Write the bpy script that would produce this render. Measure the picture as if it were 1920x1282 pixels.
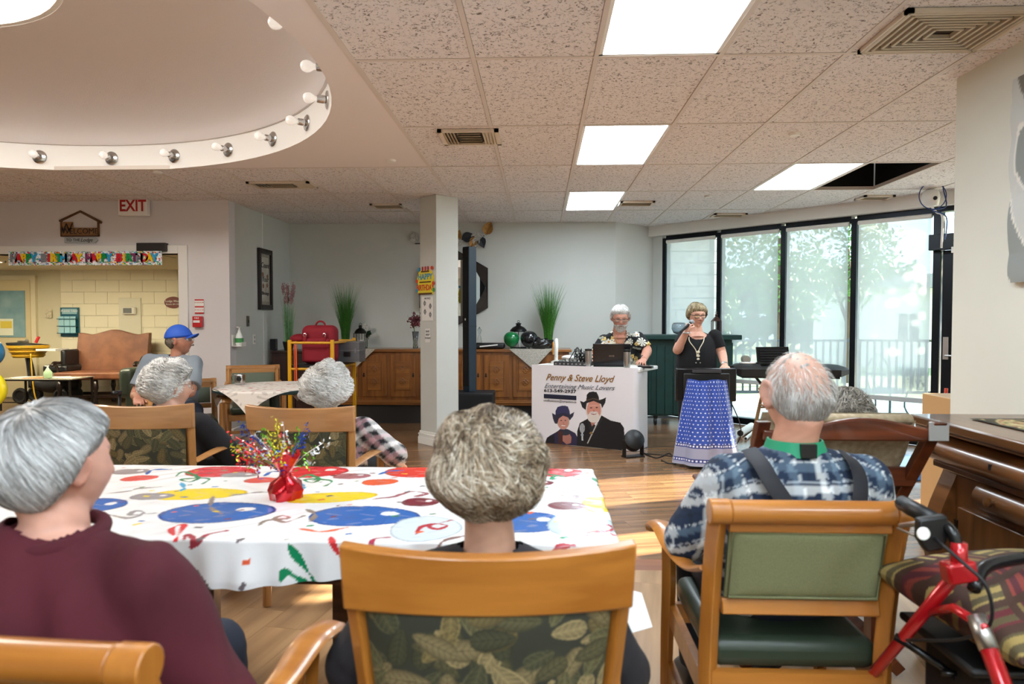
import bpy, bmesh, math, random
import numpy as np
from mathutils import Vector, Matrix, Euler
random.seed(7); np.random.seed(7)
for o in list(bpy.data.objects): bpy.data.objects.remove(o)
scene = bpy.context.scene; COL = scene.collection
# ---------------------------------------------------------------- camera
CAMZ = 1.324; FPX = 1300.0
TH = math.atan(53/FPX); PH = math.atan(41/FPX)
cam = bpy.data.cameras.new('camera'); camo = bpy.data.objects.new('camera', cam); COL.objects.link(camo)
camo.location = (0, 0, CAMZ); camo.rotation_euler = (math.pi/2-PH, 0, TH)
cam.sensor_width = 36; cam.lens = FPX*36/1920; cam.clip_start = .05; cam.clip_end = 300
cam.dof.use_dof = True; cam.dof.focus_distance = 6.2; cam.dof.aperture_fstop = 4.0
scene.camera = camo
# ---------------------------------------------------------------- light
w = bpy.data.worlds.new('sky'); scene.world = w; w.use_nodes = True
bg = w.node_tree.nodes['Background']; bg.inputs[0].default_value = (.66, .85, 1.02, 1); bg.inputs[1].default_value = 1.8   # bright overcast-white sky
sl = bpy.data.lights.new('sun', 'SUN'); sl.energy = 24.0; sl.angle = math.radians(.6); sl.color = (1, .87, .66)
so = bpy.data.objects.new('sun', sl); COL.objects.link(so)
so.rotation_euler = Vector((-.925*math.cos(.37), -.38*math.cos(.37), -math.sin(.37))).to_track_quat('-Z', 'Y').to_euler()
PANEL = 9.0      # emission of the ceiling panels
scene.view_settings.view_transform = 'Standard'; scene.view_settings.look = 'None'
scene.view_settings.gamma = 1; scene.view_settings.use_curve_mapping = False
scene.view_settings.exposure = 1.13
# ---------------------------------------------------------------- helpers
def lin(c):
    if isinstance(c, str): c = tuple(int(c[i:i+2], 16)/255 for i in (0, 2, 4))
    return tuple(x/12.92 if x <= .04045 else ((x+.055)/1.055)**2.4 for x in c[:3])
_F = Vector((-math.sin(TH)*math.cos(PH), math.cos(TH)*math.cos(PH), -math.sin(PH)))
_R = Vector((math.cos(TH), math.sin(TH), 0)); _U = _R.cross(_F); _O = Vector((0, 0, CAMZ))
def _ray(x, y): return _F + _R*((x-960)/FPX) - _U*((y-641)/FPX)
def atZ(x, y, z=0.0):            # photo direction met at height z: used once, to measure places
    r = _ray(x, y); return _O + r*((z-CAMZ)/r.z)
def atY(x, y, Y):
    r = _ray(x, y); return _O + r*(Y/r.y)
def atX(x, y, X):
    r = _ray(x, y); return _O + r*(X/r.x)
def Rz(a): return Matrix.Rotation(math.radians(a), 4, 'Z')
def Rx(a): return Matrix.Rotation(math.radians(a), 4, 'X')
def Ry(a): return Matrix.Rotation(math.radians(a), 4, 'Y')
def T(x, y=0, z=0):
    return Matrix.Translation(Vector(x) if not isinstance(x, (int, float)) else Vector((x, y, z)))
MATS = {}
def mat(name, c, rough=.5, metal=0., bump=0., bscale=200., var=0., vscale=6., emit=None, estr=1., trans=0., coat=0., sheen=0., alpha=1., stretch=None, c2=None, detail=4, objvar=0.):
    if name in MATS: return MATS[name]
    m = bpy.data.materials.new(name); MATS[name] = m; m.use_nodes = True
    n = m.node_tree.nodes; l = m.node_tree.links; b = n['Principled BSDF']
    c = lin(c); b.inputs['Base Color'].default_value = (*c, 1); b.inputs['Roughness'].default_value = rough
    b.inputs['Metallic'].default_value = metal; b.inputs['Transmission Weight'].default_value = trans
    b.inputs['Coat Weight'].default_value = coat; b.inputs['Sheen Weight'].default_value = sheen; b.inputs['Alpha'].default_value = alpha
    if emit: b.inputs['Emission Color'].default_value = (*lin(emit), 1); b.inputs['Emission Strength'].default_value = estr
    tc = n.new('ShaderNodeTexCoord'); mp = n.new('ShaderNodeMapping'); l.new(tc.outputs['Object'], mp.inputs[0])
    if stretch: mp.inputs['Scale'].default_value = stretch
    if var or c2:
        cc = lin(c2) if c2 else tuple(max(0, x*(1-var)) for x in c)
        nz = n.new('ShaderNodeTexNoise'); nz.inputs['Scale'].default_value = vscale; nz.inputs['Detail'].default_value = detail
        l.new(mp.outputs[0], nz.inputs[0]); cr = n.new('ShaderNodeValToRGB')
        cr.color_ramp.elements[0].position = .35; cr.color_ramp.elements[1].position = .65
        cr.color_ramp.elements[0].color = (*cc, 1); cr.color_ramp.elements[1].color = (*c, 1)
        l.new(nz.outputs['Fac'], cr.inputs[0]); out = cr.outputs[0]
        if objvar:
            oi = n.new('ShaderNodeObjectInfo'); mr = n.new('ShaderNodeMapRange'); l.new(oi.outputs['Random'], mr.inputs[0])
            mr.inputs[3].default_value = 1-objvar; mr.inputs[4].default_value = 1+objvar*.6
            mx = n.new('ShaderNodeMix'); mx.data_type = 'RGBA'; mx.blend_type = 'MULTIPLY'; mx.inputs[0].default_value = 1
            l.new(out, mx.inputs[6]); cb = n.new('ShaderNodeCombineColor')
            for k in range(3): l.new(mr.outputs[0], cb.inputs[k])
            l.new(cb.outputs[0], mx.inputs[7]); out = mx.outputs[2]
            add = n.new('ShaderNodeVectorMath'); add.operation = 'MULTIPLY_ADD'; l.new(oi.outputs['Random'], add.inputs[0])
            add.inputs[1].default_value = (37, 21, 13); l.new(tc.outputs['Object'], add.inputs[2]); l.new(add.outputs[0], mp.inputs[0])
        l.new(out, b.inputs['Base Color'])
    if bump:
        n2 = n.new('ShaderNodeTexNoise'); n2.inputs['Scale'].default_value = bscale; n2.inputs['Detail'].default_value = 3
        l.new(mp.outputs[0], n2.inputs[0]); bp = n.new('ShaderNodeBump'); bp.inputs['Strength'].default_value = bump
        bp.inputs['Distance'].default_value = .002; l.new(n2.outputs['Fac'], bp.inputs['Height']); l.new(bp.outputs[0], b.inputs['Normal'])
    return m
def wood(name, c, c2, axis='Z', rough=.38, coat=.25, sc=9, objvar=0.):
    st = {'X': (.08, 1, 1), 'Y': (1, .08, 1), 'Z': (1, 1, .08)}[axis]
    return mat(name, c, rough, coat=coat, c2=c2, vscale=sc*3, stretch=st, bump=.06, bscale=120, detail=6, objvar=objvar)
def colmat(name, rough=.6, bump=0., bscale=60., sheen=0., sss=0., coat=0.):   # colour from a printed pattern stored on the mesh
    if name in MATS: return MATS[name]
    m = mat(name, (1, 1, 1), rough, bump=bump, bscale=bscale, sheen=sheen, coat=coat)
    n = m.node_tree.nodes; a = n.new('ShaderNodeAttribute'); a.attribute_name = 'print'
    m.node_tree.links.new(a.outputs['Color'], n['Principled BSDF'].inputs['Base Color'])
    if sss: n['Principled BSDF'].inputs['Subsurface Weight'].default_value = sss; n['Principled BSDF'].inputs['Subsurface Radius'].default_value = (.01, .004, .002)
    return m
def paint(me, cols):              # cols (nverts,3) linear
    a = me.color_attributes.new('print', 'FLOAT_COLOR', 'POINT')
    d = np.ones((len(me.vertices), 4), dtype=np.float32); d[:, :3] = cols; a.data.foreach_set('color', d.ravel())
def vco(me):
    v = np.empty(len(me.vertices)*3, dtype=np.float32); me.vertices.foreach_get('co', v); return v.reshape(-1, 3)
class MB:
    def __init__(s): s.bm = bmesh.new()
    def _x(s, vs, M):
        if M is not None: bmesh.ops.transform(s.bm, matrix=M, verts=vs)
        return s
    def box(s, x0, x1, y0, y1, z0, z1, M=None, taper=None):
        v = [s.bm.verts.new((x, y, z)) for x in (x0, x1) for y in (y0, y1) for z in (z0, z1)]
        for f in ((0,1,3,2),(4,6,7,5),(0,4,5,1),(2,3,7,6),(0,2,6,4),(1,5,7,3)): s.bm.faces.new([v[i] for i in f])
        return s._x(v, M)
    def cyl(s, p0, p1, r0, r1=None, n=12, M=None): return s.tube([p0, p1], [r0, r1 if r1 is not None else r0], n, M)
    def tube(s, pts, rad, n=10, M=None, flat=1., up=None, smooth=0, closed=False):
        pts = [Vector(p) for p in pts]
        if isinstance(rad, (int, float)): rad = [rad]*len(pts)
        if smooth: pts, rad = spline(pts, rad, smooth)
        rings = []; prev = None; N = len(pts)
        for i, p in enumerate(pts):
            if closed: d = pts[(i+1) % N]-pts[i-1]
            else: d = pts[min(i+1, N-1)]-pts[max(i-1, 0)]
            if d.length < 1e-9: d = Vector((0, 0, 1))
            d.normalize()
            if prev is None:
                a = Vector(up) if up else (Vector((0, 0, 1)) if abs(d.z) < .9 else Vector((0, 1, 0)))
            else: a = prev
            u = d.cross(a)
            if u.length < 1e-4: u = d.orthogonal()
            u.normalize(); v = u.cross(d).normalized(); prev = v
            rings.append([s.bm.verts.new(p+u*(math.cos(t)*rad[i])+v*(math.sin(t)*rad[i]*flat)) for t in [2*math.pi*k/n for k in range(n)]])
        R = list(zip(rings, rings[1:])) + ([(rings[-1], rings[0])] if closed else [])
        for a, b in R:
            for k in range(n): s.bm.faces.new((a[k], a[(k+1) % n], b[(k+1) % n], b[k]))
        if not closed: s.bm.faces.new(rings[0][::-1]); s.bm.faces.new(rings[-1])
        return s._x([v for r in rings for v in r], M)
    def loft(s, rings, M=None, cap=True):        # rings: lists of points of equal length
        rr = [[s.bm.verts.new(p) for p in r] for r in rings]; n = len(rr[0])
        for a, b in zip(rr, rr[1:]):
            for k in range(n): s.bm.faces.new((a[k], a[(k+1) % n], b[(k+1) % n], b[k]))
        if cap: s.bm.faces.new(rr[0][::-1]); s.bm.faces.new(rr[-1])
        return s._x([v for r in rr for v in r], M)
    def lathe(s, prof, c=(0, 0, 0), n=24, M=None, cap=True):
        c = Vector(c)
        return s.loft([[c+Vector((r*math.cos(2*math.pi*k/n), r*math.sin(2*math.pi*k/n), z)) for k in range(n)] for r, z in prof], M, cap)
    def prism(s, poly, h0, h1, M=None):          # poly in XY, extruded in Z
        a = [s.bm.verts.new((x, y, h0)) for x, y in poly]; b = [s.bm.verts.new((x, y, h1)) for x, y in poly]; n = len(poly)
        s.bm.faces.new(a[::-1]); s.bm.faces.new(b)
        for k in range(n): s.bm.faces.new((a[k], a[(k+1) % n], b[(k+1) % n], b[k]))
        return s._x(a+b, M)
    def ball(s, c, r, M=None, u=16, v=10):
        r = r if not isinstance(r, (int, float)) else (r, r, r)
        d = bmesh.ops.create_uvsphere(s.bm, u_segments=u, v_segments=v, radius=1, matrix=T(*c) @ Matrix.Diagonal((*r, 1)))
        return s._x(d['verts'], M)
    def torus(s, c, R, r, M=None, n=32, m=8, axis='Z', a0=0, a1=360):
        f = {'Z': lambda t: (R*math.cos(t), R*math.sin(t), 0), 'Y': lambda t: (R*math.cos(t), 0, R*math.sin(t)), 'X': lambda t: (0, R*math.cos(t), R*math.sin(t))}[axis]
        full = a1-a0 >= 360
        ts = [math.radians(a0+(a1-a0)*k/(n if full else n-1)) for k in range(n)]
        return s.tube([Vector(c)+Vector(f(t)) for t in ts], r, m, M, closed=full, up={'Z': (0, 0, 1), 'Y': (0, 1, 0), 'X': (1, 0, 0)}[axis])
    def mesh(s, name):
        bmesh.ops.recalc_face_normals(s.bm, faces=s.bm.faces)
        me = bpy.data.meshes.new(name); s.bm.to_mesh(me); s.bm.free(); return me
def spline(pts, rad, k):
    P, R = [], []; n = len(pts)
    for i in range(n-1):
        p0, p1, p2, p3 = pts[max(i-1, 0)], pts[i], pts[i+1], pts[min(i+2, n-1)]
        for j in range(k):
            t = j/k; t2 = t*t; t3 = t2*t
            P.append(.5*((2*p1)+(p2-p0)*t+(2*p0-5*p1+4*p2-p3)*t2+(3*p1-p0-3*p2+p3)*t3)); R.append(rad[i]*(1-t)+rad[i+1]*t)
    P.append(pts[-1]); R.append(rad[-1]); return P, R
def obj(name, mb, m, parent=None, smooth=False, bevel=0, kind=None, M=None, label=None, seg=2):
    me = mb.mesh(name) if isinstance(mb, MB) else mb
    if m is not None and not me.materials:
        for q in (m if isinstance(m, (list, tuple)) else [m]): me.materials.append(q)
    o = bpy.data.objects.new(name, me); COL.objects.link(o)
    if smooth:
        me.shade_smooth()
        if smooth is not True: me.set_sharp_from_angle(angle=math.radians(smooth))
    if bevel:
        b = o.modifiers.new('b', 'BEVEL'); b.width = bevel; b.segments = seg; b.limit_method = 'ANGLE'; b.angle_limit = math.radians(50)
        me.shade_smooth(); me.set_sharp_from_angle(angle=math.radians(35))
    if parent: o.parent = parent
    if kind: o['kind'] = kind
    if label: o['label'] = label
    if M is not None: o.matrix_basis = M
    return o
def thing(name, label, cat, M=None, group=None):
    o = bpy.data.objects.new(name, None); COL.objects.link(o); o.empty_display_size = .05
    if M is not None: o.matrix_basis = M
    return tag(o, label, cat, group)
def tag(o, label, cat, group=None):
    o['label'] = label; o['category'] = cat
    if group: o['group'] = group
    return o
def struct(name, mb, m, parent=None, **k):
    return obj(name, mb, m, parent, kind=None if parent else 'structure', **k)
def dup(root, M, label=None, group=None):
    r = root.copy(); COL.objects.link(r); r.matrix_basis = M
    if label: r['label'] = label
    if group: r['group'] = group
    for ch in list(root.children):
        c = ch.copy(); COL.objects.link(c); c.parent = r
        for g in list(ch.children):
            d = g.copy(); COL.objects.link(d); d.parent = c
    return r
def share(src, name, M, parent):     # an object re-using the mesh of another
    o = bpy.data.objects.new(name, src.data); COL.objects.link(o); o.matrix_basis = M; o.parent = parent
    for md in src.modifiers:
        if md.type == 'BEVEL':
            b = o.modifiers.new('b', 'BEVEL'); b.width = md.width; b.segments = md.segments; b.limit_method = 'ANGLE'; b.angle_limit = md.angle_limit
    return o
def gridmesh(fn, nu, nv, wrap=False):   # fn(u,v) vectorised -> (x,y,z)
    u, v = np.meshgrid(np.linspace(0, 1, nu), np.linspace(0, 1, nv)); P = np.stack(fn(u.ravel(), v.ravel()), 1)
    i = np.arange(nu*nv).reshape(nv, nu); F = np.stack([i[:-1, :-1], i[:-1, 1:], i[1:, 1:], i[1:, :-1]], -1).reshape(-1, 4)
    me = bpy.data.meshes.new('g'); me.vertices.add(len(P)); me.vertices.foreach_set('co', P.astype(np.float32).ravel())
    me.loops.add(F.size); me.loops.foreach_set('vertex_index', F.ravel().astype(np.int32))
    me.polygons.add(len(F)); me.polygons.foreach_set('loop_start', np.arange(0, F.size, 4, dtype=np.int32))
    me.update(calc_edges=True); me.validate(); return me, u.ravel(), v.ravel()
FONT = bpy.data.fonts[0] if bpy.data.fonts else None
def text(name, s, size, M, m, parent=None, depth=.001, shear=0., align='CENTER', off=0., space=1., label=None, sx=1.):
    cu = bpy.data.curves.new(name, 'FONT'); cu.body = s; cu.size = size; cu.extrude = depth; cu.shear = shear
    cu.align_x = align; cu.align_y = 'CENTER'; cu.offset = off; cu.space_character = space; cu.resolution_u = 3
    t = bpy.data.objects.new('t', cu); COL.objects.link(t); dg = bpy.context.evaluated_depsgraph_get(); dg.update()
    me = bpy.data.meshes.new_from_object(t.evaluated_get(dg)); bpy.data.objects.remove(t)
    me.name = name; me.materials.clear()
    return obj(name, me, m, parent, M=M @ Matrix.Diagonal((sx, 1, 1, 1)), label=label)
UP = Rx(90)       # text standing upright, read from -Y
# ================================================================ ROOM
CH = 2.626
M_wall = mat('wall_paint', 'cccec8', .8, bump=.15, bscale=220, var=.04, vscale=1.5)
M_wallL = mat('wall_paint_warm', 'dcd8d8', .8, bump=.15, bscale=220, var=.04, vscale=1.5)
M_wallR = mat('wall_paint_cream', 'dbdacd', .8, bump=.15, bscale=220, var=.04, vscale=1.5)
M_white = mat('white_paint', 'eceae4', .45)
M_black = mat('black_matte', '0b0b0c', .45)
M_gloss = mat('black_gloss', '101114', .22)
M_chrome = mat('chrome', 'c8c8c8', .18, 1.)
M_steel = mat('brushed_steel', 'b8b6b2', .35, 1.)
M_frame = mat('window_frame_bronze', '14181d', .35, .6)
def fissured():
    m = mat('ceiling_tile_fissured', 'd8c8ba', .9); n = m.node_tree.nodes; l = m.node_tree.links; b = n['Principled BSDF']
    tc = n['Texture Coordinate']; oi = n.new('ShaderNodeObjectInfo'); ad = n.new('ShaderNodeVectorMath'); ad.operation = 'MULTIPLY_ADD'
    l.new(oi.outputs['Random'], ad.inputs[0]); ad.inputs[1].default_value = (31, 17, 9); l.new(tc.outputs['Object'], ad.inputs[2])
    a = n.new('ShaderNodeTexNoise'); a.inputs['Scale'].default_value = 55; a.inputs['Detail'].default_value = 5; a.inputs['Roughness'].default_value = .65; a.inputs['Distortion'].default_value = 1.2
    l.new(ad.outputs[0], a.inputs[0]); cr = n.new('ShaderNodeValToRGB'); e = cr.color_ramp.elements
    e[0].position = .37; e[0].color = (*lin('6f6661'), 1); e[1].position = .45; e[1].color = (*lin('e9e3e1'), 1)
    l.new(a.outputs['Fac'], cr.inputs[0]); l.new(cr.outputs[0], b.inputs['Base Color'])
    r2 = n.new('ShaderNodeValToRGB'); r2.color_ramp.elements[0].position = .34; r2.color_ramp.elements[1].position = .46; l.new(a.outputs['Fac'], r2.inputs[0])
    bp = n.new('ShaderNodeBump'); bp.inputs['Strength'].default_value = .6; bp.inputs['Distance'].default_value = .003
    l.new(r2.outputs[0], bp.inputs['Height']); l.new(bp.outputs[0], b.inputs['Normal']); return m
M_tile = fissured()
M_tile2 = mat('ceiling_tile_sanded', 'e6dfdd', .9, bump=.4, bscale=300, c2='c6bab4', vscale=160)
M_grid = mat('ceiling_grid_metal', 'd9cfc6', .5)
M_plaster = mat('plaster_textured', 'e0dad8', .85, bump=1., bscale=90)
M_plastersm = mat('plaster_smooth', 'e9e1de', .8)
M_panel = mat('light_panel_diffuser', 'ffffff', .4, emit='f0fdff', estr=PANEL)
M_panel.node_tree.nodes['Principled BSDF'].inputs['Emission Color'].default_value = (.84, .97, 1.07, 1)
# --- ceiling -----------------------------------------------------
TX0, TW, TY0, TD = -.335, .61, 3.49, 1.205
def clip(poly, a, b, c):            # keep a x + b y <= c
    out = []
    for i in range(len(poly)):
        p, q = poly[i], poly[(i+1) % len(poly)]; dp = a*p[0]+b*p[1]-c; dq = a*q[0]+b*q[1]-c
        if dp <= 0: out.append(p)
        if dp*dq < 0: t = dp/(dp-dq); out.append((p[0]+t*(q[0]-p[0]), p[1]+t*(q[1]-p[1])))
    return out
KW = 11.41
ceil = struct('ceiling', MB().prism(clip([(-10.5, -3.2), (5.6, -3.2), (5.6, 9.95), (-10.5, 9.95)], 1, 1, KW+.1), 3.62, 3.7), mat('slab', '4a4744', .9))
PX, PYE = TX0-TW+.012, TY0+2*TD
lights = {(1, -1): 0, (1, 1): 0, (1, 3): 0, (4, 2): 0, (1, -3): 0, (1, -5): 1, (-1, -4): 1, (-1, -5): 1, (3, -4): 1}  # panels behind the camera are unseen, added as fill light
hole = [(5, 2)]
tile_me = MB().prism([(.014, .014), (TW-.014, .014), (TW-.014, TD-.014), (.014, TD-.014)], 0, .016).mesh('ceiling_tile')
panel_me = None
ntile = 0
for k in range(-13, 9):
    for j in range(-6, 6):
        x, y = TX0+k*TW, TY0+j*TD
        if x < PX-.1 and y < PYE-.1: continue
        if x+y > KW or y > 9.3+.6 or (k, j) in hole: continue
        if y < 0 and ((k+j) % 2 or y < -2.6) and (k, j) not in lights: pass
        if (k, j) in lights:
            L = thing('ceiling_light', {(1,-1): 'bright flat ceiling light panel nearest the camera, cut by the top edge', (1,1): 'square-looking ceiling light panel in the middle of the row of three', (1,3): 'ceiling light panel farthest away, above the white pillar side', (4,2): 'ceiling light panel set off to the right near the windows'}.get((k, j), 'unseen fill panel added behind the camera, '+{(1, -3): 'in line with the row of three', (1, -5): 'farthest back in the row of three', (-1, -4): 'beside the plaster ceiling', (-1, -5): 'beside the plaster ceiling, last one', (3, -4): 'next to the right wall'}.get((k, j), 'spare')), 'ceiling light', T(x, y, CH))
            obj('frame', MB().box(.01, TW-.01, .01, .03, 0, .05).box(.01, TW-.01, TD-.03, TD-.01, 0, .05).box(.01, .03, .01, TD-.01, 0, .05).box(TW-.03, TW-.01, .01, TD-.01, 0, .05), M_white, L)
            obj('diffuser', MB().box(.03, TW-.03, .03, TD-.03, .006, .012), M_panel, L)
            continue
        p = clip([(x+.014, y+.014), (x+TW-.014, y+.014), (x+TW-.014, y+TD-.014), (x+.014, y+TD-.014)], 1, 1, KW)
        if len(p) < 3: continue
        if abs(sum(p[i][0]*p[i-1][1]-p[i-1][0]*p[i][1] for i in range(len(p)))) < .02: continue
        ntile += 1
        if x+TW+y+TD < KW: o = bpy.data.objects.new('ceiling_tile', tile_me); COL.objects.link(o)
        else: o = obj('ceiling_tile', MB().prism([(a-x, b-y) for a, b in p], 0, .016), None)
        o.location = (x, y, CH+random.uniform(0, .0015)); o.parent = ceil
        if (k, j) == (1, 0): o.data = o.data.copy(); o.data.materials.append(M_tile2)
        elif not o.data.materials: o.data.materials.append(M_tile)
tile_me.materials.clear(); tile_me.materials.append(M_tile)
for k in range(-13, 10):            # long grid bars
    x = TX0+k*TW; y0 = -3.2 if x > PX-.1 else PYE
    y1 = min(9.9, KW-x)
    if y1 > y0: obj('grid_bar', MB().box(x-.012, x+.012, y0, y1, CH-.003, CH+.03), M_grid, ceil)
for j in range(-5, 6):
    y = TY0+j*TD; x0 = PX if y < PYE-.1 else -9.4
    obj('grid_bar', MB().box(x0, min(5.4, KW-y), y-.012, y+.012, CH-.0025, CH+.03), M_grid, ceil)
obj('grid_bar', MB().box(PX-.022, PX+.005, -3.2, PYE, CH-.004, CH+.03), M_grid, ceil)
# plaster field with the round opening, band and dome
DC = (-3.7, 3.37); DR = 2.57; N = 96
mb = MB(); ci, ou = [], []
X0, X1, Y0, Y1 = -10.3, PX-.02, -3.2, PYE-.012
for i in range(N):
    a = 2*math.pi*i/N; c, s_ = math.cos(a), math.sin(a)
    t = min([((X1 if c > 0 else X0)-DC[0])/c if abs(c) > 1e-9 else 1e9, ((Y1 if s_ > 0 else Y0)-DC[1])/s_ if abs(s_) > 1e-9 else 1e9])
    t = max(t, DR+.001)
    ci.append((DC[0]+DR*c, DC[1]+DR*s_, CH)); ou.append((DC[0]+t*c, DC[1]+t*s_, CH))
for cx_, cy_ in ((X1, Y1), (X1, Y0), (X0, Y0), (X0, Y1)):
    i = min(range(N), key=lambda q: (ou[q][0]-cx_)**2+(ou[q][1]-cy_)**2); ou[i] = (cx_, cy_, CH)
mb.loft([ci, ou], cap=False)
mb.loft([ou, [(a, b, CH+.04) for a, b, c in ou]], cap=False)
struct('trim_1', mb, M_plastersm)
band_h = .215
b = MB().loft([ci, [(a, b, CH+band_h) for a, b, c in ci], [(DC[0]+(DR+.02)*math.cos(2*math.pi*i/N), DC[1]+(DR+.02)*math.sin(2*math.pi*i/N), CH+band_h) for i in range(N)]], cap=False)
struct('trim_2', b, mat('band_white', 'f4f2ee', .5), smooth=40)
prof = [(DR+.012, band_h), (DR-.02, band_h)]
for t in [i/14 for i in range(15)]: prof.append((1.12+(DR-.03-1.12)*math.cos(t*math.pi/2), band_h+.015+.39*math.sin(t*math.pi/2)))
prof += [(1.12, band_h+.45), (1.08, band_h+.48)]
struct('trim_3', MB().lathe(prof, (DC[0], DC[1], CH), N, cap=False), M_plaster, smooth=50)
L = thing('dome_light', 'large round glowing light at the top of the ceiling dome, upper left corner', 'ceiling light', T(DC[0], DC[1], CH))
obj('diffuser', MB().lathe([(1.10, band_h+.455), (1.10, band_h+.465)], n=48), mat('dome_diffuser', 'ffffff', .5, emit=(1, .98, .95), estr=7), L)
obj('rim', MB().lathe([(1.09, band_h+.41), (1.13, band_h+.41), (1.13, band_h+.45), (1.09, band_h+.45)], n=48, cap=False), M_white, L, smooth=40)
# bulbs round the band
M_bulb = mat('bulb_glass', 'f2efec', .15, trans=.25, coat=.5, emit=(1, .97, .93), estr=.12)
proto = None
for i in range(27):
    a = math.radians(-42 + 13.27*i + .0)
    if math.sin(a) < -.55: continue
    p = Vector((DC[0]+(DR-.002)*math.cos(a), DC[1]+(DR-.002)*math.sin(a), CH+.105))
    M = T(p) @ Rz(math.degrees(a)+90)
    if proto is None:
        proto = r = thing('vanity_bulb', 'clear round bulb in a chrome socket on the white ceiling ring', 'light bulb', M, 'bulbs round the ceiling ring')
        Q = Rx(-90)
        obj('backplate', MB().lathe([(.0, 0), (.058, 0), (.058, .006), (.05, .012), (.0, .014)], n=24, M=Q), M_chrome, r, smooth=40)
        obj('socket', MB().lathe([(.024, .01), (.026, .03), (.024, .065), (.02, .068)], n=20, M=Q), M_chrome, r, smooth=40)
        obj('bulb', MB().lathe([(.014, .06), (.018, .08), (.03, .1), (.034, .118), (.03, .138), (.018, .15), (.003, .153)], n=20, M=Q), M_bulb, r, smooth=True)
    else: dup(proto, M)
ORD = ['tenth', 'ninth', 'eighth', 'seventh', 'sixth', 'fifth', 'fourth', 'third', 'second', 'first']
for i, b_ in enumerate([o for o in COL.objects if o.name.startswith('vanity_bulb')][3:13]): b_['label'] = 'clear round bulb in a chrome socket on the white ceiling ring, %s from the left' % ORD[i]
struct('ceiling_dark_box', MB().box(TX0+5*TW-.02, TX0+6*TW+.02, TY0+2*TD-.02, TY0+3*TD+.02, CH+.40, CH+.42).box(TX0+5*TW-.03, TX0+5*TW-.01, TY0+2*TD-.02, TY0+3*TD, CH+.031, CH+.41).box(TX0+6*TW+.01, TX0+6*TW+.03, TY0+2*TD-.02, TY0+3*TD, CH+.031, CH+.41).box(TX0+5*TW, TX0+6*TW, TY0+3*TD+.01, TY0+3*TD+.03, CH+.031, CH+.41).box(TX0+5*TW, TX0+6*TW, TY0+2*TD-.03, TY0+2*TD-.01, CH+.031, CH+.41), M_black)  # black box added above the missing tile so the hole reads dark
# --- walls -------------------------------------------------------
def wall(name, pts, m, z0=0, z1=3.62, t=.12):      # a run from p to q, room on its left hand... thickness to the right
    (x0, y0), (x1, y1) = pts; d = Vector((x1-x0, y1-y0)).normalized(); n = Vector((d.y, -d.x))*t
    return struct(name, MB().prism([(x0, y0), (x1, y1), (x1+n.x, y1+n.y), (x0+n.x, y0+n.y)], z0, z1), m)
wall('wall_back', [(1.0, 9.3), (-3.42, 9.3)], M_wall)
wall('wall_back_right', [(1.62, 9.92), (1.0, 9.3)], mat('wall_paint_alcove', 'd4d2cd', .8))
wall('wall_left_return', [(-3.39, 9.4), (-3.39, 7.6)], M_wall)
OX = atY(338, 600, 7.45).x         # right jamb of the wide opening
HZ = 2.05
wall('wall_left', [(-3.39, 7.45), (OX, 7.45)], M_wallL, t=.15)
wall('wall_left_header', [(OX, 7.45), (-10.2, 7.45)], M_wallL, z0=HZ, t=.15)
wall('wall_left_end', [(-10.2, 11.7), (-10.2, -3.2)], M_wallL)
wall('wall_rear', [(-10.2, -3.2), (5.6, -3.2)], M_wallR)
wall('wall_right', [(2.245, -3.2), (2.245, 3.88)], M_wallR, t=.16)
wall('wall_right_far', [(5.55, 3.0), (5.55, 5.9)], M_wallR)
wall('wall_right_passage', [(2.3, 3.0), (5.6, 3.0)], M_wallR)
struct('trim_4', MB().box(OX-.0, OX+.1, 7.42, 7.62, 0, HZ+.09).box(-10.1, OX-.0, 7.42, 7.6, HZ, HZ+.09), M_white, bevel=.004)
struct('baseboard_back', MB().box(-3.39, 1.0, 9.275, 9.3, 0, .13), M_white, bevel=.004)
struct('baseboard_left', MB().box(OX+.1, -3.37, 7.425, 7.45, 0, .13).box(-3.39, -3.365, 7.45, 9.3, 0, .13), M_white, bevel=.004)
struct('trim_5', MB().box(-3.392, -3.386, 8.36, 8.375, 0, CH), M_white)
# pillar
p = MB().box(-.145, .145, -.145, .145, 0, CH, M=Rz(45))
pil = struct('pillar', p, M_wall, M=T(-1.08, 7.385, 0), bevel=.004)
b = MB()
for z0, z1, e in ((0, .075, .022), (.075, .1, .017), (.1, .115, .02), (.115, .14, .010)): b.box(-.145-e, .145+e, -.145-e, .145+e, z0, z1, M=Rz(45))
struct('skirting', b, M_white, pil, bevel=.003)
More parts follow.
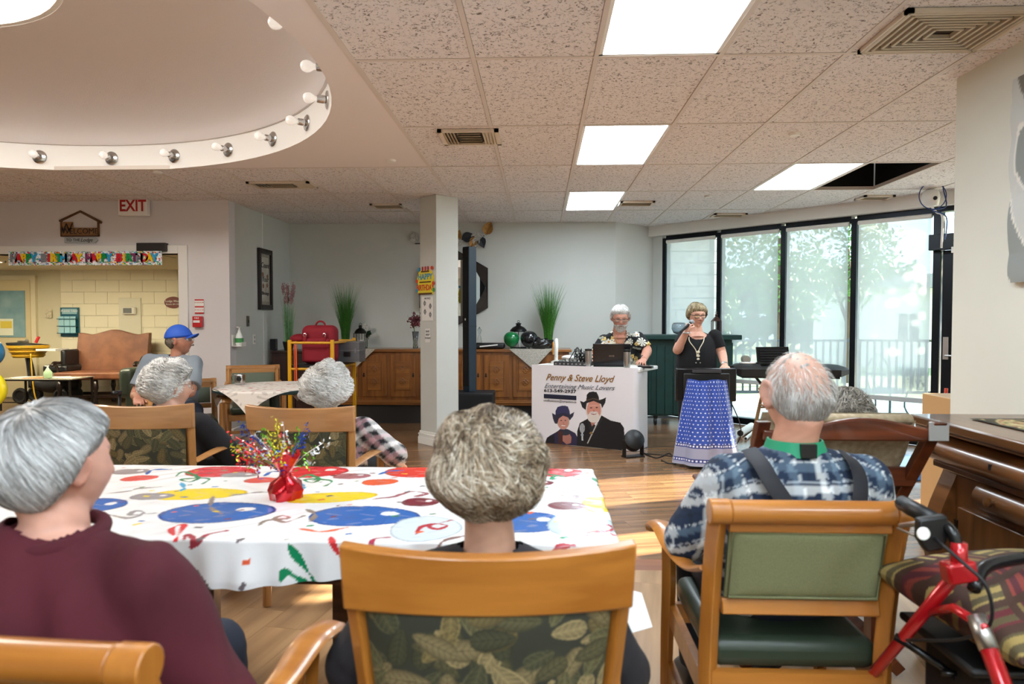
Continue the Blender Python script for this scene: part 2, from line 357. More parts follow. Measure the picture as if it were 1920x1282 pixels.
# --- floor -------------------------------------------------------
flo = struct('floor', MB().prism([(-10.3, -3.2), (5.6, -3.2), (5.6, 5.9), (1.7, 9.75), (1.0, 9.4), (-3.4, 9.4), (-3.4, 11.7), (-10.3, 11.7)], -.05, -.004), mat('subfloor', '3a2a1c', .8))
def plankmat(name, c, c2, rough):
    return mat(name, c, rough, c2=c2, vscale=14, stretch=(.07, 1, 1), detail=7, coat=.15, objvar=.10, bump=.03, bscale=80)
M_pA = plankmat('oak_plank', '94704f', '6b4c34', .26); M_pB = plankmat('maple_plank', 'bd9870', '9d7b58', .3)
M_pC = plankmat('border_plank', 'a06a48', '885540', .3)
M_pA2 = plankmat('oak_plank_joined', '94704f', '6b4c34', .26)
YB0, YB1 = 3.66, 3.83
def planks(ang, region, m, m2, wid, length, nmax, cx, cy, near):
    A = math.radians(ang); ca, sa = math.cos(A), math.sin(A); full = MB().box(.0006, length-.0006, .0006, wid-.0006, -.006, 0).mesh('plank'); full.materials.append(m)
    cells = []
    for i in range(-int(9/wid), int(9/wid)):
        off = random.random()*length
        for j in range(-int(12/length)-1, int(12/length)+1):
            u0, v0 = j*length+off, i*wid; q = [(u0+.0006, v0+.0006), (u0+length-.0006, v0+.0006), (u0+length-.0006, v0+wid-.0006), (u0+.0006, v0+wid-.0006)]
            wq = [(cx+a*ca-b*sa, cy+a*sa+b*ca) for a, b in q]; c0 = wq
            for (a, b, c) in region:
                wq = clip(wq, a, b, c)
                if len(wq) < 3: break
            if len(wq) < 3: continue
            mx = sum(p[0] for p in wq)/len(wq); my = sum(p[1] for p in wq)/len(wq)
            cells.append((near(mx, my), u0, v0, wq, len(wq) == 4 and all(abs(p[0]-q_[0])+abs(p[1]-q_[1]) < 1e-6 for p, q_ in zip(wq, c0))))
    cells.sort(key=lambda c: c[0]); rest = MB(); nr = 0
    for n_, (d, u0, v0, wq, isfull) in enumerate(cells):
        if n_ < nmax and d < 1e5:
            if isfull:
                o = bpy.data.objects.new('plank', full); COL.objects.link(o); o.parent = flo
            else:
                R = [((a-cx)*ca+(b-cy)*sa-u0, -(a-cx)*sa+(b-cy)*ca-v0) for a, b in wq]
                o = obj('plank', MB().prism(R, -.006, 0), m, flo)
            o.matrix_basis = T(cx, cy, 0) @ Rz(ang) @ T(u0, v0, 0)
        else: rest.prism(wq, -.006, 0); nr += 1
    if nr: obj('planks', rest, m2, flo, kind='stuff')
def vis(x, y):      # nearest in view first
    if y < 1.2 or x < -.55*y-.6 or x > .6*y+.3: return 1e6+abs(x)
    return y
planks(13, [(0, -1, -YB1), (0, 1, 9.4), (1, 1, 11.35), (-1, 0, 9.1)], M_pA, M_pA2, .127, 1.22, 200, 0, 6, vis)
planks(80, [(0, 1, YB0), (0, -1, 1.0), (1, 0, 5.5), (-1, 0, 5)], M_pB, M_pB, .19, 1.22, 90, 0, 2, vis)
struct('planks', MB().box(-9, 5.5, -3.2, 1.0, -.006, 0).box(-9, -5, 1, YB0, -.006, 0), M_pB, flo)['kind'] = 'stuff'
for i in range(7): obj('border_plank', MB().box(.0006, 1.2194, 0, YB1-YB0, -.006, .0), M_pC, flo, M=T(-4.2+i*1.22, YB0, 0))
obj('lounge_floor', MB().box(-10.2, -3.5, 7.6, 11.7, -.006, .003), mat('lounge_vinyl', '6a5238', .35, c2='4f3b28', vscale=8), flo)
# ================================================================ WINDOWS
K = 11.5; WA = Vector((1.60, 9.90, 0)); WM = T(WA) @ Rz(-45); S2 = math.sqrt(2)
def wu(px, py=600):
    r = _ray(px, py); t = r.x/r.y; Y = K/(t+1); return (K-Y-WA.x)*S2
MUL = [wu(p) for p in (1246, 1348, 1468, 1600, 1756)]
WT = 2.46; WB = .06
struct('trim_6', MB().box(-.05, 5.0, -.13, .25, WT+.03, 3.62), M_white, M=WM)
def glassmat():
    m = bpy.data.materials.new('window_glass'); m.use_nodes = True; n = m.node_tree.nodes; l = m.node_tree.links; n.remove(n['Principled BSDF'])
    t = n.new('ShaderNodeBsdfTransparent'); t.inputs[0].default_value = (.93, .97, .97, 1); g = n.new('ShaderNodeBsdfGlossy'); g.inputs['Roughness'].default_value = .02
    mx = n.new('ShaderNodeMixShader'); mx.inputs[0].default_value = .06; l.new(t.outputs[0], mx.inputs[1]); l.new(g.outputs[0], mx.inputs[2])
    l.new(mx.outputs[0], n['Material Output'].inputs[0]); return m
def blindmat():
    m = bpy.data.materials.new('screen_blind'); m.use_nodes = True; n = m.node_tree.nodes; l = m.node_tree.links; n.remove(n['Principled BSDF'])
    t = n.new('ShaderNodeBsdfTransparent'); d = n.new('ShaderNodeBsdfDiffuse'); s = n.new('ShaderNodeBsdfTranslucent')
    d.inputs[0].default_value = (.62, .66, .66, 1); s.inputs[0].default_value = (.55, .57, .56, 1)
    a = n.new('ShaderNodeMixShader'); a.inputs[0].default_value = .62; l.new(d.outputs[0], a.inputs[1]); l.new(s.outputs[0], a.inputs[2])
    b = n.new('ShaderNodeMixShader'); b.inputs[0].default_value = .78; l.new(t.outputs[0], b.inputs[1]); l.new(a.outputs[0], b.inputs[2])
    l.new(b.outputs[0], n['Material Output'].inputs[0]); return m
struct('wall_window_start', MB().box(-.06, MUL[0]-.03, -.02, .14, 0, CH+.05), M_wall, M=WM)
M_glass = glassmat(); M_blind = blindmat()
for i in range(4):
    a, b = MUL[i], MUL[i+1]
    wn = struct('window_%d' % (i+1), MB().box(a-.03, a+.03, -.02, .09, 0, WT), M_frame, M=WM)
    for q in ((a+.03, b-.03, WB-.06, WB+.02), (a+.03, b-.03, WT-.05, WT+.03)): obj('window_frame', MB().box(q[0], q[1], -.02, .08, q[2], q[3]), M_frame, wn)
    obj('pane', MB().box(a+.03, b-.03, .04, .048, WB+.02, WT-.05), M_glass, wn)
    g = thing('roller_blind', ['leftmost translucent roller blind, against the lit wall, behind the woman', 'second translucent roller blind from the left, behind the keyboard', 'third translucent roller blind with leafy tree showing through', 'widest rightmost translucent roller blind beside the dark door'][i], 'blind', WM, 'roller blinds on the tall windows')
    zb = [.62, .57, .53, .50][i]
    bf = MB(); bf.bm.faces.new([bf.bm.verts.new(p_) for p_ in ((a+.055, -.032, zb), (b-.055, -.032, zb), (b-.055, -.032, WT-.06), (a+.055, -.032, WT-.06))]); obj('blind_fabric', bf, M_blind, g)
    obj('hem_bar', MB().box(a+.05, b-.05, -.045, -.022, zb-.05, zb), mat('hem', 'b9bab6', .6), g, bevel=.004)
    obj('roller_tube', MB().cyl((a+.05, -.03, WT-.055), (b-.05, -.03, WT-.055), .024, n=16), M_white, g, smooth=40)
# door in its frame on the same glazed run
a, b = MUL[4], MUL[4]+1.12
dr = struct('door_1', MB().box(a-.035, a+.035, -.03, .1, 0, WT+.03).box(b-.03, b+.05, -.03, .1, 0, WT+.03).box(a, b, -.02, .09, 2.05, 2.13).box(a, b, -.02, .09, WT-.02, WT+.03), M_frame, M=WM)
obj('transom_pane', MB().box(a+.03, b-.03, .03, .038, 2.13, WT-.02), M_glass, dr)
obj('door_leaf', MB().box(a+.05, a+.15, -.01, .04, .02, 2.04).box(b-.13, b-.03, -.01, .04, .02, 2.04).box(a+.15, b-.13, -.01, .04, 1.95, 2.04).box(a+.15, b-.13, -.01, .04, .02, .22), M_frame, dr, bevel=.003)
obj('pane', MB().box(a+.15, b-.13, .01, .018, .22, 1.95), M_glass, dr)
obj('door_handle', MB().box(a+.07, a+.12, -.03, -.01, .92, 1.15).cyl((a+.095, -.05, .96), (a+.26, -.05, .96), .010), M_steel, dr, smooth=40)
obj('door_operator', MB().box(a-.05, b+.02, -.13, -.03, 2.04, 2.20), M_frame, dr, bevel=.004)
obj('operator_cover', MB().box(a+.16, a+.42, -.15, -.13, 2.0, 2.06), M_white, dr, bevel=.004)
struct('wall_window_end', MB().box(b+.05, b+.5, -.05, .12, 0, CH+.06), M_wallR, M=WM)
# mirrored sticker on the glass
g = thing('window_sticker', 'small sticker reading FREE WiFi backwards low on the last window', 'sticker', WM @ T(MUL[4]-.20, .036, .70) )
obj('sheet', MB().box(-.13, .13, 0, .003, -.12, .12), mat('sticker_clear', 'b9c4c2', .5, alpha=.35), g)
for s_, z in (('FREE', .045), ('WiFi', -.05)): text('lettering', s_, .115, T(0, -.003, z) @ UP @ Matrix.Diagonal((-1, 1, 1, 1)), mat('sticker_ink', '5f6c70', .5), g)
# ================================================================ OUTSIDE
gnd = struct('ground', MB().prism([(-2, 9.98), (1.55, 9.98), (5.85, 5.72), (30, 5.72), (30, 60), (-2, 60)], -.4, -.36), mat('lawn', '9aa878', .9, c2='7f9062', vscale=3))
pat = struct('patio', MB().prism([(1.3, 10.3), (5.9, 5.7), (16, 5.7), (16, 13.2), (1.3, 13.2)], -.3, -.12), mat('concrete', 'd9d6cf', .8, c2='c6c2ba', vscale=2))
bl = None
bw = struct('wall_outside', MB().box(-.5, 3.13, 12.02, 12.4, -.36, 4.2), mat('mortar', 'a8a8a2', .9))
for r_ in range(20):
    for c_ in range(8):
        x = .1+c_*.4-(.2 if r_ % 2 else 0)
        x1 = min(x+.39, 3.14)
        if x1-x < .1: continue
        if x1-x > .38 and bl: o = share(bl, 'block', T(x, 12.0, -.3+r_*.2), bw)
        else:
            o = obj('block', MB().box(0, x1-x, 0, .03, .005, .195), mat('cinder_block', 'cfcdc6', .9, c2='b9b7af', vscale=5), bw, M=T(x, 12.0, -.3+r_*.2))
            if x1-x > .38: bl = o
M_rail = mat('rail_paint', '39424a', .5)
def railing(x0, x1, y, lab):
    g = thing('deck_railing', lab, 'railing', T(x0, y, -.12)); L = x1-x0
    obj('top_rail', MB().box(0, L, -.04, .04, 1.05, 1.09), M_rail, g); obj('bottom_rail', MB().box(0, L, -.02, .02, .1, .15), M_rail, g)
    n = int(L/.13); f = None
    for i in range(n+1):
        if f is None: f = obj('baluster', MB().box(-.016, .016, -.016, .016, .15, 1.05), M_rail, g)
        else: share(f, 'baluster', T(i*L/n, 0, 0), g)
    for x in (0, L/2, L): obj('post', MB().box(x-.045, x+.045, -.045, .045, 0, 1.12), M_rail, g)
railing(3.2, 8.2, 12.9, 'dark deck railing with thin balusters beyond the patio')
railing(8.3, 13.0, 12.9, 'dark deck railing continuing to the right behind the door')
def leaves(name, center, r, n, size, m, parent, seed=1):
    rs = np.random.RandomState(seed); d = rs.normal(size=(n, 3)); d /= np.linalg.norm(d, axis=1)[:, None]
    nb = 14; bc = rs.normal(size=(nb, 3)); bc /= np.linalg.norm(bc, axis=1)[:, None]; k = rs.randint(nb, size=n)
    c = np.array(center)+bc[k]*np.array(r)*.6+d*np.array(r)*.48*(rs.rand(n, 1)**.4)
    a = rs.normal(size=(n, 3)); a /= np.linalg.norm(a, axis=1)[:, None]; b = np.cross(a, rs.normal(size=(n, 3))); b /= np.linalg.norm(b, axis=1)[:, None]
    s_ = size*(.6+.8*rs.rand(n, 1)); V = np.stack([c+a*s_, c+b*s_*.5, c-a*s_, c-b*s_*.5], 1).reshape(-1, 3)
    me = bpy.data.meshes.new(name); me.vertices.add(len(V)); me.vertices.foreach_set('co', V.astype(np.float32).ravel())
    me.loops.add(n*4); me.loops.foreach_set('vertex_index', np.arange(n*4, dtype=np.int32)); me.polygons.add(n); me.polygons.foreach_set('loop_start', np.arange(0, n*4, 4, dtype=np.int32)); me.update(calc_edges=True)
    o = obj(name, me, m, parent, kind='stuff'); return o
M_bark = mat('bark', '5b4a3a', .9); M_leafout = mat('leaf_outdoor', '5f8a3a', .6, c2='3f6a26', vscale=4)
for i, (x, y, h, r_, lab) in enumerate([(5.6, 16.5, 3.6, 1.9, 'broad leafy tree behind the second and third blinds'), (8.25, 19.0, 3.6, 1.35, 'leafy tree filling the upper left of the widest blind'), (3.2, 14.0, 2.0, .8, 'small tree beside the block wall behind the first blinds'), (9.9, 11.25, 3.9, 1.85, 'unseen big tree added right of the yard to shade the windows'), (12.8, 14.2, 5.4, 2.2, 'second unseen big tree added farther right to shade the first window')]):  # last two trees stand out of view, added to keep sun off the blinds
    g = thing('garden_tree', lab, 'tree', T(x, y, -.36))
    obj('trunk', MB().tube([(0, 0, 0), (.05, 0, h*.5), (0, .05, h)], [.14, .1, .05], smooth=3).tube([(0, 0, h*.5), (.5, .1, h*.9)], [.06, .02]).tube([(0, 0, h*.45), (-.5, -.1, h*.8)], [.06, .02]), M_bark, g, smooth=True)
    leaves('foliage', (0, 0, h), (r_, r_, r_*1.15), (3200, 1800, 1500, 15000, 15000)[i], (.075, .075, .07, .10, .10)[i], M_leafout, g, i+3)
hs = thing('house', 'pale low house with one window across the yard, seen through the widest blind', 'building', T(11.6, 25, -.4))
obj('wall', MB().box(0, 9, 0, 5, 0, 2.9), mat('siding', 'efebe0', .8), hs)
obj('roof', MB().prism([(-.5, 2.85), (9.5, 2.85), (9.5, 3.1), (4.5, 3.6), (-.5, 3.1)], -5.5, .5, M=Rx(90)), mat('roof', '8f8f90', .9), hs)
wf = obj('window', MB().box(.95, 1.75, -.04, .02, 1.0, 2.0), M_white, hs); obj('pane', MB().box(1.0, 1.32, -.06, -.04, 1.05, 1.95).box(1.38, 1.7, -.06, -.04, 1.05, 1.95), mat('dark_pane', '3a444a', .2), wf)
hg = thing('hedge', 'distant line of hazy trees beyond the pale house', 'trees', T(16, 40, -.4))
leaves('foliage', (0, 0, 2.6), (14, 2, 2.6), 6000, .35, M_leafout, hg, 9)
for x in (0, 5, -6): obj('trunk', MB().cyl((x, 0, 0), (x, 0, 2.5), .15), M_bark, hg)
M_iron = mat('wrought_iron', '2f4a4c', .4, .5)
g = thing('patio_chair', 'wrought iron patio chair with curled back outside the widest blind', 'chair', T(5.05, 10.2, -.12) @ Rz(20))
obj('seat', MB().lathe([(.2, .44), (.21, .455), (.2, .46)], n=20), M_iron, g)
for a, b in ((-1, -1), (1, -1), (-1, 1), (1, 1)): obj('leg', MB().tube([(a*.16, b*.16, .44), (a*.13, b*.13, .2), (a*.22, b*.22, 0)], .011, smooth=4), M_iron, g)
bk = MB().tube([(-.19, .18, .44), (-.22, .22, .7), (0, .24, .95), (.22, .22, .7), (.19, .18, .44)], .011, smooth=5)
for x in (-.08, .08): bk.tube([(0, .2, .46), (x*1.6, .22, .62), (x*.3, .23, .78), (x*1.4, .23, .86)], .007, smooth=5)
obj('backrest', bk, M_iron, g, smooth=True)
for s_ in (-1, 1): obj('armrest', MB().tube([(s_*.2, .2, .66), (s_*.24, -.05, .68), (s_*.22, -.18, .62), (s_*.2, -.14, .46)], .011, smooth=5), M_iron, g, smooth=True)
g = thing('patio_table', 'small wrought iron table with curled legs just outside the glass', 'table', T(4.35, 9.35, -.12))
obj('table_top', MB().lathe([(.3, .50), (.3, .515)], n=28), M_iron, g)
for k in range(3): obj('leg', MB().tube([(0, 0, .5), (.05, 0, .3), (.03, 0, .16), (.2, 0, .02), (.25, 0, .08), (.2, 0, .11)], .010, M=Rz(120*k), smooth=5), M_iron, g, smooth=True)
g = thing('hanging_basket', 'yellow flowers in a basket fixed to the deck railing by the door', 'planter', T(7.25, 12.6, .75))
obj('basket', MB().lathe([(.06, 0), (.16, .16), (.15, .16)], n=16), M_bark, g); leaves('flowers', (0, 0, .25), (.28, .28, .2), 300, .04, mat('yellow_petal', 'e8d23a', .6), g, 5)
# ================================================================ LOUNGE BEHIND THE OPENING
LY = 11.45; LC = 2.17
M_cream = mat('block_paint_cream', 'e9e2c8', .7, bump=.1, bscale=100)
struct('ceiling_lounge', MB().box(-10.2, -3.5, 7.6, 11.7, LC, LC+.05), mat('lounge_ceiling', 'cbbf9f', .9))
lw = struct('wall_lounge', MB().box(-10.2, -3.4, LY+.03, LY+.15, 0, LC+.05), mat('mortar_cream', 'd6cfb2', .8))
struct('wall_lounge_side', MB().box(-3.6, -3.52, 7.6, 11.7, 0, LC+.05), M_cream)
bl = None
for r_ in range(11):
    for c_ in range(9):
        x0 = -8.12+c_*.405-(.2 if r_ % 2 else 0); x1 = x0+.4; x0 = max(x0, -8.12)
        if x0 > -5.5: continue
        if x1-x0 > .39 and bl: share(bl, 'block', T(x0, LY, r_*.2), lw)
        else:
            o = obj('block', MB().box(0, x1-x0, 0, .04, .0025, .1975), M_cream, lw, M=T(x0, LY, r_*.2))
            if x1-x0 > .39: bl = o
struct('baseboard_lounge', MB().box(-10, -3.5, LY-.015, LY, 0, .1), mat('vinyl_base', '6b5c45', .6))
dX = atY(66, 640, LY).x
d2 = struct('door_2', MB().box(-9.6, dX+.04, LY-.03, LY+.03, 0, .0+2.08), mat('door_frame_cream', 'e3d9bb', .5))
obj('door_leaf', MB().box(-9.55, dX-.04, LY-.05, LY-.03, .02, 2.0), mat('door_tan', 'd8c9a0', .5), d2, bevel=.003)
obj('pane', MB().box(-9.4, atY(47, 560, LY-.05).x, LY-.062, LY-.05, atY(40, 632, LY).z, atY(40, 545, LY).z), mat('blue_glass', '6f9aa6', .2, c2='93b5bb', vscale=3), d2)
dh = obj('door_handle', MB().lathe([(.001, 0), (.035, 0), (.035, .02), (.001, .03)], n=16, M=T(dX-.1, LY-.05, .97) @ Rx(90)).cyl((dX-.1, LY-.09, .97), (dX-.24, LY-.09, .965), .012), M_steel, d2, smooth=40)
def lounge(px, py, d=0): return atY(px, py, LY-d)
g = thing('door_poster', 'yellow and white notice taped inside the blue glass of the lounge door', 'poster', T(lounge(12, 613, .07)))
obj('sheet', MB().box(-.12, .12, -.003, .0, -.14, .14), mat('poster_white', 'eef0d8', .6), g); obj('yellow_print', MB().box(-.1, .1, -.006, -.003, -.02, .1), mat('poster_yellow', 'e9d455', .6), g)
tag(obj('wall_notice', MB().box(-.055, .055, -.004, 0, -.07, .07), mat('notice', 'e5dcc0', .6, c2='b9ae90', vscale=40), M=T(lounge(91, 588)), ), 'small pale paper notice beside the lounge door', 'notice')
g = thing('brochure_rack', 'blue wire brochure rack filled with pale leaflets on the cream wall', 'rack', T(lounge(132, 603, .01)))
M_teal = mat('rack_teal', '0f5a70', .5)
obj('backboard', MB().box(-.16, .16, -.02, 0, -.25, .24), M_teal, g)
for z in (-.2, -.08, .04): obj('wire_rail', MB().box(-.17, .15, -.1, -.09, z, z+.012).box(-.17, -.16, -.1, 0, z, z+.012).box(.14, .15, -.1, 0, z, z+.012), M_teal, g)
for i in range(3): obj('leaflet', MB().box(-.15+i*.1, -.06+i*.1, -.08, -.07, -.2, .09), mat('leaflet_blue', '9fd0dc', .5), g)
text('lettering', 'PLEASE TAKE', .05, T(0, -.022, .18) @ UP, M_white, g)
obj('header', MB().box(-.13, .13, -.021, -.02, .13, .22), mat('header_blue', '8fb9c4', .5), g)
g = thing('wall_panel', 'tall pale metal wall panel with a grey readout above the brown settee', 'panel', T(lounge(245, 592, .0)))
obj('plate', MB().box(-.19, .19, -.02, 0, -.33, .30), mat('panel_putty', 'd6d2bd', .5), g, bevel=.004); obj('readout', MB().box(-.11, .12, -.07, -.02, .02, .15), mat('readout_shell', 'ddd9cc', .4), g, bevel=.02)
obj('screen', MB().box(-.085, .06, -.075, -.07, .045, .13), mat('grey_screen', '6f7474', .3), g, bevel=.01)
g = thing('oval_sign', 'small brown oval sign with white lettering on the cream wall', 'sign', T(lounge(325, 567, .0)))
obj('plaque', MB().lathe([(.001, .02), (.145, .02), (.15, 0), (.001, 0)], n=32, M=Rx(90) @ Matrix.Diagonal((1, .66, 1, 1))), mat('plaque_brown', '6e2b1c', .4), g, smooth=30)
for s_, z, q in (('Lodge West', .022, .05), ('Rooms 201-228', -.03, .036)): text('lettering', s_, q, T(0, -.022, z) @ UP, M_white, g)
# lounge lights
M_lpanel = mat('lounge_diffuser', 'ffffff', .4, emit=(1, .95, .82), estr=16)
for x, y, lab in ((-8.2, 9.3, 'left lounge ceiling light half hidden by the wide opening'), (-6.4, 9.3, 'lounge ceiling light glowing under the birthday banner')):
    L = thing('lounge_light', lab, 'ceiling light', T(x, y, LC)); obj('diffuser', MB().box(-.55, .55, -.3, .3, -.02, -.005), M_lpanel, L); obj('frame', MB().box(-.58, .58, -.33, -.3, -.025, 0).box(-.58, .58, .3, .33, -.025, 0).box(-.58, -.55, -.33, .33, -.025, 0).box(.55, .58, -.33, .33, -.025, 0), M_white, L)
L = thing('smoke_lamp', 'shallow round fitting on the lounge ceiling between the two lights', 'ceiling fitting', T(-7.35, 9.8, LC)); obj('disc', MB().lathe([(.16, 0), (.15, -.03), (.05, -.045), (.001, -.045)], n=24), M_cream, L, smooth=30)
# ================================================================ THINGS ON WALLS AND CEILING
M_red = mat('red_plastic', 'c3262b', .35); M_txt = mat('ink_black', '1c1a1a', .6)
g = thing('exit_sign', 'white EXIT sign with red letters hung from the ceiling at left', 'sign', T(atY(250, 387, 7.38)) @ T(0, 0, 0))
obj('housing', MB().box(-.16, .16, -.02, .05, -.10, .108), M_white, g, bevel=.006)
text('lettering', 'EXIT', .17, T(.005, -.022, .0) @ UP, mat('exit_red', 'b01c22', .4), g, off=.004, sx=.85)
obj('bracket', MB().box(-.08, .08, 0, .03, .108, .13), M_steel, g)
g = thing('welcome_sign', 'wooden house-shaped sign reading WELCOME TO THE Lodge above the wide opening', 'sign', T(atY(151, 428, 7.44)))
M_sw = mat('sign_wood', '6e4a2c', .7, c2='4f321c', vscale=30); M_sw2 = mat('sign_board', '9c754c', .7, c2='86603a', vscale=30)
obj('roof_frame', MB().tube([(-.235, 0, .08), (0, 0, .185), (.24, 0, .06)], .014, n=4), M_sw, g)
obj('board', MB().box(-.215, .215, -.02, 0, -.09, -.075).box(-.215, -.2, -.02, 0, -.09, .09).box(.2, .215, -.02, 0, -.09, .07), M_sw, g)
obj('backing_board', MB().box(-.2, .2, -.012, 0, -.075, .005).box(-.2, -.08, -.012, 0, .0, .07), M_sw2, g)
text('lettering', 'WELCOME', .085, T(0, -.014, -.035) @ UP, M_txt, g, sx=1.0)
text('lettering', 'W', .14, T(-.15, -.014, .0) @ UP, M_txt, g)
pl = obj('plaque', MB().prism([(-.175, -.16), (.17, -.16), (.2, -.13), (.17, -.10), (-.175, -.10)], 0, .015, M=Rx(90)), mat('plaque_grey', 'aab2b4', .7), g, label='small grey arrow-ended plaque hanging below')
text('lettering', 'TO THE', .045, T(-.075, -.017, -.13) @ UP, M_txt, pl, depth=.001); text('lettering', 'Lodge', .055, T(.075, -.017, -.13) @ UP, M_txt, pl, shear=.35)
tag(obj('door_closer', MB().box(-.16, .16, -.07, 0, -.045, .045), mat('closer_black', '241f1f', .5), M=T(atY(289, 464, 7.44)), bevel=.005), 'dark box mounted on the white head of the wide opening', 'box')
# foil banner
g = thing('birthday_banner', 'shiny foil banner of bright letters reading HAPPY BIRTHDAY twice across the opening', 'banner', T(atY(159, 484, 7.33)))
BWd = .85; me, u, v = gridmesh(lambda u, v: ((u-.5)*2*BWd, .008*np.sin(u*90), (v-.5)*.15), 380, 36)
x = (u-.5)*2*BWd; z = (v-.5)*.15; cell = np.floor(x*55)*7.1+np.floor(z*60)*3.3+np.floor((x+z)*40); r = np.abs(np.sin(cell*12.9898)*43758.5) % 1; r2 = np.abs(np.sin(cell*78.2)*1378.5) % 1
C = np.ones((len(x), 3))*np.array(lin('e9eef2')); pal = [lin(c) for c in ('d8232f', 'f2c714', '1f9a4c', '2aa6d6', '6d2f7a', '8d9297')]
edge = (np.abs(z) > .045); mk = (r > .72) | (edge & (r > .6))
for i, c in enumerate(pal): C[mk & (np.floor(r2*6) == i)] = c
C[(r < .15)] = lin('c4ccd2'); paint(me, C)
obj('foil', me, mat('foil', 'ffffff', .28, .35) and colmat('foil_print', .25), g)
letters = 'HAPPY BIRTHDAY HAPPY BIRTHDAY'; pm = [mat('foil_'+n, c, .3) for n, c in (('red', 'cc2230'), ('yellow', 'eec41a'), ('green', '16924a'), ('blue', '2a9fd0'), ('grey', '7b8086'), ('purple', '7a2a5a'))]
ci_ = [4, 0, 1, 2, 3, 5, 4, 0, 1, 2, 3, 4, 0, 1, 3, 5, 0, 1, 2, 3, 4, 0, 1, 2, 5, 4, 0, 1, 3]
for i, ch in enumerate(letters):
    if ch != ' ': text('letter', ch, .115, T(-BWd+.07+i*(2*BWd-.14)/28, -.018, 0) @ UP, pm[ci_[i]], g, off=.006, depth=.003)
obj('string', MB().tube([(-BWd, 0, .03), (-BWd-.3, 0, .045), (-BWd-.8, .03, .06)], .002, n=5).tube([(BWd, 0, .03), (BWd+.14, .03, .0)], .002, n=5), M_black, g)
# notices, pull station
P = atY(374, 575, 7.44)
g = thing('red_white_notice', 'red and white instruction labels stuck above the red fire alarm box', 'notice', T(P))
obj('sheet', MB().box(-.05, .05, -.003, 0, -.075, .085), M_white, g)
for z in (.075, .0, -.068): obj('red_stripe', MB().box(-.05, .05, -.005, -.003, z-.007, z+.007), M_red, g)
for z in (.045, -.035): text('lettering', 'IN CASE OF FIRE', .014, T(0, -.004, z) @ UP, M_red, g)
g = thing('fire_alarm_box', 'red fire alarm pull box on the warm white wall beside the opening', 'alarm', T(atY(373, 603, 7.44)))
obj('body', MB().box(-.05, .05, -.05, 0, -.06, .06), M_red, g, bevel=.006); obj('pull_handle', MB().box(-.035, .035, -.06, -.05, -.01, .015), M_white, g); text('lettering', 'FIRE', .03, T(0, -.051, .038) @ UP, M_white, g)
# side wall X=-3.39 (faces +X)
SX = -3.388; SM = Rz(90)
def side(px, py): return T(atX(px, py, SX)) @ SM
g = thing('framed_picture', 'black framed picture reading Count Your Blessings on the side wall', 'picture', side(495, 524))
for q in ((-.20, -.15, -.37, .37), (.15, .20, -.37, .37), (-.15, .15, .31, .37), (-.15, .15, -.37, -.31)): obj('frame', MB().box(q[0], q[1], -.035, 0, q[2], q[3]), mat('frame_black', '1c1512', .35), g, bevel=.004)
obj('mat_board', MB().box(-.15, .15, -.012, 0, -.31, .31), mat('mat_grey', 'a8a092', .7, c2='8f877b', vscale=12), g)
obj('print', MB().box(-.11, .11, -.014, -.012, -.27, .27), mat('print_paper', 'cbc7bb', .7, c2='a9a498', vscale=9), g)
for s_, z in (('Count', .17), ('Your', .0), ('Blessings', -.17)): text('lettering', s_, .095 if len(s_) < 7 else .06, T(0, -.016, z) @ UP, M_txt, g, shear=.2)
for x, z in ((-.07, .06), (.07, .04), (-.06, -.08), (.06, -.07)): obj('flower_print', MB().lathe([(.03, 0), (.001, .004)], n=8, M=T(x, -.015, z) @ Rx(90)), mat('dried_flower', '8c6a52', .8), g)
g = thing('wall_switch', 'small dark thermostat plate on the side wall near the framed picture', 'switch', side(464, 602)); obj('plate', MB().box(-.03, .03, -.012, 0, -.06, .06), mat('plate_dark', '5a5346', .5), g, bevel=.003); obj('lever', MB().box(-.006, .006, -.02, -.012, -.015, .015), M_black, g)
g = thing('wall_outlet', 'white wall outlet below the framed picture', 'outlet', side(476, 636)); obj('plate', MB().box(-.035, .035, -.008, 0, -.057, .057), M_white, g, bevel=.003); obj('socket', MB().box(-.018, .018, -.011, -.008, .01, .04).box(-.018, .018, -.011, -.008, -.04, -.01), mat('socket_grey', 'b9b5ac', .5), g)
g = thing('pump_bottle_wall', 'white foam sanitizer pump bottle held in a wire bracket by the corner', 'bottle', side(439, 648) @ T(0, -.06, 0))
obj('bottle', MB().lathe([(.035, 0), (.042, .02), (.042, .09), (.03, .13), (.016, .15), (.016, .17)], n=20), mat('bottle_white', 'e9ece8', .3), g, smooth=40)
obj('pump', MB().cyl((0, 0, .17), (0, 0, .20), .008).box(-.045, .012, -.012, .012, .2, .212), M_white, g); obj('green_label', MB().lathe([(.043, .035), (.043, .085)], n=20, cap=False), mat('label_green', '3f8f4e', .5), g)
obj('bracket', MB().box(-.06, .06, -.05, .06, -.006, 0).box(-.06, .06, -.05, -.045, 0, .04).box(-.06, .06, .05, .06, -.006, .12), M_white, g)
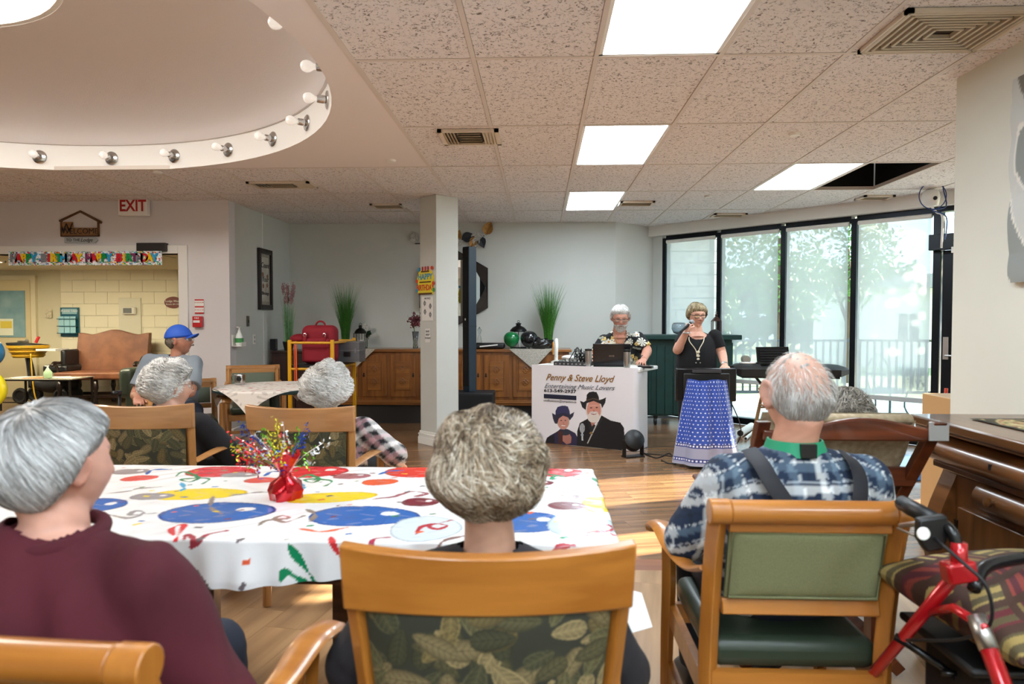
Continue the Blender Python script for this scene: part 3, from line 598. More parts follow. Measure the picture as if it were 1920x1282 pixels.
# back wall: mirror and leaf branch
g = thing('hexagon_mirror', 'hexagonal mirror in a wide faceted black frame on the back wall', 'mirror', T(atY(851, 540, 9.29)))
def hexa(R, a0, y): return [(R*math.cos(math.radians(a0+60*k)), y, R*math.sin(math.radians(a0+60*k))) for k in range(6)]
o6, i6 = hexa(.53, 30, 0), hexa(.43, 0, -.03); mb = MB()
ov = [mb.bm.verts.new(p) for p in o6]; bv = [mb.bm.verts.new((p[0], 0, p[2])) for p in hexa(.53, 30, 0)]; iv = [mb.bm.verts.new(p) for p in i6]; pk = [mb.bm.verts.new((p[0]*1, -.045, p[2]*1)) for p in hexa(.53, 30, 0)]
for k in range(6): mb.bm.faces.new((pk[k], pk[k-1], iv[k])); mb.bm.faces.new((pk[k], iv[k], iv[(k+1) % 6])); mb.bm.faces.new((ov[k], ov[k-1], pk[k-1], pk[k]))
obj('frame', mb, mat('mirror_frame', '231d1b', .5, c2='33291f', vscale=30), g)
mb = MB(); mb.bm.faces.new([mb.bm.verts.new((p[0]*1.0, -.029, p[2]*1.0)) for p in hexa(.43, 0, 0)]); obj('mirror_glass', mb, mat('mirror_silver', 'e8eeee', .02, 1.), g)
g = thing('leaf_wall_art', 'metal branch of gold, black and white leaves above the hexagon mirror', 'wall art', T(atY(852, 452, 9.27)))
obj('branch', MB().tube([(-.53, 0, -.03), (-.2, 0, -.02), (.1, 0, .02), (.4, 0, .07)], .007, smooth=4), M_black, g)
def leafmesh(L, W):
    mb = MB(); n = 7; top = [(W*math.sin(math.pi*(i/n)**.75), L*i/n, .012*math.sin(math.pi*i/n)) for i in range(n+1)]
    c = [mb.bm.verts.new((0, L*i/n, .0)) for i in range(n+1)]; a = [mb.bm.verts.new(p) for p in top[1:-1]]; b = [mb.bm.verts.new((-p[0], p[1], p[2])) for p in top[1:-1]]
    for s in (a, b):
        mb.bm.faces.new((c[0], s[0], c[1]))
        for i in range(n-2): mb.bm.faces.new((c[i+1], s[i], s[i+1], c[i+2]))
        mb.bm.faces.new((c[n-1], s[n-2], c[n]))
    return mb
gold, blk, wht = mat('leaf_gold', 'b98d4e', .4, .5, c2='8a5f2c', vscale=60), mat('leaf_black', '1d2630', .35), mat('leaf_white', 'c9c9c2', .5, c2='8f8f88', vscale=60)
for x, z, a, m_, l in ((-.50, -.02, 115, wht, .17), (-.40, .0, 60, gold, .16), (-.3, -.02, -140, blk, .16), (-.15, 0, 50, gold, .16), (.02, .0, 70, gold, .16), (.1, .03, 15, blk, .19), (.02, 0, -125, blk, .16), (.22, .05, 8, wht, .18), (.3, .05, -95, wht, .14), (.3, .05, -125, gold, .16), (.34, .06, -70, blk, .17), (.42, .08, -75+145, gold, .2), (.12, 0, -160, wht, .15)):
    obj('leaf', leafmesh(l, l*.36), m_, g, M=T(x, -.01, z) @ Rx(90) @ Rz(a-90))
# pillar signs
PM = T(-1.08-.1036, 7.385-.1036, 0) @ Rz(-45)
zc = atY(800, 526, 7.28).z
g = thing('birthday_cake_sign', 'yellow cake-shaped cardboard sign reading HAPPY BIRTHDAY on the pillar', 'sign', PM @ T(-.035, -.004, zc))
M_y = mat('card_yellow', 'e6d33a', .5); M_br = mat('icing_brown', '5a2f1d', .5)
obj('card', MB().prism([(-.13, -.145), (.13, -.145), (.145, -.08), (.13, -.04), (.15, .02), (.12, .09), (.09, .11), (-.09, .11), (-.12, .09), (-.15, .02), (-.13, -.04), (-.15, -.08)], 0, .006, M=Rx(90)), M_y, g)
obj('icing', MB().box(-.12, .12, -.01, -.006, -.145, -.128).box(-.10, .10, -.01, -.006, -.02, -.008).box(-.07, .07, -.01, -.006, .09, .105), M_br, g)
text('lettering', 'HAPPY', .085, T(0, -.008, .04) @ UP, mat('card_blue', '3d93b8', .5), g, off=.002); text('lettering', 'BIRTHDAY', .085, T(0, -.008, -.075) @ UP, mat('card_red', 'd2452a', .5), g, off=.002, sx=.75)
for x in (-.05, 0, .05): obj('candle', MB().box(x-.006, x+.006, -.01, 0, .105, .15), M_red, g)
for x, z, c in ((-.12, .12, 'card_blue'), (.12, .13, 'card_red'), (-.15, -.10, 'card_blue'), (.145, -.03, 'card_red'), (.15, -.1, 'card_green'), (-.15, .0, 'card_red')): obj('balloon_print', MB().lathe([(.02, 0), (.02, .006)], n=14, M=T(x, -.004, z) @ Rx(90)), mat(c, '3f9a50', .5), g)
def notice(name, lab, z0, z1, hw, rows):
    g = thing(name, lab, 'notice', PM @ T(.0, -.004, 0)); obj('sheet', MB().box(-hw, hw, -.002, 0, z0, z1), mat('paper', 'e6e4e0', .7), g)
    for x, z, s_ in rows: text('lettering', s_, .03, T(x, -.004, z) @ UP, mat('print_grey', '6a6a6c', .7), g)
    return g
za, zb = atY(800, 556, 7.28).z, atY(800, 601, 7.28).z
g = notice('picture_notice', 'white sheet with small line drawings taped under the birthday sign', zb, za, .10, [(0, za-.02, 'NOTICE')])
for x, z in ((-.05, za-.07), (.05, za-.10), (-.045, za-.16), (.05, za-.19)): obj('drawing', MB().torus((x, -.004, z), .018, .003, n=12, m=5, axis='Y').box(x-.004, x+.004, -.005, -.002, z-.03, z+.03), mat('print_grey', '6a6a6c', .7), g)
za, zb = atY(800, 616, 7.28).z, atY(800, 642, 7.28).z
notice('small_notice', 'small white strip of printed notes low on the pillar', zb, za, .045, [(0, za-.03, 'SAVE'), (0, za-.065, 'HELP'), (0, za-.1, 'TODAY')])
# ceiling vents, sprinklers, wiring
M_vent = mat('vent_cream', 'c6b79c', .5); M_vd = mat('vent_dark', '3a3128', .8); M_vm = mat('vent_metal', 'd9cbb8', .4)
def vent(x0, x1, y0, y1, lab, kind=0, n=5, tilt=1):
    g = thing('ceiling_vent', lab, 'vent', T((x0+x1)/2, (y0+y1)/2, CH)); a, b = (x1-x0)/2, (y1-y0)/2
    obj('backing', MB().box(-a, a, -b, b, -.001, .0), M_vd, g)
    obj('frame', MB().box(-a, a, -b, -b+.03, -.02, 0).box(-a, a, b-.03, b, -.02, 0).box(-a, -a+.03, -b, b, -.02, 0).box(a-.03, a, -b, b, -.02, 0), M_vm, g)
    if kind == 0:
        for i in range(n):
            y = -b+.04+(2*b-.08)*(i+.5)/n; obj('slat', MB().box(-a*.38, a*.38, -.018, .018, -.001, .001, M=T(0, y, -.014) @ Rx(35)), M_vent, g)
        for s_ in (-1, 1):
            for i in range(4): obj('slat', MB().box(-.012, .012, -b+.03, b-.03, -.001, .001, M=T(s_*(a*.45+(a*.42)*(i+.5)/4), 0, -.014) @ Ry(-40*s_)), M_vent, g)
    elif kind == 1:
        for i in range(n): y = -b+.04+(2*b-.08)*(i+.5)/n; obj('slat', MB().box(-a+.03, a-.03, -.009, .009, -.001, .001, M=T(0, y, -.012) @ Rx(40)), M_vent, g)
    else:
        for k in range(n):
            t = 1-(k+.5)/n*.85
            obj('louvre_ring', MB().box(-a*t, a*t, -b*t-.006, -b*t+.006, -.022, -.004).box(-a*t, a*t, b*t-.006, b*t+.006, -.022, -.004).box(-a*t-.006, -a*t+.006, -b*t, b*t, -.022, -.004).box(a*t-.006, a*t+.006, -b*t, b*t, -.022, -.004), M_vent, g)
def cz(px, py): p = atZ(px, py, CH); return p.x, p.y
x, y = cz(882, 255); vent(x-.21, x+.21, y-.19, y+.19, 'cream ceiling vent with slats on three sides beside the smooth plaster', 0)
x, y = cz(530, 345); vent(x-.30, x+.30, y-.14, y+.14, 'long cream ceiling vent between plaster ceiling and left wall', 0)
x, y = cz(728, 385); vent(x-.18, x+.18, y-.14, y+.14, 'small dark slatted vent on the ceiling left of the pillar', 1)
x, y = cz(1193, 380); vent(x-.19, x+.19, y-.13, y+.13, 'small dark slatted vent right of the farthest light panel', 1)
x, y = cz(1640, 369); vent(x-.16, x+.16, y-.12, y+.12, 'white slotted vent near the window header', 1)
x, y = cz(1366, 402); vent(x-.2, x+.2, y-.12, y+.12, 'faint white slotted vent over the first window', 1)
vent(1.53, 2.08, 3.0, 3.46, 'large square stepped ceiling vent above the right wall, cut by the corner', 2, n=7)
for px, py, lab in ((1490, 250, 'round white sprinkler cover near the right ceiling light'), (733, 300, 'round sprinkler cover on the smooth plaster ceiling'), (1328, 367, 'small round ceiling cover between the two far lights'), (295, 322, 'small round cap at the edge of the plaster ceiling by the ring')):
    x, y = cz(px, py); tag(obj('sprinkler_cover', MB().lathe([(.001, -.018), (.035, -.016), (.042, 0)], (x, y, CH), 20), M_white, smooth=40), lab, 'sprinkler')
p = atY(1745, 370, 7.05)
g = thing('ceiling_camera', 'white ceiling device with blue cable loops hanging beside the door', 'device', T(p))
obj('housing', MB().lathe([(.001, -.1), (.07, -.08), (.085, 0), (.07, .06), (.001, .09)], n=20), M_white, g, smooth=True); obj('bracket', MB().box(-.06, .06, -.05, .05, .08, .2), M_white, g)
obj('lens', MB().ball((0, -.08, -.02), .02), M_black, g)
M_cab = mat('blue_cable', '1d3f78', .5); M_cab2 = mat('cable_black', '121316', .5)
obj('cable', MB().torus((-.03, -.09, .0), .13, .005, axis='Y', n=28, m=6).tube([(.1, -.08, .3), (.06, -.1, .1), (.1, -.09, -.1), (-.03, -.09, -.14), (.12, -.06, -.2), (.12, -.05, -.42)], .006, smooth=5), M_cab, g, smooth=True)
obj('cable', MB().tube([(0, 0, -.08), (.05, -.02, -.15), (.1, -.03, -.2), (.09, -.04, -.5)], .010, smooth=4), M_white, g, smooth=True)
g = thing('canvas_painting', 'textured grey and white canvas on the cream right wall, cut by the frame edge', 'painting', T(2.243, 0, 0))
y0 = atX(1890, 330, 2.2).y
me, u, v = gridmesh(lambda u, v: (-.03-.012*np.abs(np.sin(u*9+np.sin(v*7)*2)*np.cos(v*11)), y0-.9*u, 1.50+.95*(v)), 90, 90)
n_ = np.sin(u*7+2*np.sin(v*5))+np.sin(v*9+3*np.sin(u*6)); C = np.where((n_ > .3)[:, None], np.array(lin('8f938f')), np.array(lin('c9cac4'))); C[(n_ > .25) & (n_ < .5)] = lin('e6e2d8'); C[n_ < -1.2] = lin('7d776c'); paint(me, C)
obj('canvas', me, colmat('painting_paint', .7, bump=.5, bscale=40), g); obj('stretcher', MB().box(-.028, 0, y0-.9, y0, 1.50, 2.45), M_white, g)
# ================================================================ FURNITURE
M_honey = wood('honey_wood', 'b87731', 'a06224', 'Z', .32, .4); M_honeyX = wood('honey_wood_rail', 'b87731', 'a06224', 'X', .32, .4)
M_beech = wood('beech_wood', 'b98650', 'a3713e', 'Z', .35, .3); M_beechX = wood('beech_wood_rail', 'b98650', 'a3713e', 'X', .35, .3)
M_vinyl = mat('green_vinyl', '2c382b', .38, bump=.1, bscale=150); M_sage = mat('sage_fabric', '7d7f5c', .8, bump=.3, bscale=500, c2='72744f', vscale=300)
M_sage2 = mat('grey_green_fabric', '5e6a5a', .7, bump=.2, bscale=400)
M_leaffab = colmat('leaf_fabric', .75, bump=.25, bscale=600)
def leafpaint(me, base, cols, sc, seed):
    co = vco(me); x, z = co[:, 0]/sc, co[:, 2]/sc; rs = np.random.RandomState(seed); C = np.ones((len(co), 3))*np.array(lin(base))
    for k in range(int(120)):
        px, pz = rs.uniform(x.min(), x.max()), rs.uniform(z.min(), z.max()); a = rs.rand()*6.28; L = rs.uniform(.03, .047); W = L*rs.uniform(.40, .55)
        dx, dz = x-px, z-pz; u = dx*np.cos(a)+dz*np.sin(a); v = -dx*np.sin(a)+dz*np.cos(a); t = u/L
        wv = W*np.sqrt(np.clip(1-t*t, 0, 1))*(1-.35*t); ins = (np.abs(t) < 1) & (np.abs(v) < wv); c = np.array(lin(cols[rs.randint(len(cols))]))
        f = .55+.45*np.clip(1-np.abs(v)/(wv+1e-6), 0, 1); C[ins] = c*f[ins, None]
        rim = ins & ((np.abs(v) > wv*.82) | (np.abs(v) < .0012) | (np.abs(np.sin(u*260+np.abs(v)*200)) > .97)); C[rim] = c*1.35 if k % 2 else c*.45
    paint(me, C)
def chairA(M, label, seed, tint, occupied=True, w=.25, group=None):
    mz, mx = tint; g = thing('leaf_back_chair', label, 'chair', M, group)
    tw, lw = w, w-.035            # half width at top / low
    for s in (-1, 1):
        P = [(s*(lw-.02), -.25, 0), (s*(lw-.02), -.225, .42), (s*(lw-.012), -.235, .55), (s*(tw-.019), -.315, .925)]
        mb = MB(); mb.tube(P, [.022, .026, .025, .024], n=4, up=(1, 0, 0), smooth=4); obj('leg', mb, mz, g, bevel=.004)
        obj('leg', MB().tube([(s*(lw), .23, 0), (s*(lw), .22, .44), (s*lw, .2, .64)], [.019, .023, .02], n=4, up=(1, 0, 0)), mz, g, bevel=.004)
        obj('armrest', MB().tube([(s*(lw), -.25, .66), (s*(lw+.02), -.05, .675), (s*(lw+.025), .14, .665), (s*(lw+.02), .27, .63)], [.022, .028, .031, .022], n=6, flat=.45, smooth=4), mx, g, smooth=40)
        obj('stretcher', MB().box(s*lw-.011, s*lw+.011, -.22, .22, .2, .235), mz, g)
    n = 16; ring = []
    for i in range(n+1):
        t = i/n*2-1; x = t*tw; y = -.318-.035*(1-t*t); ring.append([(x, y-.017, .945-.012*(1-t*t)), (x, y+.017, .945-.012*(1-t*t)), (x*.985, y+.030, .83), (x*.985, y-.004, .83)])
    obj('top_rail', MB().loft(ring), mx, g, bevel=.004)
    def pan(u, v, off):
        t = u*2-1; z = .50+.355*v; ww = (lw-.03)+(tw-lw)*(z-.5)/.45; return t*ww, -.245-.085*(z-.5)/.45-.028*(1-t*t)+off-.014*(1-(2*u-1)**8)*(1-(2*v-1)**8)*(1 if off < 0 else -1), z
    me, u, v = gridmesh(lambda u, v: pan(u, v, -.006), 260, 200); leafpaint(me, '34352a', ('8a7a55', '5f5a3c', '75663f', '4b4a33'), .95, seed)
    obj('backrest', me, M_leaffab, g, smooth=True)
    me, u, v = gridmesh(lambda u, v: pan(u, v, .02), 30, 20); leafpaint(me, '34352a', ('8a7a55', '5f5a3c'), .95, seed); obj('backrest_front', me, M_leaffab, g, smooth=True)
    obj('lower_rail', MB().loft([[(x*(lw-.02), -.25-.028*(1-x*x)-.012, .50), (x*(lw-.02), -.25-.028*(1-x*x)+.012, .50), (x*(lw-.02), -.24-.028*(1-x*x)+.012, .46), (x*(lw-.02), -.24-.028*(1-x*x)-.012, .46)] for x in [i/8-1 for i in range(17)]]), mx, g)
    obj('seat', MB().box(-lw, lw, -.23, .25, .41, .47), M_vinyl, g, bevel=.02, seg=3)
    for y in (-.22, .22): obj('seat_rail', MB().box(-lw, lw, y-.012, y+.012, .35, .41), mx, g)
    return g
def chairB(M, label, group=None, fab=None, tint=None, w=.25, scroll=True, topz=.90):
    mz, mx = tint or (M_honey, M_honeyX); fab = fab or M_sage; g = thing('scroll_back_chair', label, 'chair', M, group); k = topz-.90
    for s in (-1, 1):
        P = [(s*(w-.024), -.26, 0), (s*(w-.024), -.225, .30), (s*(w-.024), -.215, .46), (s*(w-.024), -.26, .74+k), (s*(w-.024), -.30, .86+k)]
        mb = MB().tube(P, [.020, .023, .026, .026, .026], n=4, up=(1, 0, 0), smooth=5)
        mb.cyl((s*(w-.05), -.31, .872+k), (s*w, -.31, .872+k), .031, n=16); obj('leg', mb, mz, g, bevel=.003)
        obj('leg', MB().tube([(s*(w+.0), .245, 0), (s*(w+.0), .225, .3), (s*w, .20, .5), (s*w, .22, .63)], [.019, .022, .024, .022], n=4, up=(1, 0, 0), smooth=4), mz, g, bevel=.003)
        obj('armrest', MB().tube([(s*(w-.01), -.25, .70), (s*(w+.005), -.12, .655), (s*(w+.02), .03, .655), (s*(w+.025), .16, .675), (s*(w+.03), .26, .66), (s*(w+.03), .285, .635)], [.020, .024, .030, .036, .036, .03], n=8, flat=.42, smooth=5), mx, g, smooth=40)
        obj('stretcher', MB().box(s*(w-.012)-.010, s*(w-.012)+.010, -.22, .23, .19, .225, ), mz, g)
        obj('side_rail', MB().box(s*(w-.012)-.011, s*(w-.012)+.011, -.21, .22, .355, .42), mz, g)
    obj('top_rail', MB().cyl((-w+.05, -.31, .872+k), (w-.05, -.31, .872+k), .029, n=16).box(-w+.05, w-.05, -.309, -.283, .82+k, .87+k), mx, g, bevel=.003)
    obj('lower_rail', MB().box(-w+.05, w-.05, -.012, .012, -.02, .02, M=T(0, -.24, .605+k*.4) @ Rx(-12)), mx, g, bevel=.003)
    H = .82+k-.625-k*.4
    def pan(u, v, s):
        b = 1-np.maximum(np.abs(2*u-1), 0)**10; c = 1-np.abs(2*v-1)**10; return (u*2-1)*(w-.055), -.243-.045*v+s*(.006+.014*np.minimum(b, c)), .63+k*.4+H*v
    for s, nm in ((-1, 'backrest'), (1, 'backrest_front')):
        me, u, v = gridmesh(lambda u, v: pan(u, v, s), 48, 30); obj(nm, me, fab, g, smooth=True)
    zz = (.635+k*.4, .63+k*.4+H-.006); a = w-.062
    obj('piping', MB().tube([(-a, -.259, zz[0]), (a, -.259, zz[0]), (a, -.302, zz[1]), (-a, -.302, zz[1])], .0045, n=6, closed=True), fab, g, smooth=True)
    obj('seat', MB().box(-w+.03, w-.03, -.21, .25, .42, .50), M_vinyl, g, bevel=.03, seg=3)
    obj('front_rail', MB().box(-w+.02, w-.02, .20, .225, .36, .42), mx, g); obj('rear_rail', MB().box(-w+.03, w-.03, -.235, -.21, .355, .425), mx, g)
    obj('rear_stretcher', MB().box(-w+.03, w-.03, -.245, -.225, .17, .20), mx, g)
    return g
HN, BE = (M_honey, M_honeyX), (M_beech, M_beechX)
chairA(T(-.105, 1.49, 0) @ Rz(3), 'large amber leaf-fabric chair back in the centre foreground, around the curly-haired woman', 1, HN, w=.252)
chairA(T(-1.85, 3.40, 0) @ Rz(3), 'leaf-fabric chair across the balloon table, left one, holding the woman with glasses', 2, BE)
chairA(T(-1.055, 3.36, 0) @ Rz(-3), 'leaf-fabric chair across the balloon table, right one, behind the tinsel centrepiece', 3, BE)
chairB(T(.655, 2.0, 0), 'honey wood armchair with plain sage back panel, right foreground under the man in suspenders', w=.245, topz=.888)
chairB(T(-.755, 1.225, 0) @ Rz(-4), 'honey wood armchair with scrolled top rail at the bottom left under the maroon sweater', w=.255, topz=.885)
chairB(T(-2.83, 6.75, 0) @ Rz(205), 'green-backed beech armchair facing forward beside the round table', fab=M_sage2, tint=BE, w=.26, topz=.86)
chairB(T(-3.0, 5.75, 0) @ Rz(-150), 'armchair hidden under the seated man in the blue cap', fab=M_sage2, tint=BE, w=.26, topz=.80)
# --- big table with the party cloth
TA = (-2.35, .195, 1.80, 2.70); TZ = .742
g = thing('dining_table', 'long brown wooden table under the balloon-print plastic cloth', 'table', T((TA[0]+TA[1])/2, (TA[2]+TA[3])/2, 0)); hx, hy = (TA[1]-TA[0])/2, (TA[3]-TA[2])/2
M_walnut = wood('walnut', '6a4428', '4c2e18', 'X')
obj('table_top', MB().box(-hx, hx, -hy, hy, .70, .737), M_walnut, g, bevel=.003); obj('apron', MB().box(-hx+.03, hx-.03, -hy+.03, -hy+.05, .61, .70).box(-hx+.03, hx-.03, hy-.05, hy-.03, .61, .70).box(-hx+.03, -hx+.05, -hy+.03, hy-.03, .61, .7).box(hx-.05, hx-.03, -hy+.03, hy-.03, .61, .7), M_walnut, g)
for x, y in ((hx-.1, hy-.1), (hx-.1, -hy+.1), (-.17-0.0, -hy+.16), (-.17, hy-.16), (-hx+.1, hy-.1), (-hx+.1, -hy+.1), (.35, hy-.2)): obj('leg', MB().box(x-.03, x+.03, y-.03, y+.03, 0, .70), M_walnut, g, bevel=.003)
W_, D_ = hx*2, hy*2; dr = .115
nu, nv = 700, 320
def cloth(u, v):
    a = (u*(W_+2*dr)-dr)-hx; b = (v*(D_+2*dr)-dr)-hy
    ox = np.clip(np.abs(a)-hx, 0, None); oy = np.clip(np.abs(b)-hy, 0, None); dd = np.maximum(ox, oy)+.35*np.minimum(ox, oy)
    x = np.clip(a, -hx, hx)+np.sign(a)*(np.minimum(ox, .012)+.10*ox*(oy > 0)); y = np.clip(b, -hy, hy)+np.sign(b)*(np.minimum(oy, .012)+.10*oy*(ox > 0))
    wv = np.clip(dd/.1, 0, 1); t = a*17+b*4
    rip = .016*np.sin(a*23+1.5*np.sin(a*7))+.008*np.sin(a*61+2)
    y = y+np.where(oy > 0, np.sign(b)*wv*(rip+.014), 0); x = x+np.where(ox > 0, np.sign(a)*wv*(.012*np.sin(b*27)+.014), 0)
    cr = np.sin(a*31+4*np.sin(b*9))*np.sin(b*37+3*np.sin(a*11))
    z = TZ-np.clip(dd-.008, 0, None)*1.0*(1+.18*np.sin(a*4.3+1)*(oy > 0))+(dd <= 0)*(.0012*np.sin(a*9+b*13)+.0016*np.clip(cr, 0, 1)+.004*np.clip(1-np.abs(np.abs(a)+hx*0-.65-.02*np.sin(b*6))/.006, 0, 1)*(np.abs(b) < hy)*.3)
    return x, y, z
me, u, v = gridmesh(cloth, nu, nv)
a = (u*(W_+2*dr)-dr)-hx; b = (v*(D_+2*dr)-dr)-hy
C = np.ones((len(a), 3))*np.array(lin('f1f1f1')); cxw, cyw = (TA[0]+TA[1])/2, (TA[2]+TA[3])/2
X, Yw = a+cxw, b+cyw
def blob(px, py, rx, ry, col, ang=0, hl=True, rim=None):      # balloon print measured on the table plane
    p = atZ(px, py, TZ); dx, dy = X-p.x, Yw-p.y; ca, sa = math.cos(ang), math.sin(ang); uu = (dx*ca+dy*sa)/rx; vv = (-dx*sa+dy*ca)/ry
    q = uu**2+vv**2*(1+.25*np.clip(uu, -1, 1)); m = q < 1; c = np.array(lin(col)); C[m] = c; C[m & (q > .88)] = np.array(lin(rim)) if rim else c*.7
    mot = m & (np.sin(dx*60+3*np.sin(dy*50))*np.sin(dy*70+1) > .72) & (q < .8); C[mot] = C[mot]*.75+.12
    if hl: C[((uu-.42)/.17)**2+((vv-.25)/.2)**2 < 1] = lin('f4f4f4')
def ribbon(pts, col, w=.006):
    P = [Vector((*atZ(px, py, TZ).xy, 0)) for px, py in pts]; P, R = spline(P, [1]*len(P), 10); P = np.array([[p.x, p.y] for p in P])
    n = len(P); best = np.full(len(X), 9.)
    lo, hi = P.min(0)-.03, P.max(0)+.03; sel = np.where((X > lo[0]) & (X < hi[0]) & (Yw > lo[1]) & (Yw < hi[1]))[0]; ww = np.zeros(len(sel)); bd = np.full(len(sel), 9.)
    for i in range(n): d = np.hypot(X[sel]-P[i, 0], Yw[sel]-P[i, 1]); k = d < bd; bd[k] = d[k]; ww[k] = w*(.35+.8*abs(math.sin(i/n*7)))
    C[sel[bd < ww]] = lin(col)
BL, YE, RD, GY, MR, GR, OR = '2a66b4', 'eed126', 'd32638', '9a9496', '7a2838', '16885a', 'e2603a'
for d in (-675, -342, 0, 330):
    pass
blob(410, 960, .17, .115, BL, .1, rim='1d4b92'); blob(684, 967, .165, .105, BL, 0, rim='1d4b92'); blob(985, 978, .125, .10, BL, 0, rim='1d4b92'); blob(175, 948, .10, .09, BL, 0); blob(-10, 1010, .16, .10, BL)
blob(372, 926, .16, .075, YE, .1, False, 'd9b81a'); blob(622, 932, .15, .07, YE, .3, False, 'd9b81a'); blob(1121, 945, .05, .10, YE, 0, False); blob(60, 930, .12, .07, YE, 0, False)
for px in (415, 590, 785, 1048): blob(px, 884, .13 if px < 1000 else .09, .10, RD if px != 785 else 'e03a2e', 0, px > 500)
for px, py in ((262, 896), (492, 900), (713, 904)): blob(px, py, .065, .045, OR if px > 600 else 'dd5a58', .2, False)
for px, py in ((246, 884), (450, 890), (286, 930), (660, 893)): blob(px, py, .07, .045, GY if px != 660 else 'a5686f', .1)
blob(788, 941, .06, .05, MR); blob(1064, 948, .062, .05, MR); blob(1012, 905, .05, .04, MR, 0)
blob(1092, 985, .10, .11, 'c9dbe6', 0, False); blob(800, 990, .10, .12, 'd6e3ea', 0, False)
for pts, c in ((((330, 893), (345, 885), (372, 896), (356, 904), (340, 899), (372, 897), (392, 899), (380, 907)), GR), (((560, 896), (580, 890), (598, 898), (585, 904), (572, 899), (600, 898), (622, 902), (610, 910)), GR), (((1005, 885), (1030, 890), (1055, 893), (1035, 899), (1045, 893), (1085, 899)), GR),
               (((205, 965), (240, 972), (270, 962), (255, 958), (245, 966), (290, 962)), GY), (((485, 985), (500, 975), (540, 972), (530, 966), (515, 972), (535, 978), (570, 968)), '8f8278'), (((780, 1002), (790, 988), (815, 982), (838, 985), (820, 992), (806, 986), (845, 975)), 'b5323f'), (((1100, 1005), (1110, 990), (1140, 985), (1148, 992), (1125, 1000), (1118, 992), (1150, 1003)), 'b5323f'),
               (((325, 1005), (322, 992), (345, 985), (330, 1010)), 'd8383e'), (((345, 1010), (352, 1003), (362, 1010), (352, 1014), (375, 1010), (390, 1002), (425, 995)), 'a8404c'), (((620, 1005), (625, 1018), (640, 1036), (632, 1045)), 'd8383e'), (((655, 1030), (668, 1020), (672, 1030), (660, 1032), (690, 1025), (700, 1012), (728, 1008)), 'a8304c'),
               (((1010, 1040), (1040, 1022), (1075, 1020)), 'b5323f'), (((560, 990), (600, 996), (650, 990)), 'e06a4a'), (((400, 930), (395, 950), (415, 962)), '8f8278'), (((575, 955), (590, 965), (582, 978)), '8f8278'), (((700, 935), (740, 930), (770, 922), (800, 926), (780, 930), (815, 920)), '9a5a60'), (((205, 925), (240, 920), (262, 915), (300, 912)), '9a9490'), (((430, 930), (470, 925), (500, 923)), '9a9490'),
               (((330, 1025), (370, 1040), (405, 1060)), '6d6460'), (((800, 1035), (830, 1015), (870, 1005)), '8a6a66'), (((275, 890), (285, 882), (320, 880)), BL), (((495, 892), (510, 884), (530, 884)), BL), (((710, 890), (730, 883), (755, 882)), BL), (((975, 925), (1000, 915), (1020, 918)), 'b5323f'), (((340, 905), (345, 915), (338, 920)), '49a8d0'), (((560, 905), (570, 912), (562, 920)), '49a8d0')): ribbon(pts, c, .0085)
for pts in (((505, 1035), (520, 1030), (540, 1040), (525, 1045)), ((540, 1015), (550, 1025), (568, 1050), (562, 1075))): ribbon(pts, GR, .010)
ribbon(((1095, 1030), (1120, 1022), (1135, 1030)), GR, .009); ribbon(((1110, 895), (1122, 905), (1128, 915)), GR, .009)
rs = np.random.RandomState(4)
for _ in range(150):
    x, y = rs.uniform(-2.2, .2), rs.uniform(1.65, 2.78); s_ = rs.uniform(.006, .013); c = [MR, YE, GR, OR, BL, '6d6468'][rs.randint(6)]; al = rs.rand(); m = (np.abs((X-x)*math.cos(al)+(Yw-y)*math.sin(al)) < s_) & (np.abs((Yw-y)*math.cos(al)-(X-x)*math.sin(al)) < s_*.6); C[m] = lin(c)
paint(me, C)
o = obj('party_tablecloth', me, colmat('plastic_print', .22, bump=.5, bscale=16, coat=.2), smooth=True); o.location = (cxw, cyw, 0)
tag(o, 'white plastic tablecloth printed with coloured balloons and streamers', 'tablecloth')
tag(obj('cloth_corner', MB().prism([(0, 0), (.08, -.02), (.10, -.10), (.03, -.12), (-.03, -.10)], -.002, .002, M=T(.175, 1.745, .655) @ Rz(0) @ Rx(55)), mat('plastic_white', 'e4e4e6', .3), smooth=False), 'loose white plastic sheet corner hanging beyond the amber chair', 'sheet')
# centrepiece
P = atZ(535, 935, TZ); g = thing('tinsel_centrepiece', 'red foil-wrapped weight with a spray of coloured tinsel wires on the balloon table', 'decoration', T(P.x, P.y, TZ))
M_foil = mat('red_foil', 'c4101f', .18, .75, bump=1., bscale=60, coat=.5)
mb = MB().lathe([(.001, .001), (.048, .002), (.055, .03), (.045, .055), (.018, .075), (.016, .085), (.034, .115), (.048, .145), (.040, .15), (.001, .08)], n=22)
for v_ in mb.bm.verts:
    a_ = math.atan2(v_.co.y, v_.co.x); v_.co.xy = v_.co.xy*(1+.12*math.sin(a_*7+v_.co.z*60)+.08*math.sin(a_*3)); v_.co.z += .012*math.sin(a_*4)*(v_.co.z > .1)
obj('foil_wrap', mb, M_foil, g, smooth=40); rs = np.random.RandomState(2)
TM = [mat('tinsel_'+n, c, .25, .6) for n, c in (('red', 'd0202c'), ('blue', '23409c'), ('yellow', 'd9d02c'), ('green', '6fae2c'), ('silver', 'd5d8dc'))]
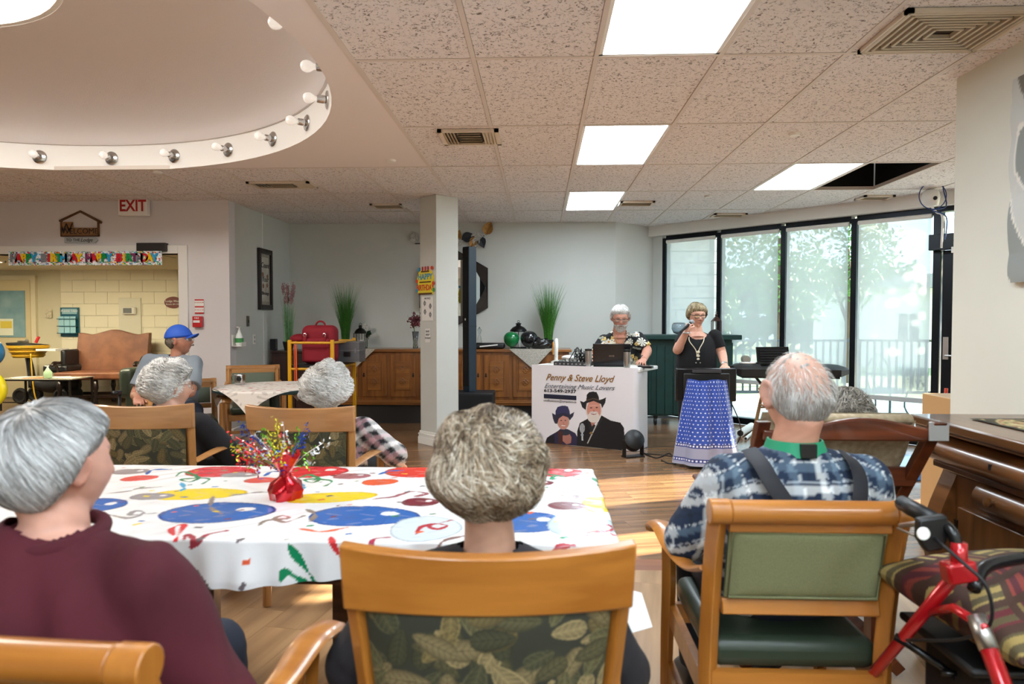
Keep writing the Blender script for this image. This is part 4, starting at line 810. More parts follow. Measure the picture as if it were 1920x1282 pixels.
for k in range(30):
    a = rs.rand()*6.28; r_ = rs.uniform(.07, .17); h = rs.uniform(.17, .29); ci2 = k % 5; e = Vector((math.cos(a)*r_*1.15, math.sin(a)*r_*.5, h-.3*r_ if k % 3 else h*.75)); mb = MB().tube([(0, 0, .08), e*.5+Vector((0, 0, .05)), e], .0009, n=4, smooth=4)
    for q in range(26):
        t = rs.uniform(.65, 1.05); c = e*t+Vector(rs.normal(size=3))*.010; d = Vector(rs.normal(size=3)).normalized()*.007; d2 = d.orthogonal().normalized()*.003
        vv = [mb.bm.verts.new(c+d), mb.bm.verts.new(c+d2), mb.bm.verts.new(c-d), mb.bm.verts.new(c-d2)]; mb.bm.faces.new(vv)
    obj('tinsel_stem', mb, TM[ci2 if k % 2 else (ci2*2) % 5], g)
# --- sideboards
M_oakS = wood('sideboard_oak', '9a5f26', '784518', 'Z', .35, .3, 6); M_oakX = wood('sideboard_oak_rail', 'a0652a', '7c491b', 'X', .35, .3, 6)
def sideboard(xc, lab, n=4, w=1.53, d=.5, M=None):
    g = thing('sideboard', lab, 'sideboard', M or T(xc, 8.76, 0)); h = w/2
    obj('body', MB().box(-h+.03, h-.03, .02, d-.02, .30, .92), M_oakS, g); obj('plinth', MB().box(-h+.05, h-.05, .05, d-.02, 0, .24), mat('plinth_dark', '2b2622', .6), g)
    obj('moulding', MB().box(-h+.01, h-.01, 0, d-.02, .24, .30).box(-h, h, -.012, d-.02, .268, .284), M_oakX, g, bevel=.004); obj('top', MB().box(-h, h, -.025, d, .92, .955), M_oakX, g, bevel=.005)
    dw = (w-.06)/n
    for i in range(n):
        x = -h+.03+dw*(i+.5); dr_ = obj('door', MB().box(x-dw/2+.025, x+dw/2-.025, 0, .02, .345, .88), M_oakS, g, bevel=.004)
        obj('raised_panel', MB().box(x-.085, x+.085, -.012, 0, .43, .80).box(x-.105, x-.095, -.006, 0, .41, .82).box(x+.095, x+.105, -.006, 0, .41, .82), M_oakX, dr_, bevel=.008)
        mb = MB()
        for zz in (.70, .54):
            for k in range(4): a = math.pi/2*k; mb.torus((x+.022*math.cos(a), -.016, zz+.022*math.sin(a)), .02, .005, n=12, m=5, axis='Y')
        obj('carving', mb, M_oakX, dr_, kind='stuff')
        s = 1 if i % 2 == 0 else -1
        obj('latch', MB().box(x+s*(dw/2-.05)-.008, x+s*(dw/2-.05)+.008, -.01, 0, .60, .65).torus((x+s*(dw/2-.05), -.014, .615), .012, .003, n=10, m=5, axis='Y'), mat('iron_latch', '2a2420', .5, .6), dr_)
    return g
X1_, X2_ = atY(728, 700, 8.74).x, atY(958, 700, 8.74).x
sideboard(X1_, 'oak sideboard with carved doors left of the pillar'); sideboard(X2_, 'oak sideboard with carved doors right of the pillar')
M_lace = mat('lace_cloth', 'c9c3b6', .85, c2='a59e92', vscale=70, bump=.3, bscale=200)
def runner(x0, x1, y0, y1, z, pts, lab, thick=.002):       # flat on top, a pointed tip over the front edge
    g = thing('table_runner', lab, 'runner', T(0, 0, 0)); obj('flat_cloth', MB().box(x0, x1, y0, y1, z, z+thick), M_lace, g)
    mb = MB(); f = [mb.bm.verts.new((x, y0-.004, zz)) for x, zz in pts]; mb.bm.faces.new(f); b_ = bmesh.ops.extrude_face_region(mb.bm, geom=mb.bm.faces[:]); bmesh.ops.translate(mb.bm, vec=(0, -.003, 0), verts=[q for q in b_['geom'] if isinstance(q, bmesh.types.BMVert)])
    obj('hanging_tip', mb, M_lace, g); return g
xa, xb, xm = atY(955, 655, 8.73).x, atY(1035, 655, 8.73).x, atY(1000, 692, 8.73)
runner(xa, xb, 8.733, 9.2, .956, [(xa, .958), (xb, .958), (xm.x, xm.z)], 'lace runner with a pointed tip over the right sideboard')
xa, xb, xm = atY(655, 655, 8.73).x, atY(704, 655, 8.73).x, atY(668, 688, 8.73)
runner(xa-.15, xb, 8.733, 9.2, .956, [(xa-.15, .958), (xb, .958), (xm.x, xm.z)], 'lace runner over the left end of the left sideboard')
# --- grass plants
def grass(M, lab, n, H, spread, col, pot, seed=0, plume=None, potr=.07):
    g = thing('potted_grass', lab, 'plant', M); rs = np.random.RandomState(seed)
    obj('pot', MB().lathe([(potr*.7, 0), (potr, .11), (potr*.9, .11), (potr*.8, .08), (.001, .08)], n=20), pot, g, smooth=40)
    V, F = [], []
    for i in range(n):
        a = rs.rand()*6.28; r0 = rs.rand()*potr*.7; h = H*rs.uniform(.45, 1); s = spread*rs.rand()**.8*(h/H); w_ = .0035
        t = np.linspace(0, 1, 5); px = np.cos(a)*(r0+s*t**1.7); py = np.sin(a)*(r0+s*t**1.7); pz = .08+h*t-.12*s*t**3
        q = rs.rand()*6.28; dx, dy = math.cos(q)*w_, math.sin(q)*w_; b = len(V)
        for k in range(5): f = 1-t[k]*.9; V += [(px[k]-dx*f, py[k]-dy*f, pz[k]), (px[k]+dx*f, py[k]+dy*f, pz[k])]
        for k in range(4): F.append((b+2*k, b+2*k+1, b+2*k+3, b+2*k+2))
    me = bpy.data.meshes.new('b'); me.from_pydata(V, [], F); obj('blades', me, col, g, kind='stuff')
    if plume:
        for k in range(7): a = rs.rand()*6.28; r_ = rs.uniform(.05, spread); h = H*rs.uniform(.85, 1.15); leaves('plume', (math.cos(a)*r_, math.sin(a)*r_*.6, h+.06), (.022, .022, .10), 160, .012, plume, g, k)
    return g
M_blade = mat('grass_blade', '4c8a2c', .5, c2='2f6220', vscale=60)
zt = .960
grass(T(atY(1028, 640, 9.0).x, 9.0, zt), 'tall green grass plant on the right sideboard', 520, .82, .26, M_blade, M_black, 1)
grass(T(atY(648, 640, 9.0).x, 9.0, zt), 'tall green grass plant on the left sideboard behind the yellow scaffold', 520, .80, .24, M_blade, M_black, 2)
# --- dark corner cabinet
g = thing('corner_cabinet', 'dark reddish wooden cabinet in the back left corner', 'cabinet', T(-3.08, 8.65, 0)); M_mah = wood('mahogany', '3c1d14', '26110b', 'Z', .35, .3)
obj('body', MB().box(-.24, .35, -.2, .3, .06, .92), M_mah, g, bevel=.005); obj('top', MB().box(-.25, .38, -.23, .32, .92, .945), M_mah, g, bevel=.004); obj('plinth', MB().box(-.22, .33, -.17, .28, 0, .06), M_mah, g)
obj('door', MB().box(-.21, .05, -.22, -.2, .12, .88), M_mah, g, bevel=.004); obj('door', MB().box(.07, .32, -.22, -.2, .12, .88), M_mah, g, bevel=.004)
grass(T(-3.13, 8.5, .947), 'pale green grass with pink plumes on the dark corner cabinet', 160, .62, .08, mat('pale_blade', '7fae7a', .5, c2='5c8f5a', vscale=40), M_black, 3, mat('pink_plume', 'b08a8a', .8))
for px, h, lab in ((491, .11, 'short black square candle holder left of the pink grass'), (518, .14, 'black square candle holder right of the pink grass')):
    tag(obj('candle_holder', MB().box(-.035, .035, -.035, .035, 0, h).box(-.03, .03, -.03, .03, h, h+.003), M_gloss, M=T(atY(px, 650, 8.6).x, 8.52, .947)), lab, 'candle holder')
# --- lanterns, vase, balloons etc. on the sideboards
M_lan = mat('lantern_metal', '15110f', .45, .5)
def lantern(M, lab, w_=.07, h=.26, dome=True, m=None, candle=True):
    m = m or M_lan; g = thing('lantern', lab, 'lantern', M); obj('base', MB().box(-w_, w_, -w_, w_, 0, .012), m, g); mb = MB()
    for a in (-1, 1):
        for b in (-1, 1): mb.box(a*w_-.004, a*w_+.004, b*w_-.004, b*w_+.004, 0, h*.72)
    for a in (-1, 1): mb.box(-w_, w_, a*w_-.003, a*w_+.003, h*.70, h*.72); mb.box(a*w_-.003, a*w_+.003, -w_, w_, h*.70, h*.72); mb.box(-.003, .003, a*w_-.003, a*w_+.003, 0, h*.72); mb.box(a*w_-.003, a*w_+.003, -.003, .003, 0, h*.72)
    obj('cage', mb, m, g)
    obj('roof', MB().lathe([(w_*1.15, h*.72), (w_*1.05, h*.80), (w_*.75, h*.9), (w_*.3, h*.97), (w_*.3, h*1.04), (w_*.45, h*1.06), (.001, h*1.12)] if dome else [(w_*1.5, h*.72), (.018, h*.95), (.018, h), (.03, h*1.02), (.001, h*1.1)], n=16 if dome else 4, M=Rz(0 if dome else 45)), m, g, smooth=30)
    obj('ring', MB().torus((0, 0, h*1.15), .015, .003, n=14, m=5, axis='Y'), m, g)
    if candle: obj('candle', MB().cyl((0, 0, .012), (0, 0, h*.4), .032, n=18), M_white, g, smooth=40)
    return g
lantern(T(atY(676, 640, 8.95).x, 8.95, zt), 'black wire lantern with white candle beside the left grass plant', h=.27)
leafg = thing('white_blossom', 'white artificial flowers with dark leaves behind the left lantern', 'flowers', T(atY(684, 640, 9.05).x, 9.12, zt)); leaves('petals', (0, 0, .27), (.05, .03, .05), 60, .022, M_white, leafg, 1); obj('stem', MB().tube([(0, 0, 0), (.0, 0, .22)], .004), M_blade, leafg); leaves('leaf_cluster', (.04, -.02, .17), (.04, .03, .06), 30, .03, mat('dark_leaf', '1f3a22', .5), leafg, 2)
lantern(T(atY(972, 640, 9.05).x, 9.08, zt), 'black domed lantern behind the green and black balloons', w_=.10, h=.30)
lantern(T(atY(1345, 600, 8.9).x, 8.95, 1.143), 'brown metal lantern on the green bar behind the singer', w_=.05, h=.24, dome=False, m=mat('rust_metal', '4a3028', .5, .4), candle=False)
g = thing('flower_vase', 'glass vase of dusty pink artificial flowers just left of the pillar', 'vase', T(atY(779, 640, 8.95).x, 8.95, .957))
M_clear = mat('clear_glass', 'dfe6e6', .05, trans=.9)
obj('vase', MB().lathe([(.001, .0), (.035, 0), (.03, .08), (.045, .22), (.042, .22), (.027, .08), (.001, .01)], n=20), M_clear, g, smooth=True); leaves('petals', (-.01, 0, .36), (.10, .07, .12), 150, .028, mat('dusty_pink', '8a4a52', .7, c2='6e3238', vscale=30), g, 4); obj('stems', MB().tube([(0, 0, .02), (-.02, 0, .3)], .006), M_blade, g)
def balloon(name, M, r, m, lab, sq=1.1):
    g = thing(name, lab, 'balloon', M); mb = MB().ball((0, 0, 0), (r, r, r*sq), u=28, v=18)
    for v_ in mb.bm.verts: v_.co.xy = v_.co.xy*(1+.12*v_.co.z/r)
    obj('skin', mb, m, g, smooth=True); obj('knot', MB().lathe([(.012, -r*sq-.02), (.004, -r*sq-.002), (.004, -r*sq+.005)], n=10), m, g); return g
balloon('balloon', T(atY(959, 636, 8.85)), .100, mat('balloon_green', '0f7a3e', .2, coat=.6), 'round green balloon resting on the right sideboard', 1.0)
balloon('balloon', T(atY(992, 636, 8.85)), .110, mat('balloon_black', '14151a', .2, coat=.6), 'round black balloon beside the green balloon', 1.0)
mb = MB().ball((0, 0, .06), (.14, .08, .075), u=40, v=26)
for v_ in mb.bm.verts: v_.co *= 1+.13*math.sin(v_.co.x*55+3*math.sin(v_.co.z*60))*math.cos(v_.co.y*40)
tag(obj('crumpled_bag', mb, mat('black_plastic', '0d0d10', .25, coat=.4), M=T(atY(1012, 640, 8.8).x, 8.85, .965), smooth=True), 'crumpled shiny black bag between the black balloon and the grass plant', 'bag')
g = thing('folded_bag', 'flat folded black bag with white markings on the right sideboard', 'bag', T(atY(917, 645, 8.85).x, 8.9, .957)); obj('body', MB().box(-.19, .20, -.12, .12, 0, .075), M_black, g, bevel=.025, seg=3); obj('white_marking', MB().box(-.11, .12, -.123, -.12, .035, .05, M=Ry(-6)), M_white, g)
g = thing('crystal_bottle', 'small clear glass bottle behind the speaker column', 'bottle', T(atY(899, 640, 9.0).x, 9.0, .957)); obj('glass', MB().lathe([(.001, 0), (.03, 0), (.035, .08), (.02, .15), (.012, .18), (.018, .2), (.03, .24), (.001, .28)], n=16), M_clear, g, smooth=True)
g = thing('ring_fan', 'small white round desk fan with orange trim behind the mixer', 'fan', T(atY(1043, 640, 7.86).x, 7.86, .905)); obj('ring', MB().torus((0, 0, .11), .085, .02, axis='X', n=28, m=10).torus((-.03, 0, .09), .05, .012, axis='X', n=24, m=8), M_white, g, smooth=True); obj('orange_grille', MB().torus((-.035, 0, .10), .065, .008, axis='X', n=24, m=8), mat('fan_orange', 'd08a2c', .4), g, smooth=True); obj('base', MB().lathe([(.06, -.07), (.06, -.05), (.02, -.03), (.02, .02)], n=16), M_white, g)
# --- speaker
g = thing('column_speaker', 'tall slim black column loudspeaker rising from a subwoofer beside the pillar', 'speaker', T(atY(884, 740, 8.12).x, 8.12, 0)); M_spk = mat('speaker_black', '15161a', .6, bump=.3, bscale=700); M_spkb = mat('speaker_side', '1c2b38', .5)
sub = obj('subwoofer', MB().box(-.2, .27, -.2, .2, .02, .485), M_spk, g, bevel=.01, M=Rz(0)); obj('grille', MB().box(-.185, .255, -.206, -.2, .04, .46), mat('grille_black', '0c0c0e', .7, bump=1, bscale=900), sub)
obj('emblem', MB().box(-.10, -.08, -.209, -.206, .26, .285), M_white, sub); obj('foot', MB().box(-.18, -.12, -.15, -.1, 0, .02).box(.18, .24, -.15, -.1, 0, .02).box(-.18, -.12, .1, .15, 0, .02).box(.18, .24, .1, .15, 0, .02), M_black, sub)
colm = obj('column', MB().box(-.055, .055, -.06, .06, .485, 2.18), M_spkb, g, bevel=.006, M=T(-.02, 0, 0) @ Rz(-42))
obj('column_grille', MB().box(-.05, .05, -.064, -.06, .55, 2.16), mat('grille_black', '0c0c0e', .7), colm); obj('joint', MB().box(-.057, .057, -.066, .062, 1.25, 1.256), M_black, colm)
obj('emblem', MB().box(-.012, .004, -.067, -.064, 1.32, 1.345), M_white, colm)
tag(obj('dark_bundle', MB().ball((0, 0, .13), (.2, .14, .13), u=24, v=14), mat('dark_cloth', '15161a', .8, bump=1, bscale=30), M=T(atY(955, 780, 7.9).x, 7.95, 0), smooth=True), 'low dark bundle on the floor right of the subwoofer', 'bag')
# --- yellow scaffold cart
M_yel = mat('scaffold_yellow', 'dba012', .35); CX0, CX1, CY0, CY1 = atY(543, 640, 6.9).x, atY(623, 640, 6.9).x, 6.9, 7.72
g = thing('rolling_scaffold', 'yellow steel rolling scaffold used as a trolley with a dark shelf', 'trolley', T(CX0, CY0, 0)); w_, d_ = CX1-CX0, CY1-CY0; H = 1.125
for x in (0, w_):
    for y in (0, d_): 
        obj('post', MB().box(x-.017, x+.017, y-.017, y+.017, .12, H), M_yel, g, bevel=.003); obj('caster', MB().cyl((x-.015, y, .06), (x+.015, y, .06), .06, n=20).box(x-.02, x+.02, y-.02, y+.02, .1, .13), M_black, g)
for z in (H-.03, .83, .30):
    for y in (0, d_): obj('rail', MB().cyl((0, y, z), (w_, y, z), .013), M_yel, g, smooth=40)
    for x in (0, w_): obj('rail', MB().cyl((x, 0, z), (x, d_, z), .013), M_yel, g, smooth=40)
obj('brace', MB().cyl((.02, 0, .62), (w_*.6, 0, .80), .011).cyl((.05, 0, .36), (.12, 0, .28), .010), M_yel, g, smooth=40)
obj('shelf', MB().box(.0, w_, 0, d_, .845, .87), M_black, g)
tag(obj('orange_strap', MB().box(-.008, .008, -.02, -.016, 0, .42).box(-.03, -.022, .0, .004, .02, .42), mat('strap_orange', 'd9541c', .5), M=T(CX0+.075, CY0-.01, .66)), 'bright orange strap hanging from the yellow scaffold rail', 'strap')
g = thing('red_backpack', 'dark red soft bag with buckled straps on the scaffold shelf', 'bag', T((CX0+CX1)/2+.02, 7.15, .872)); M_bag = mat('bag_red', '8c0f22', .75, bump=.4, bscale=60)
obj('body', MB().box(-.175, .17, -.12, .12, 0, .40), M_bag, g, bevel=.07, seg=5); obj('front_pocket', MB().box(-.15, .14, -.16, -.1, .02, .27), M_bag, g, bevel=.04, seg=4)
obj('side_flap', MB().ball((-.22, 0, .26), (.10, .09, .05)), M_bag, g, smooth=True)
for x in (-.11, .09): obj('strap', MB().box(x-.012, x+.012, -.168, -.16, .20, .34), M_bag, g); obj('buckle', MB().torus((x, -.17, .30), .016, .003, n=12, m=5, axis='Y'), M_chrome, g)
obj('handle', MB().torus((0, 0, .39), .05, .01, axis='Y', a0=0, a1=180, n=12), M_bag, g)
g = thing('silver_case', 'silver aluminium flight case with black latch on the scaffold', 'case', T(CX1-.08+.10, 7.50, .872)); M_alu = mat('aluminium', '8d9094', .35, .8)
obj('body', MB().box(-.13, .13, -.13, .13, 0, .22), mat('case_grey', '6c6f74', .45, .4), g, bevel=.004)
for z in (0, .12, .21): obj('edge_strip', MB().box(-.134, .134, -.134, .134, z, z+.012), M_alu, g)
obj('handle', MB().box(-.035, .035, -.15, -.13, .06, .11), M_black, g, bevel=.006); obj('latch', MB().box(-.1, -.08, -.14, -.13, .10, .15).box(.08, .1, -.14, -.13, .10, .15), M_alu, g)
tag(obj('small_speaker', MB().box(-.07, .07, -.05, .05, 0, .16), M_gloss, M=T(CX0+.11, 7.5, .872), bevel=.01), 'small dark box behind the red bag on the scaffold', 'box')
# --- round table
RT = Vector((-2.32, 5.95, 0)); g = thing('round_table', 'small round dark green pedestal table near the blue-capped man', 'table', T(RT)); M_dg = mat('dark_green_lam', '10292a', .3)
obj('table_top', MB().lathe([(.001, .715), (.49, .715), (.5, .722), (.5, .738), (.49, .745), (.001, .745)], n=48), M_dg, g, smooth=30); obj('pedestal', MB().lathe([(.05, .03), (.045, .1), (.045, .7), (.12, .715)], n=20), M_dg, g, smooth=40)
for k in range(4): obj('foot', MB().box(0, .32, -.03, .03, 0, .05, M=Rz(45+90*k)), M_dg, g, bevel=.008)
nu = 150
def sq(u, v):
    a, b = (u-.5)*.98, (v-.5)*.98; r_ = np.hypot(a, b); c_, s_ = math.cos(.75), math.sin(.75); over = np.clip(r_-.49, 0, None)
    rr = np.minimum(r_, .50+over*.12); k = rr/np.maximum(r_, 1e-6); z = .749-over*.95; return (a*c_-b*s_)*k, (a*s_+b*c_)*k, z
me, u, v = gridmesh(sq, nu, nu); C = np.ones((len(u), 3))*np.array(lin('cfc8c0')); n_ = np.sin(u*60+3*np.sin(v*25))*np.sin(v*55+2*np.sin(u*30)); C[n_ > .55] = lin('b3aba3'); rs = np.random.RandomState(3)
for _ in range(26):
    a_, b_ = rs.rand(2); m = ((u-a_)/.022)**2+((v-b_)/.012)**2 < 1+.6*np.sin((u+v)*300); C[m] = lin('a02a34')
paint(me, C); o = obj('lace_topper', me, colmat('topper_print', .8), smooth=True); o.location = RT; tag(o, 'pale lace cloth with small red flowers draped over the round table', 'tablecloth')
p = atZ(428, 722, .75); g = thing('napkin_holder', 'chrome napkin holder on the left of the round table', 'napkin holder', T(-2.66, 6.03, .752)); obj('body', MB().box(-.035, .035, -.04, .04, 0, .095), M_chrome, g, bevel=.012, seg=3); obj('round_face', MB().lathe([(.001, .006), (.02, .005), (.022, 0)], n=18, M=T(.01, -.041, .055) @ Rx(90)), M_black, g); obj('wire', MB().torus((-.045, 0, .06), .03, .003, axis='Y', n=16, m=5), M_chrome, g)
# ================================================================ STAGE
BA = Vector((-.09, 7.53, 0)); BM_ = T(BA) @ Rz(-27.4); BE_ = Vector((math.cos(math.radians(-27.4)), math.sin(math.radians(-27.4)), 0)); BN = Vector((-BE_.y, BE_.x, 0))   # along, and away from the camera
TH_ = .835; BLn = 1.14
g = thing('folding_table', 'white-topped folding table behind the printed banner', 'table', BM_)
obj('table_top', MB().box(-.02, BLn+.07, .03, .62, TH_-.04, TH_), M_white, g, bevel=.01)
for x in (.1, BLn-.05): obj('leg', MB().tube([(x, .12, 0), (x, .12, TH_-.04)], .014).tube([(x, .55, 0), (x, .55, TH_-.04)], .014).tube([(x, .12, .2), (x, .55, .2)], .01), mat('leg_grey', '55585c', .4, .6), g)
def bsz(px, py):     # photo point met on the banner plane -> distance along, height
    r = _ray(px, py); n = BN; t = (BA-_O).dot(n)/r.dot(n); p = _O+r*t; return (p-BA).dot(BE_), p.z
g = thing('banner', 'white table banner reading Penny and Steve Lloyd with a printed couple in cowboy hats', 'banner', BM_)
nu, nv = 420, 230; LL = BLn+.34
def bshape(u, v):
    s = u*LL; R = .06; k = np.clip((s-BLn)/(R*1.571), 0, 1); x = np.where(s < BLn, s, BLn+R*np.sin(k*1.571)); y = np.where(s < BLn, 0, R-R*np.cos(k*1.571)); e = np.clip(s-BLn-R*1.571, 0, None)
    w_ = .006*np.sin(s*22+v*3)*np.clip((s-.6)*2, 0, 1)*(1-v)
    return x+w_*(e > 0), y+e+w_*(e <= 0)*.6-.004, .004+v*(TH_+.004)
me, u, v = gridmesh(bshape, nu, nv); co = vco(me); C = np.ones((len(co), 3))*np.array(lin('e9e6ea'))
Mw = np.array(BM_); W3 = co @ Mw[:3, :3].T+Mw[:3, 3]; d = W3-np.array(_O); dep = d @ np.array(_F)
PX_ = (960+FPX*(d @ np.array(_R))/dep-980)*4.364; PY_ = (641-FPX*(d @ np.array(_U))/dep-680)*4.364; front = u*LL < BLn
def poly(pts, col):
    ins = np.zeros(len(PX_), bool); n = len(pts)
    for i in range(n):
        (x0, y0), (x1, y1) = pts[i], pts[(i+1) % n]; c = ((y0 > PY_) != (y1 > PY_)); xx = (x1-x0)*(PY_-y0)/((y1-y0) or 1e-9)+x0; ins ^= c & (PX_ < xx)
    C[ins & front] = lin(col)
def ell(x, y, rx, ry, col, cond=None):
    m = ((PX_-x)/rx)**2+((PY_-y)/ry)**2 < 1
    if cond is not None: m &= cond
    C[m & front] = lin(col)
poly([(180, 662), (188, 640), (215, 600), (285, 560), (320, 530), (375, 545), (430, 575), (455, 620), (460, 690), (300, 680)], '2f2b49'); poly([(180, 662), (200, 610), (260, 590), (262, 675)], '1f1c24')
poly([(318, 560), (372, 560), (400, 610), (395, 655), (360, 668), (328, 640)], 'b07668'); ell(345, 572, 45, 22, '2c3340'); poly([(285, 560), (330, 560), (325, 665), (295, 665)], '4a2a28')
ell(332, 480, 50, 66, 'b8a08e'); ell(332, 484, 43, 62, 'c98f80'); ell(315, 472, 8, 4, '5a3a34'); ell(350, 471, 8, 4, '5a3a34'); ell(333, 512, 16, 6, 'e8dcd6'); ell(333, 508, 18, 4, 'a04a44', PY_ < 508); ell(333, 492, 6, 5, 'b87c6c')
poly([(268, 440), (268, 395), (285, 362), (315, 352), (345, 350), (370, 358), (384, 395), (388, 440), (330, 425)], '33345c'); poly([(240, 410), (268, 425), (330, 408), (388, 422), (422, 402), (412, 440), (385, 470), (372, 448), (330, 432), (296, 455), (282, 500), (262, 495), (247, 455)], '2b2c40')
poly([(444, 684), (446, 560), (468, 492), (530, 458), (545, 450), (600, 520), (645, 430), (720, 472), (800, 490), (828, 530), (836, 640), (812, 716), (600, 705)], '16161a'); poly([(530, 470), (560, 500), (600, 520), (645, 445), (652, 470), (560, 600), (540, 520)], '24242a')
poly([(540, 440), (640, 420), (620, 470), (566, 520)], 'b87a68'); ell(582, 385, 66, 88, 'd9cfc8'); ell(583, 385, 57, 84, 'd08e7e'); ell(580, 445, 50, 45, 'ddd2c8'); ell(582, 408, 36, 12, 'd6c8be'); ell(582, 416, 22, 8, '8a3f3c'); ell(582, 413, 20, 4, 'e8e0da')
ell(560, 368, 10, 5, '4a2e2a'); ell(606, 366, 10, 5, '4a2e2a'); ell(583, 392, 9, 8, 'bf7868'); ell(583, 350, 45, 6, 'd8a090')
poly([(520, 318), (524, 262), (545, 240), (575, 235), (605, 240), (622, 275), (628, 318), (575, 300)], '17181b'); poly([(468, 310), (500, 322), (522, 306), (575, 292), (628, 304), (655, 296), (682, 283), (676, 325), (650, 372), (640, 338), (580, 312), (525, 330), (515, 386), (488, 365)], '1b1c20'); poly([(524, 304), (575, 288), (626, 300), (626, 308), (575, 296), (524, 312)], '5a4634')
for k in range(40): t = k/39; ell(612-80*t, 490+165*t, 4, 6, 'c9c4ba')
ell(487, 535, 21, 40, 'b9bcc0'); 
for k in range(4): ell(475+8*k, 535, 2, 34, '5c5f64')
poly([(483, 575), (492, 575), (496, 635), (482, 635)], 'c8cacc'); ell(487, 590, 12, 10, 'a8abb0'); ell(560, 575, 14, 10, '8a6a3a')
paint(me, C); obj('printed_sheet', me, colmat('banner_print', .45), g, smooth=60)
def btext(s_, px0, px1, py, m, sx_h, shear=0, off=0., italic=False):
    a, z0 = bsz(px0, py[0]); b, z1 = bsz(px1, py[1]); M = T((a+b)/2, -.012, (z0+z1)/2) @ Ry(-math.degrees(math.atan2(z1-z0, b-a))) @ UP
    o = text('lettering', s_, sx_h, M, m, g, shear=shear, off=off, depth=.0006); w_ = o.dimensions.x or 1; bpy.context.view_layer.update(); w_ = max(v_.co.x for v_ in o.data.vertices)-min(v_.co.x for v_ in o.data.vertices); o.matrix_basis = M @ Matrix.Diagonal(((b-a)/w_, 1, 1, 1)); return o
def cr(x): return 980+x/4.364
def cy_(y): return 680+y/4.364
btext('Penny & Steve Lloyd', cr(185), cr(748), (cy_(118), cy_(135)), mat('gold_ink', '9a6a1e', .4, .3), .098, .45, .0008)
btext('Entertaining Music Lovers', cr(176), cr(752), (cy_(188), cy_(208)), mat('grey_ink', '5a5c66', .6), .070, .5)
btext('613-549-2937', cr(178), cr(441), (cy_(226), cy_(236)), M_txt, .048, 0, .001)
a, z0 = bsz(cr(176), cy_(270)); b, z1 = bsz(cr(442), cy_(282)); obj('dark_bar', MB().box(a, b, -.012, -.006, -.023, .023, M=T(0, 0, (z0+z1)/2-.004)), mat('navy_ink', '161a34', .5), g, bevel=.005)
btext('unofficialsteve@sympatico.ca', cr(176), cr(442), (cy_(306), cy_(320)), M_txt, .035)
def onT(px, py, back=0.1):    # a spot on the table top, 'back' metres behind the banner line
    s, z = bsz(px, py); return BM_ @ T(s, back, TH_)
def tumbler(M, lab, lid):
    g = thing('steel_tumbler', lab, 'tumbler', M); obj('body', MB().lathe([(.001, 0), (.028, 0), (.034, .02), (.037, .14), (.037, .165), (.001, .165)], n=24), M_steel, g, smooth=40); obj('lid', MB().lathe([(.038, .165), (.039, .185), (.001, .19)], n=24), lid, g, smooth=40)
tumbler(onT(1096, 683, .10), 'brushed steel tumbler left of the laptop', M_black); tumbler(onT(1171, 685, .07), 'brushed steel tumbler right of the laptop', M_black)
g = thing('laptop', 'open black laptop seen from behind on the white table', 'laptop', onT(1136, 684, .16) @ Rz(20))
obj('keyboard_base', MB().box(-.19, .19, 0, .25, .0, .02), M_gloss, g, bevel=.003); lid = obj('screen_lid', MB().box(-.195, .195, -.006, .006, 0, .225, M=T(0, 0, .02) @ Rx(8)), M_gloss, g, bevel=.004); text('emblem', 'ACCE', .022, T(0, -.024, .115) @ Rx(8) @ UP, M_steel, lid)
g = thing('mixer', 'low black audio mixer with knobs and a white top piece', 'mixer', onT(1062, 683, .20) @ Rz(8)); obj('body', MB().box(-.19, .19, -.14, .14, 0, .045), M_black, g, bevel=.005)
for i in range(9):
    for j in range(3): obj('knob', MB().lathe([(.008, .045), (.007, .062), (.001, .062)], (-.16+i*.04, -.10+j*.08, 0), n=8), M_steel if (i+j) % 3 else M_white, g)
obj('jack_panel', MB().box(-.18, .18, -.146, -.14, .008, .038), mat('jack_grey', '4a4c50', .4, .5), g)
for i in range(8): obj('jack', MB().cyl((-.16+i*.045, -.152, .023), (-.16+i*.045, -.14, .023), .009), M_steel, g)
g = thing('wireless_receiver', 'rounded white box lying on the mixer', 'device', onT(1050, 680, .20) @ T(0, .02, .064)); mb = MB().ball((0, 0, .015), (.085, .06, .03), u=24, v=12); obj('body', mb, M_white, g, smooth=True); obj('band', MB().torus((0, 0, .015), .08, .004, M=Matrix.Diagonal((1, .72, 1, 1)), n=24), M_steel, g)
rs = np.random.RandomState(8)
g = thing('cable_tangle', 'tangle of black audio cables looping over the mixer', 'cables', onT(1075, 683, .13))
for k in range(9):
    a = rs.uniform(-.12, .12); pts = [(a, 0, .05)]+[(a+rs.uniform(-.09, .12), rs.uniform(-.03, .12), rs.uniform(.04, .19)) for _ in range(4)]+[(a+rs.uniform(-.1, .1), .05, .05)]; obj('cable', MB().tube(pts, .005, n=6, smooth=6), M_cab2, g, smooth=True)
for k, (px, m_) in enumerate(((1188, M_black), (1203, M_gloss))):
    tag(obj('small_device', MB().box(-.05, .06, -.035, .035, 0, .018+.006*k), m_, M=onT(px, 686, .30 if not k else .16), bevel=.004), ('small black handset lying right of the laptop', 'small glossy device at the right end of the white table')[k], 'device')
tag(obj('paper_sheet', MB().box(-.07, .07, -.05, .05, 0, .003), M_white, M=onT(1186, 686, .12)), 'white paper lying by the right-hand tumbler', 'paper')
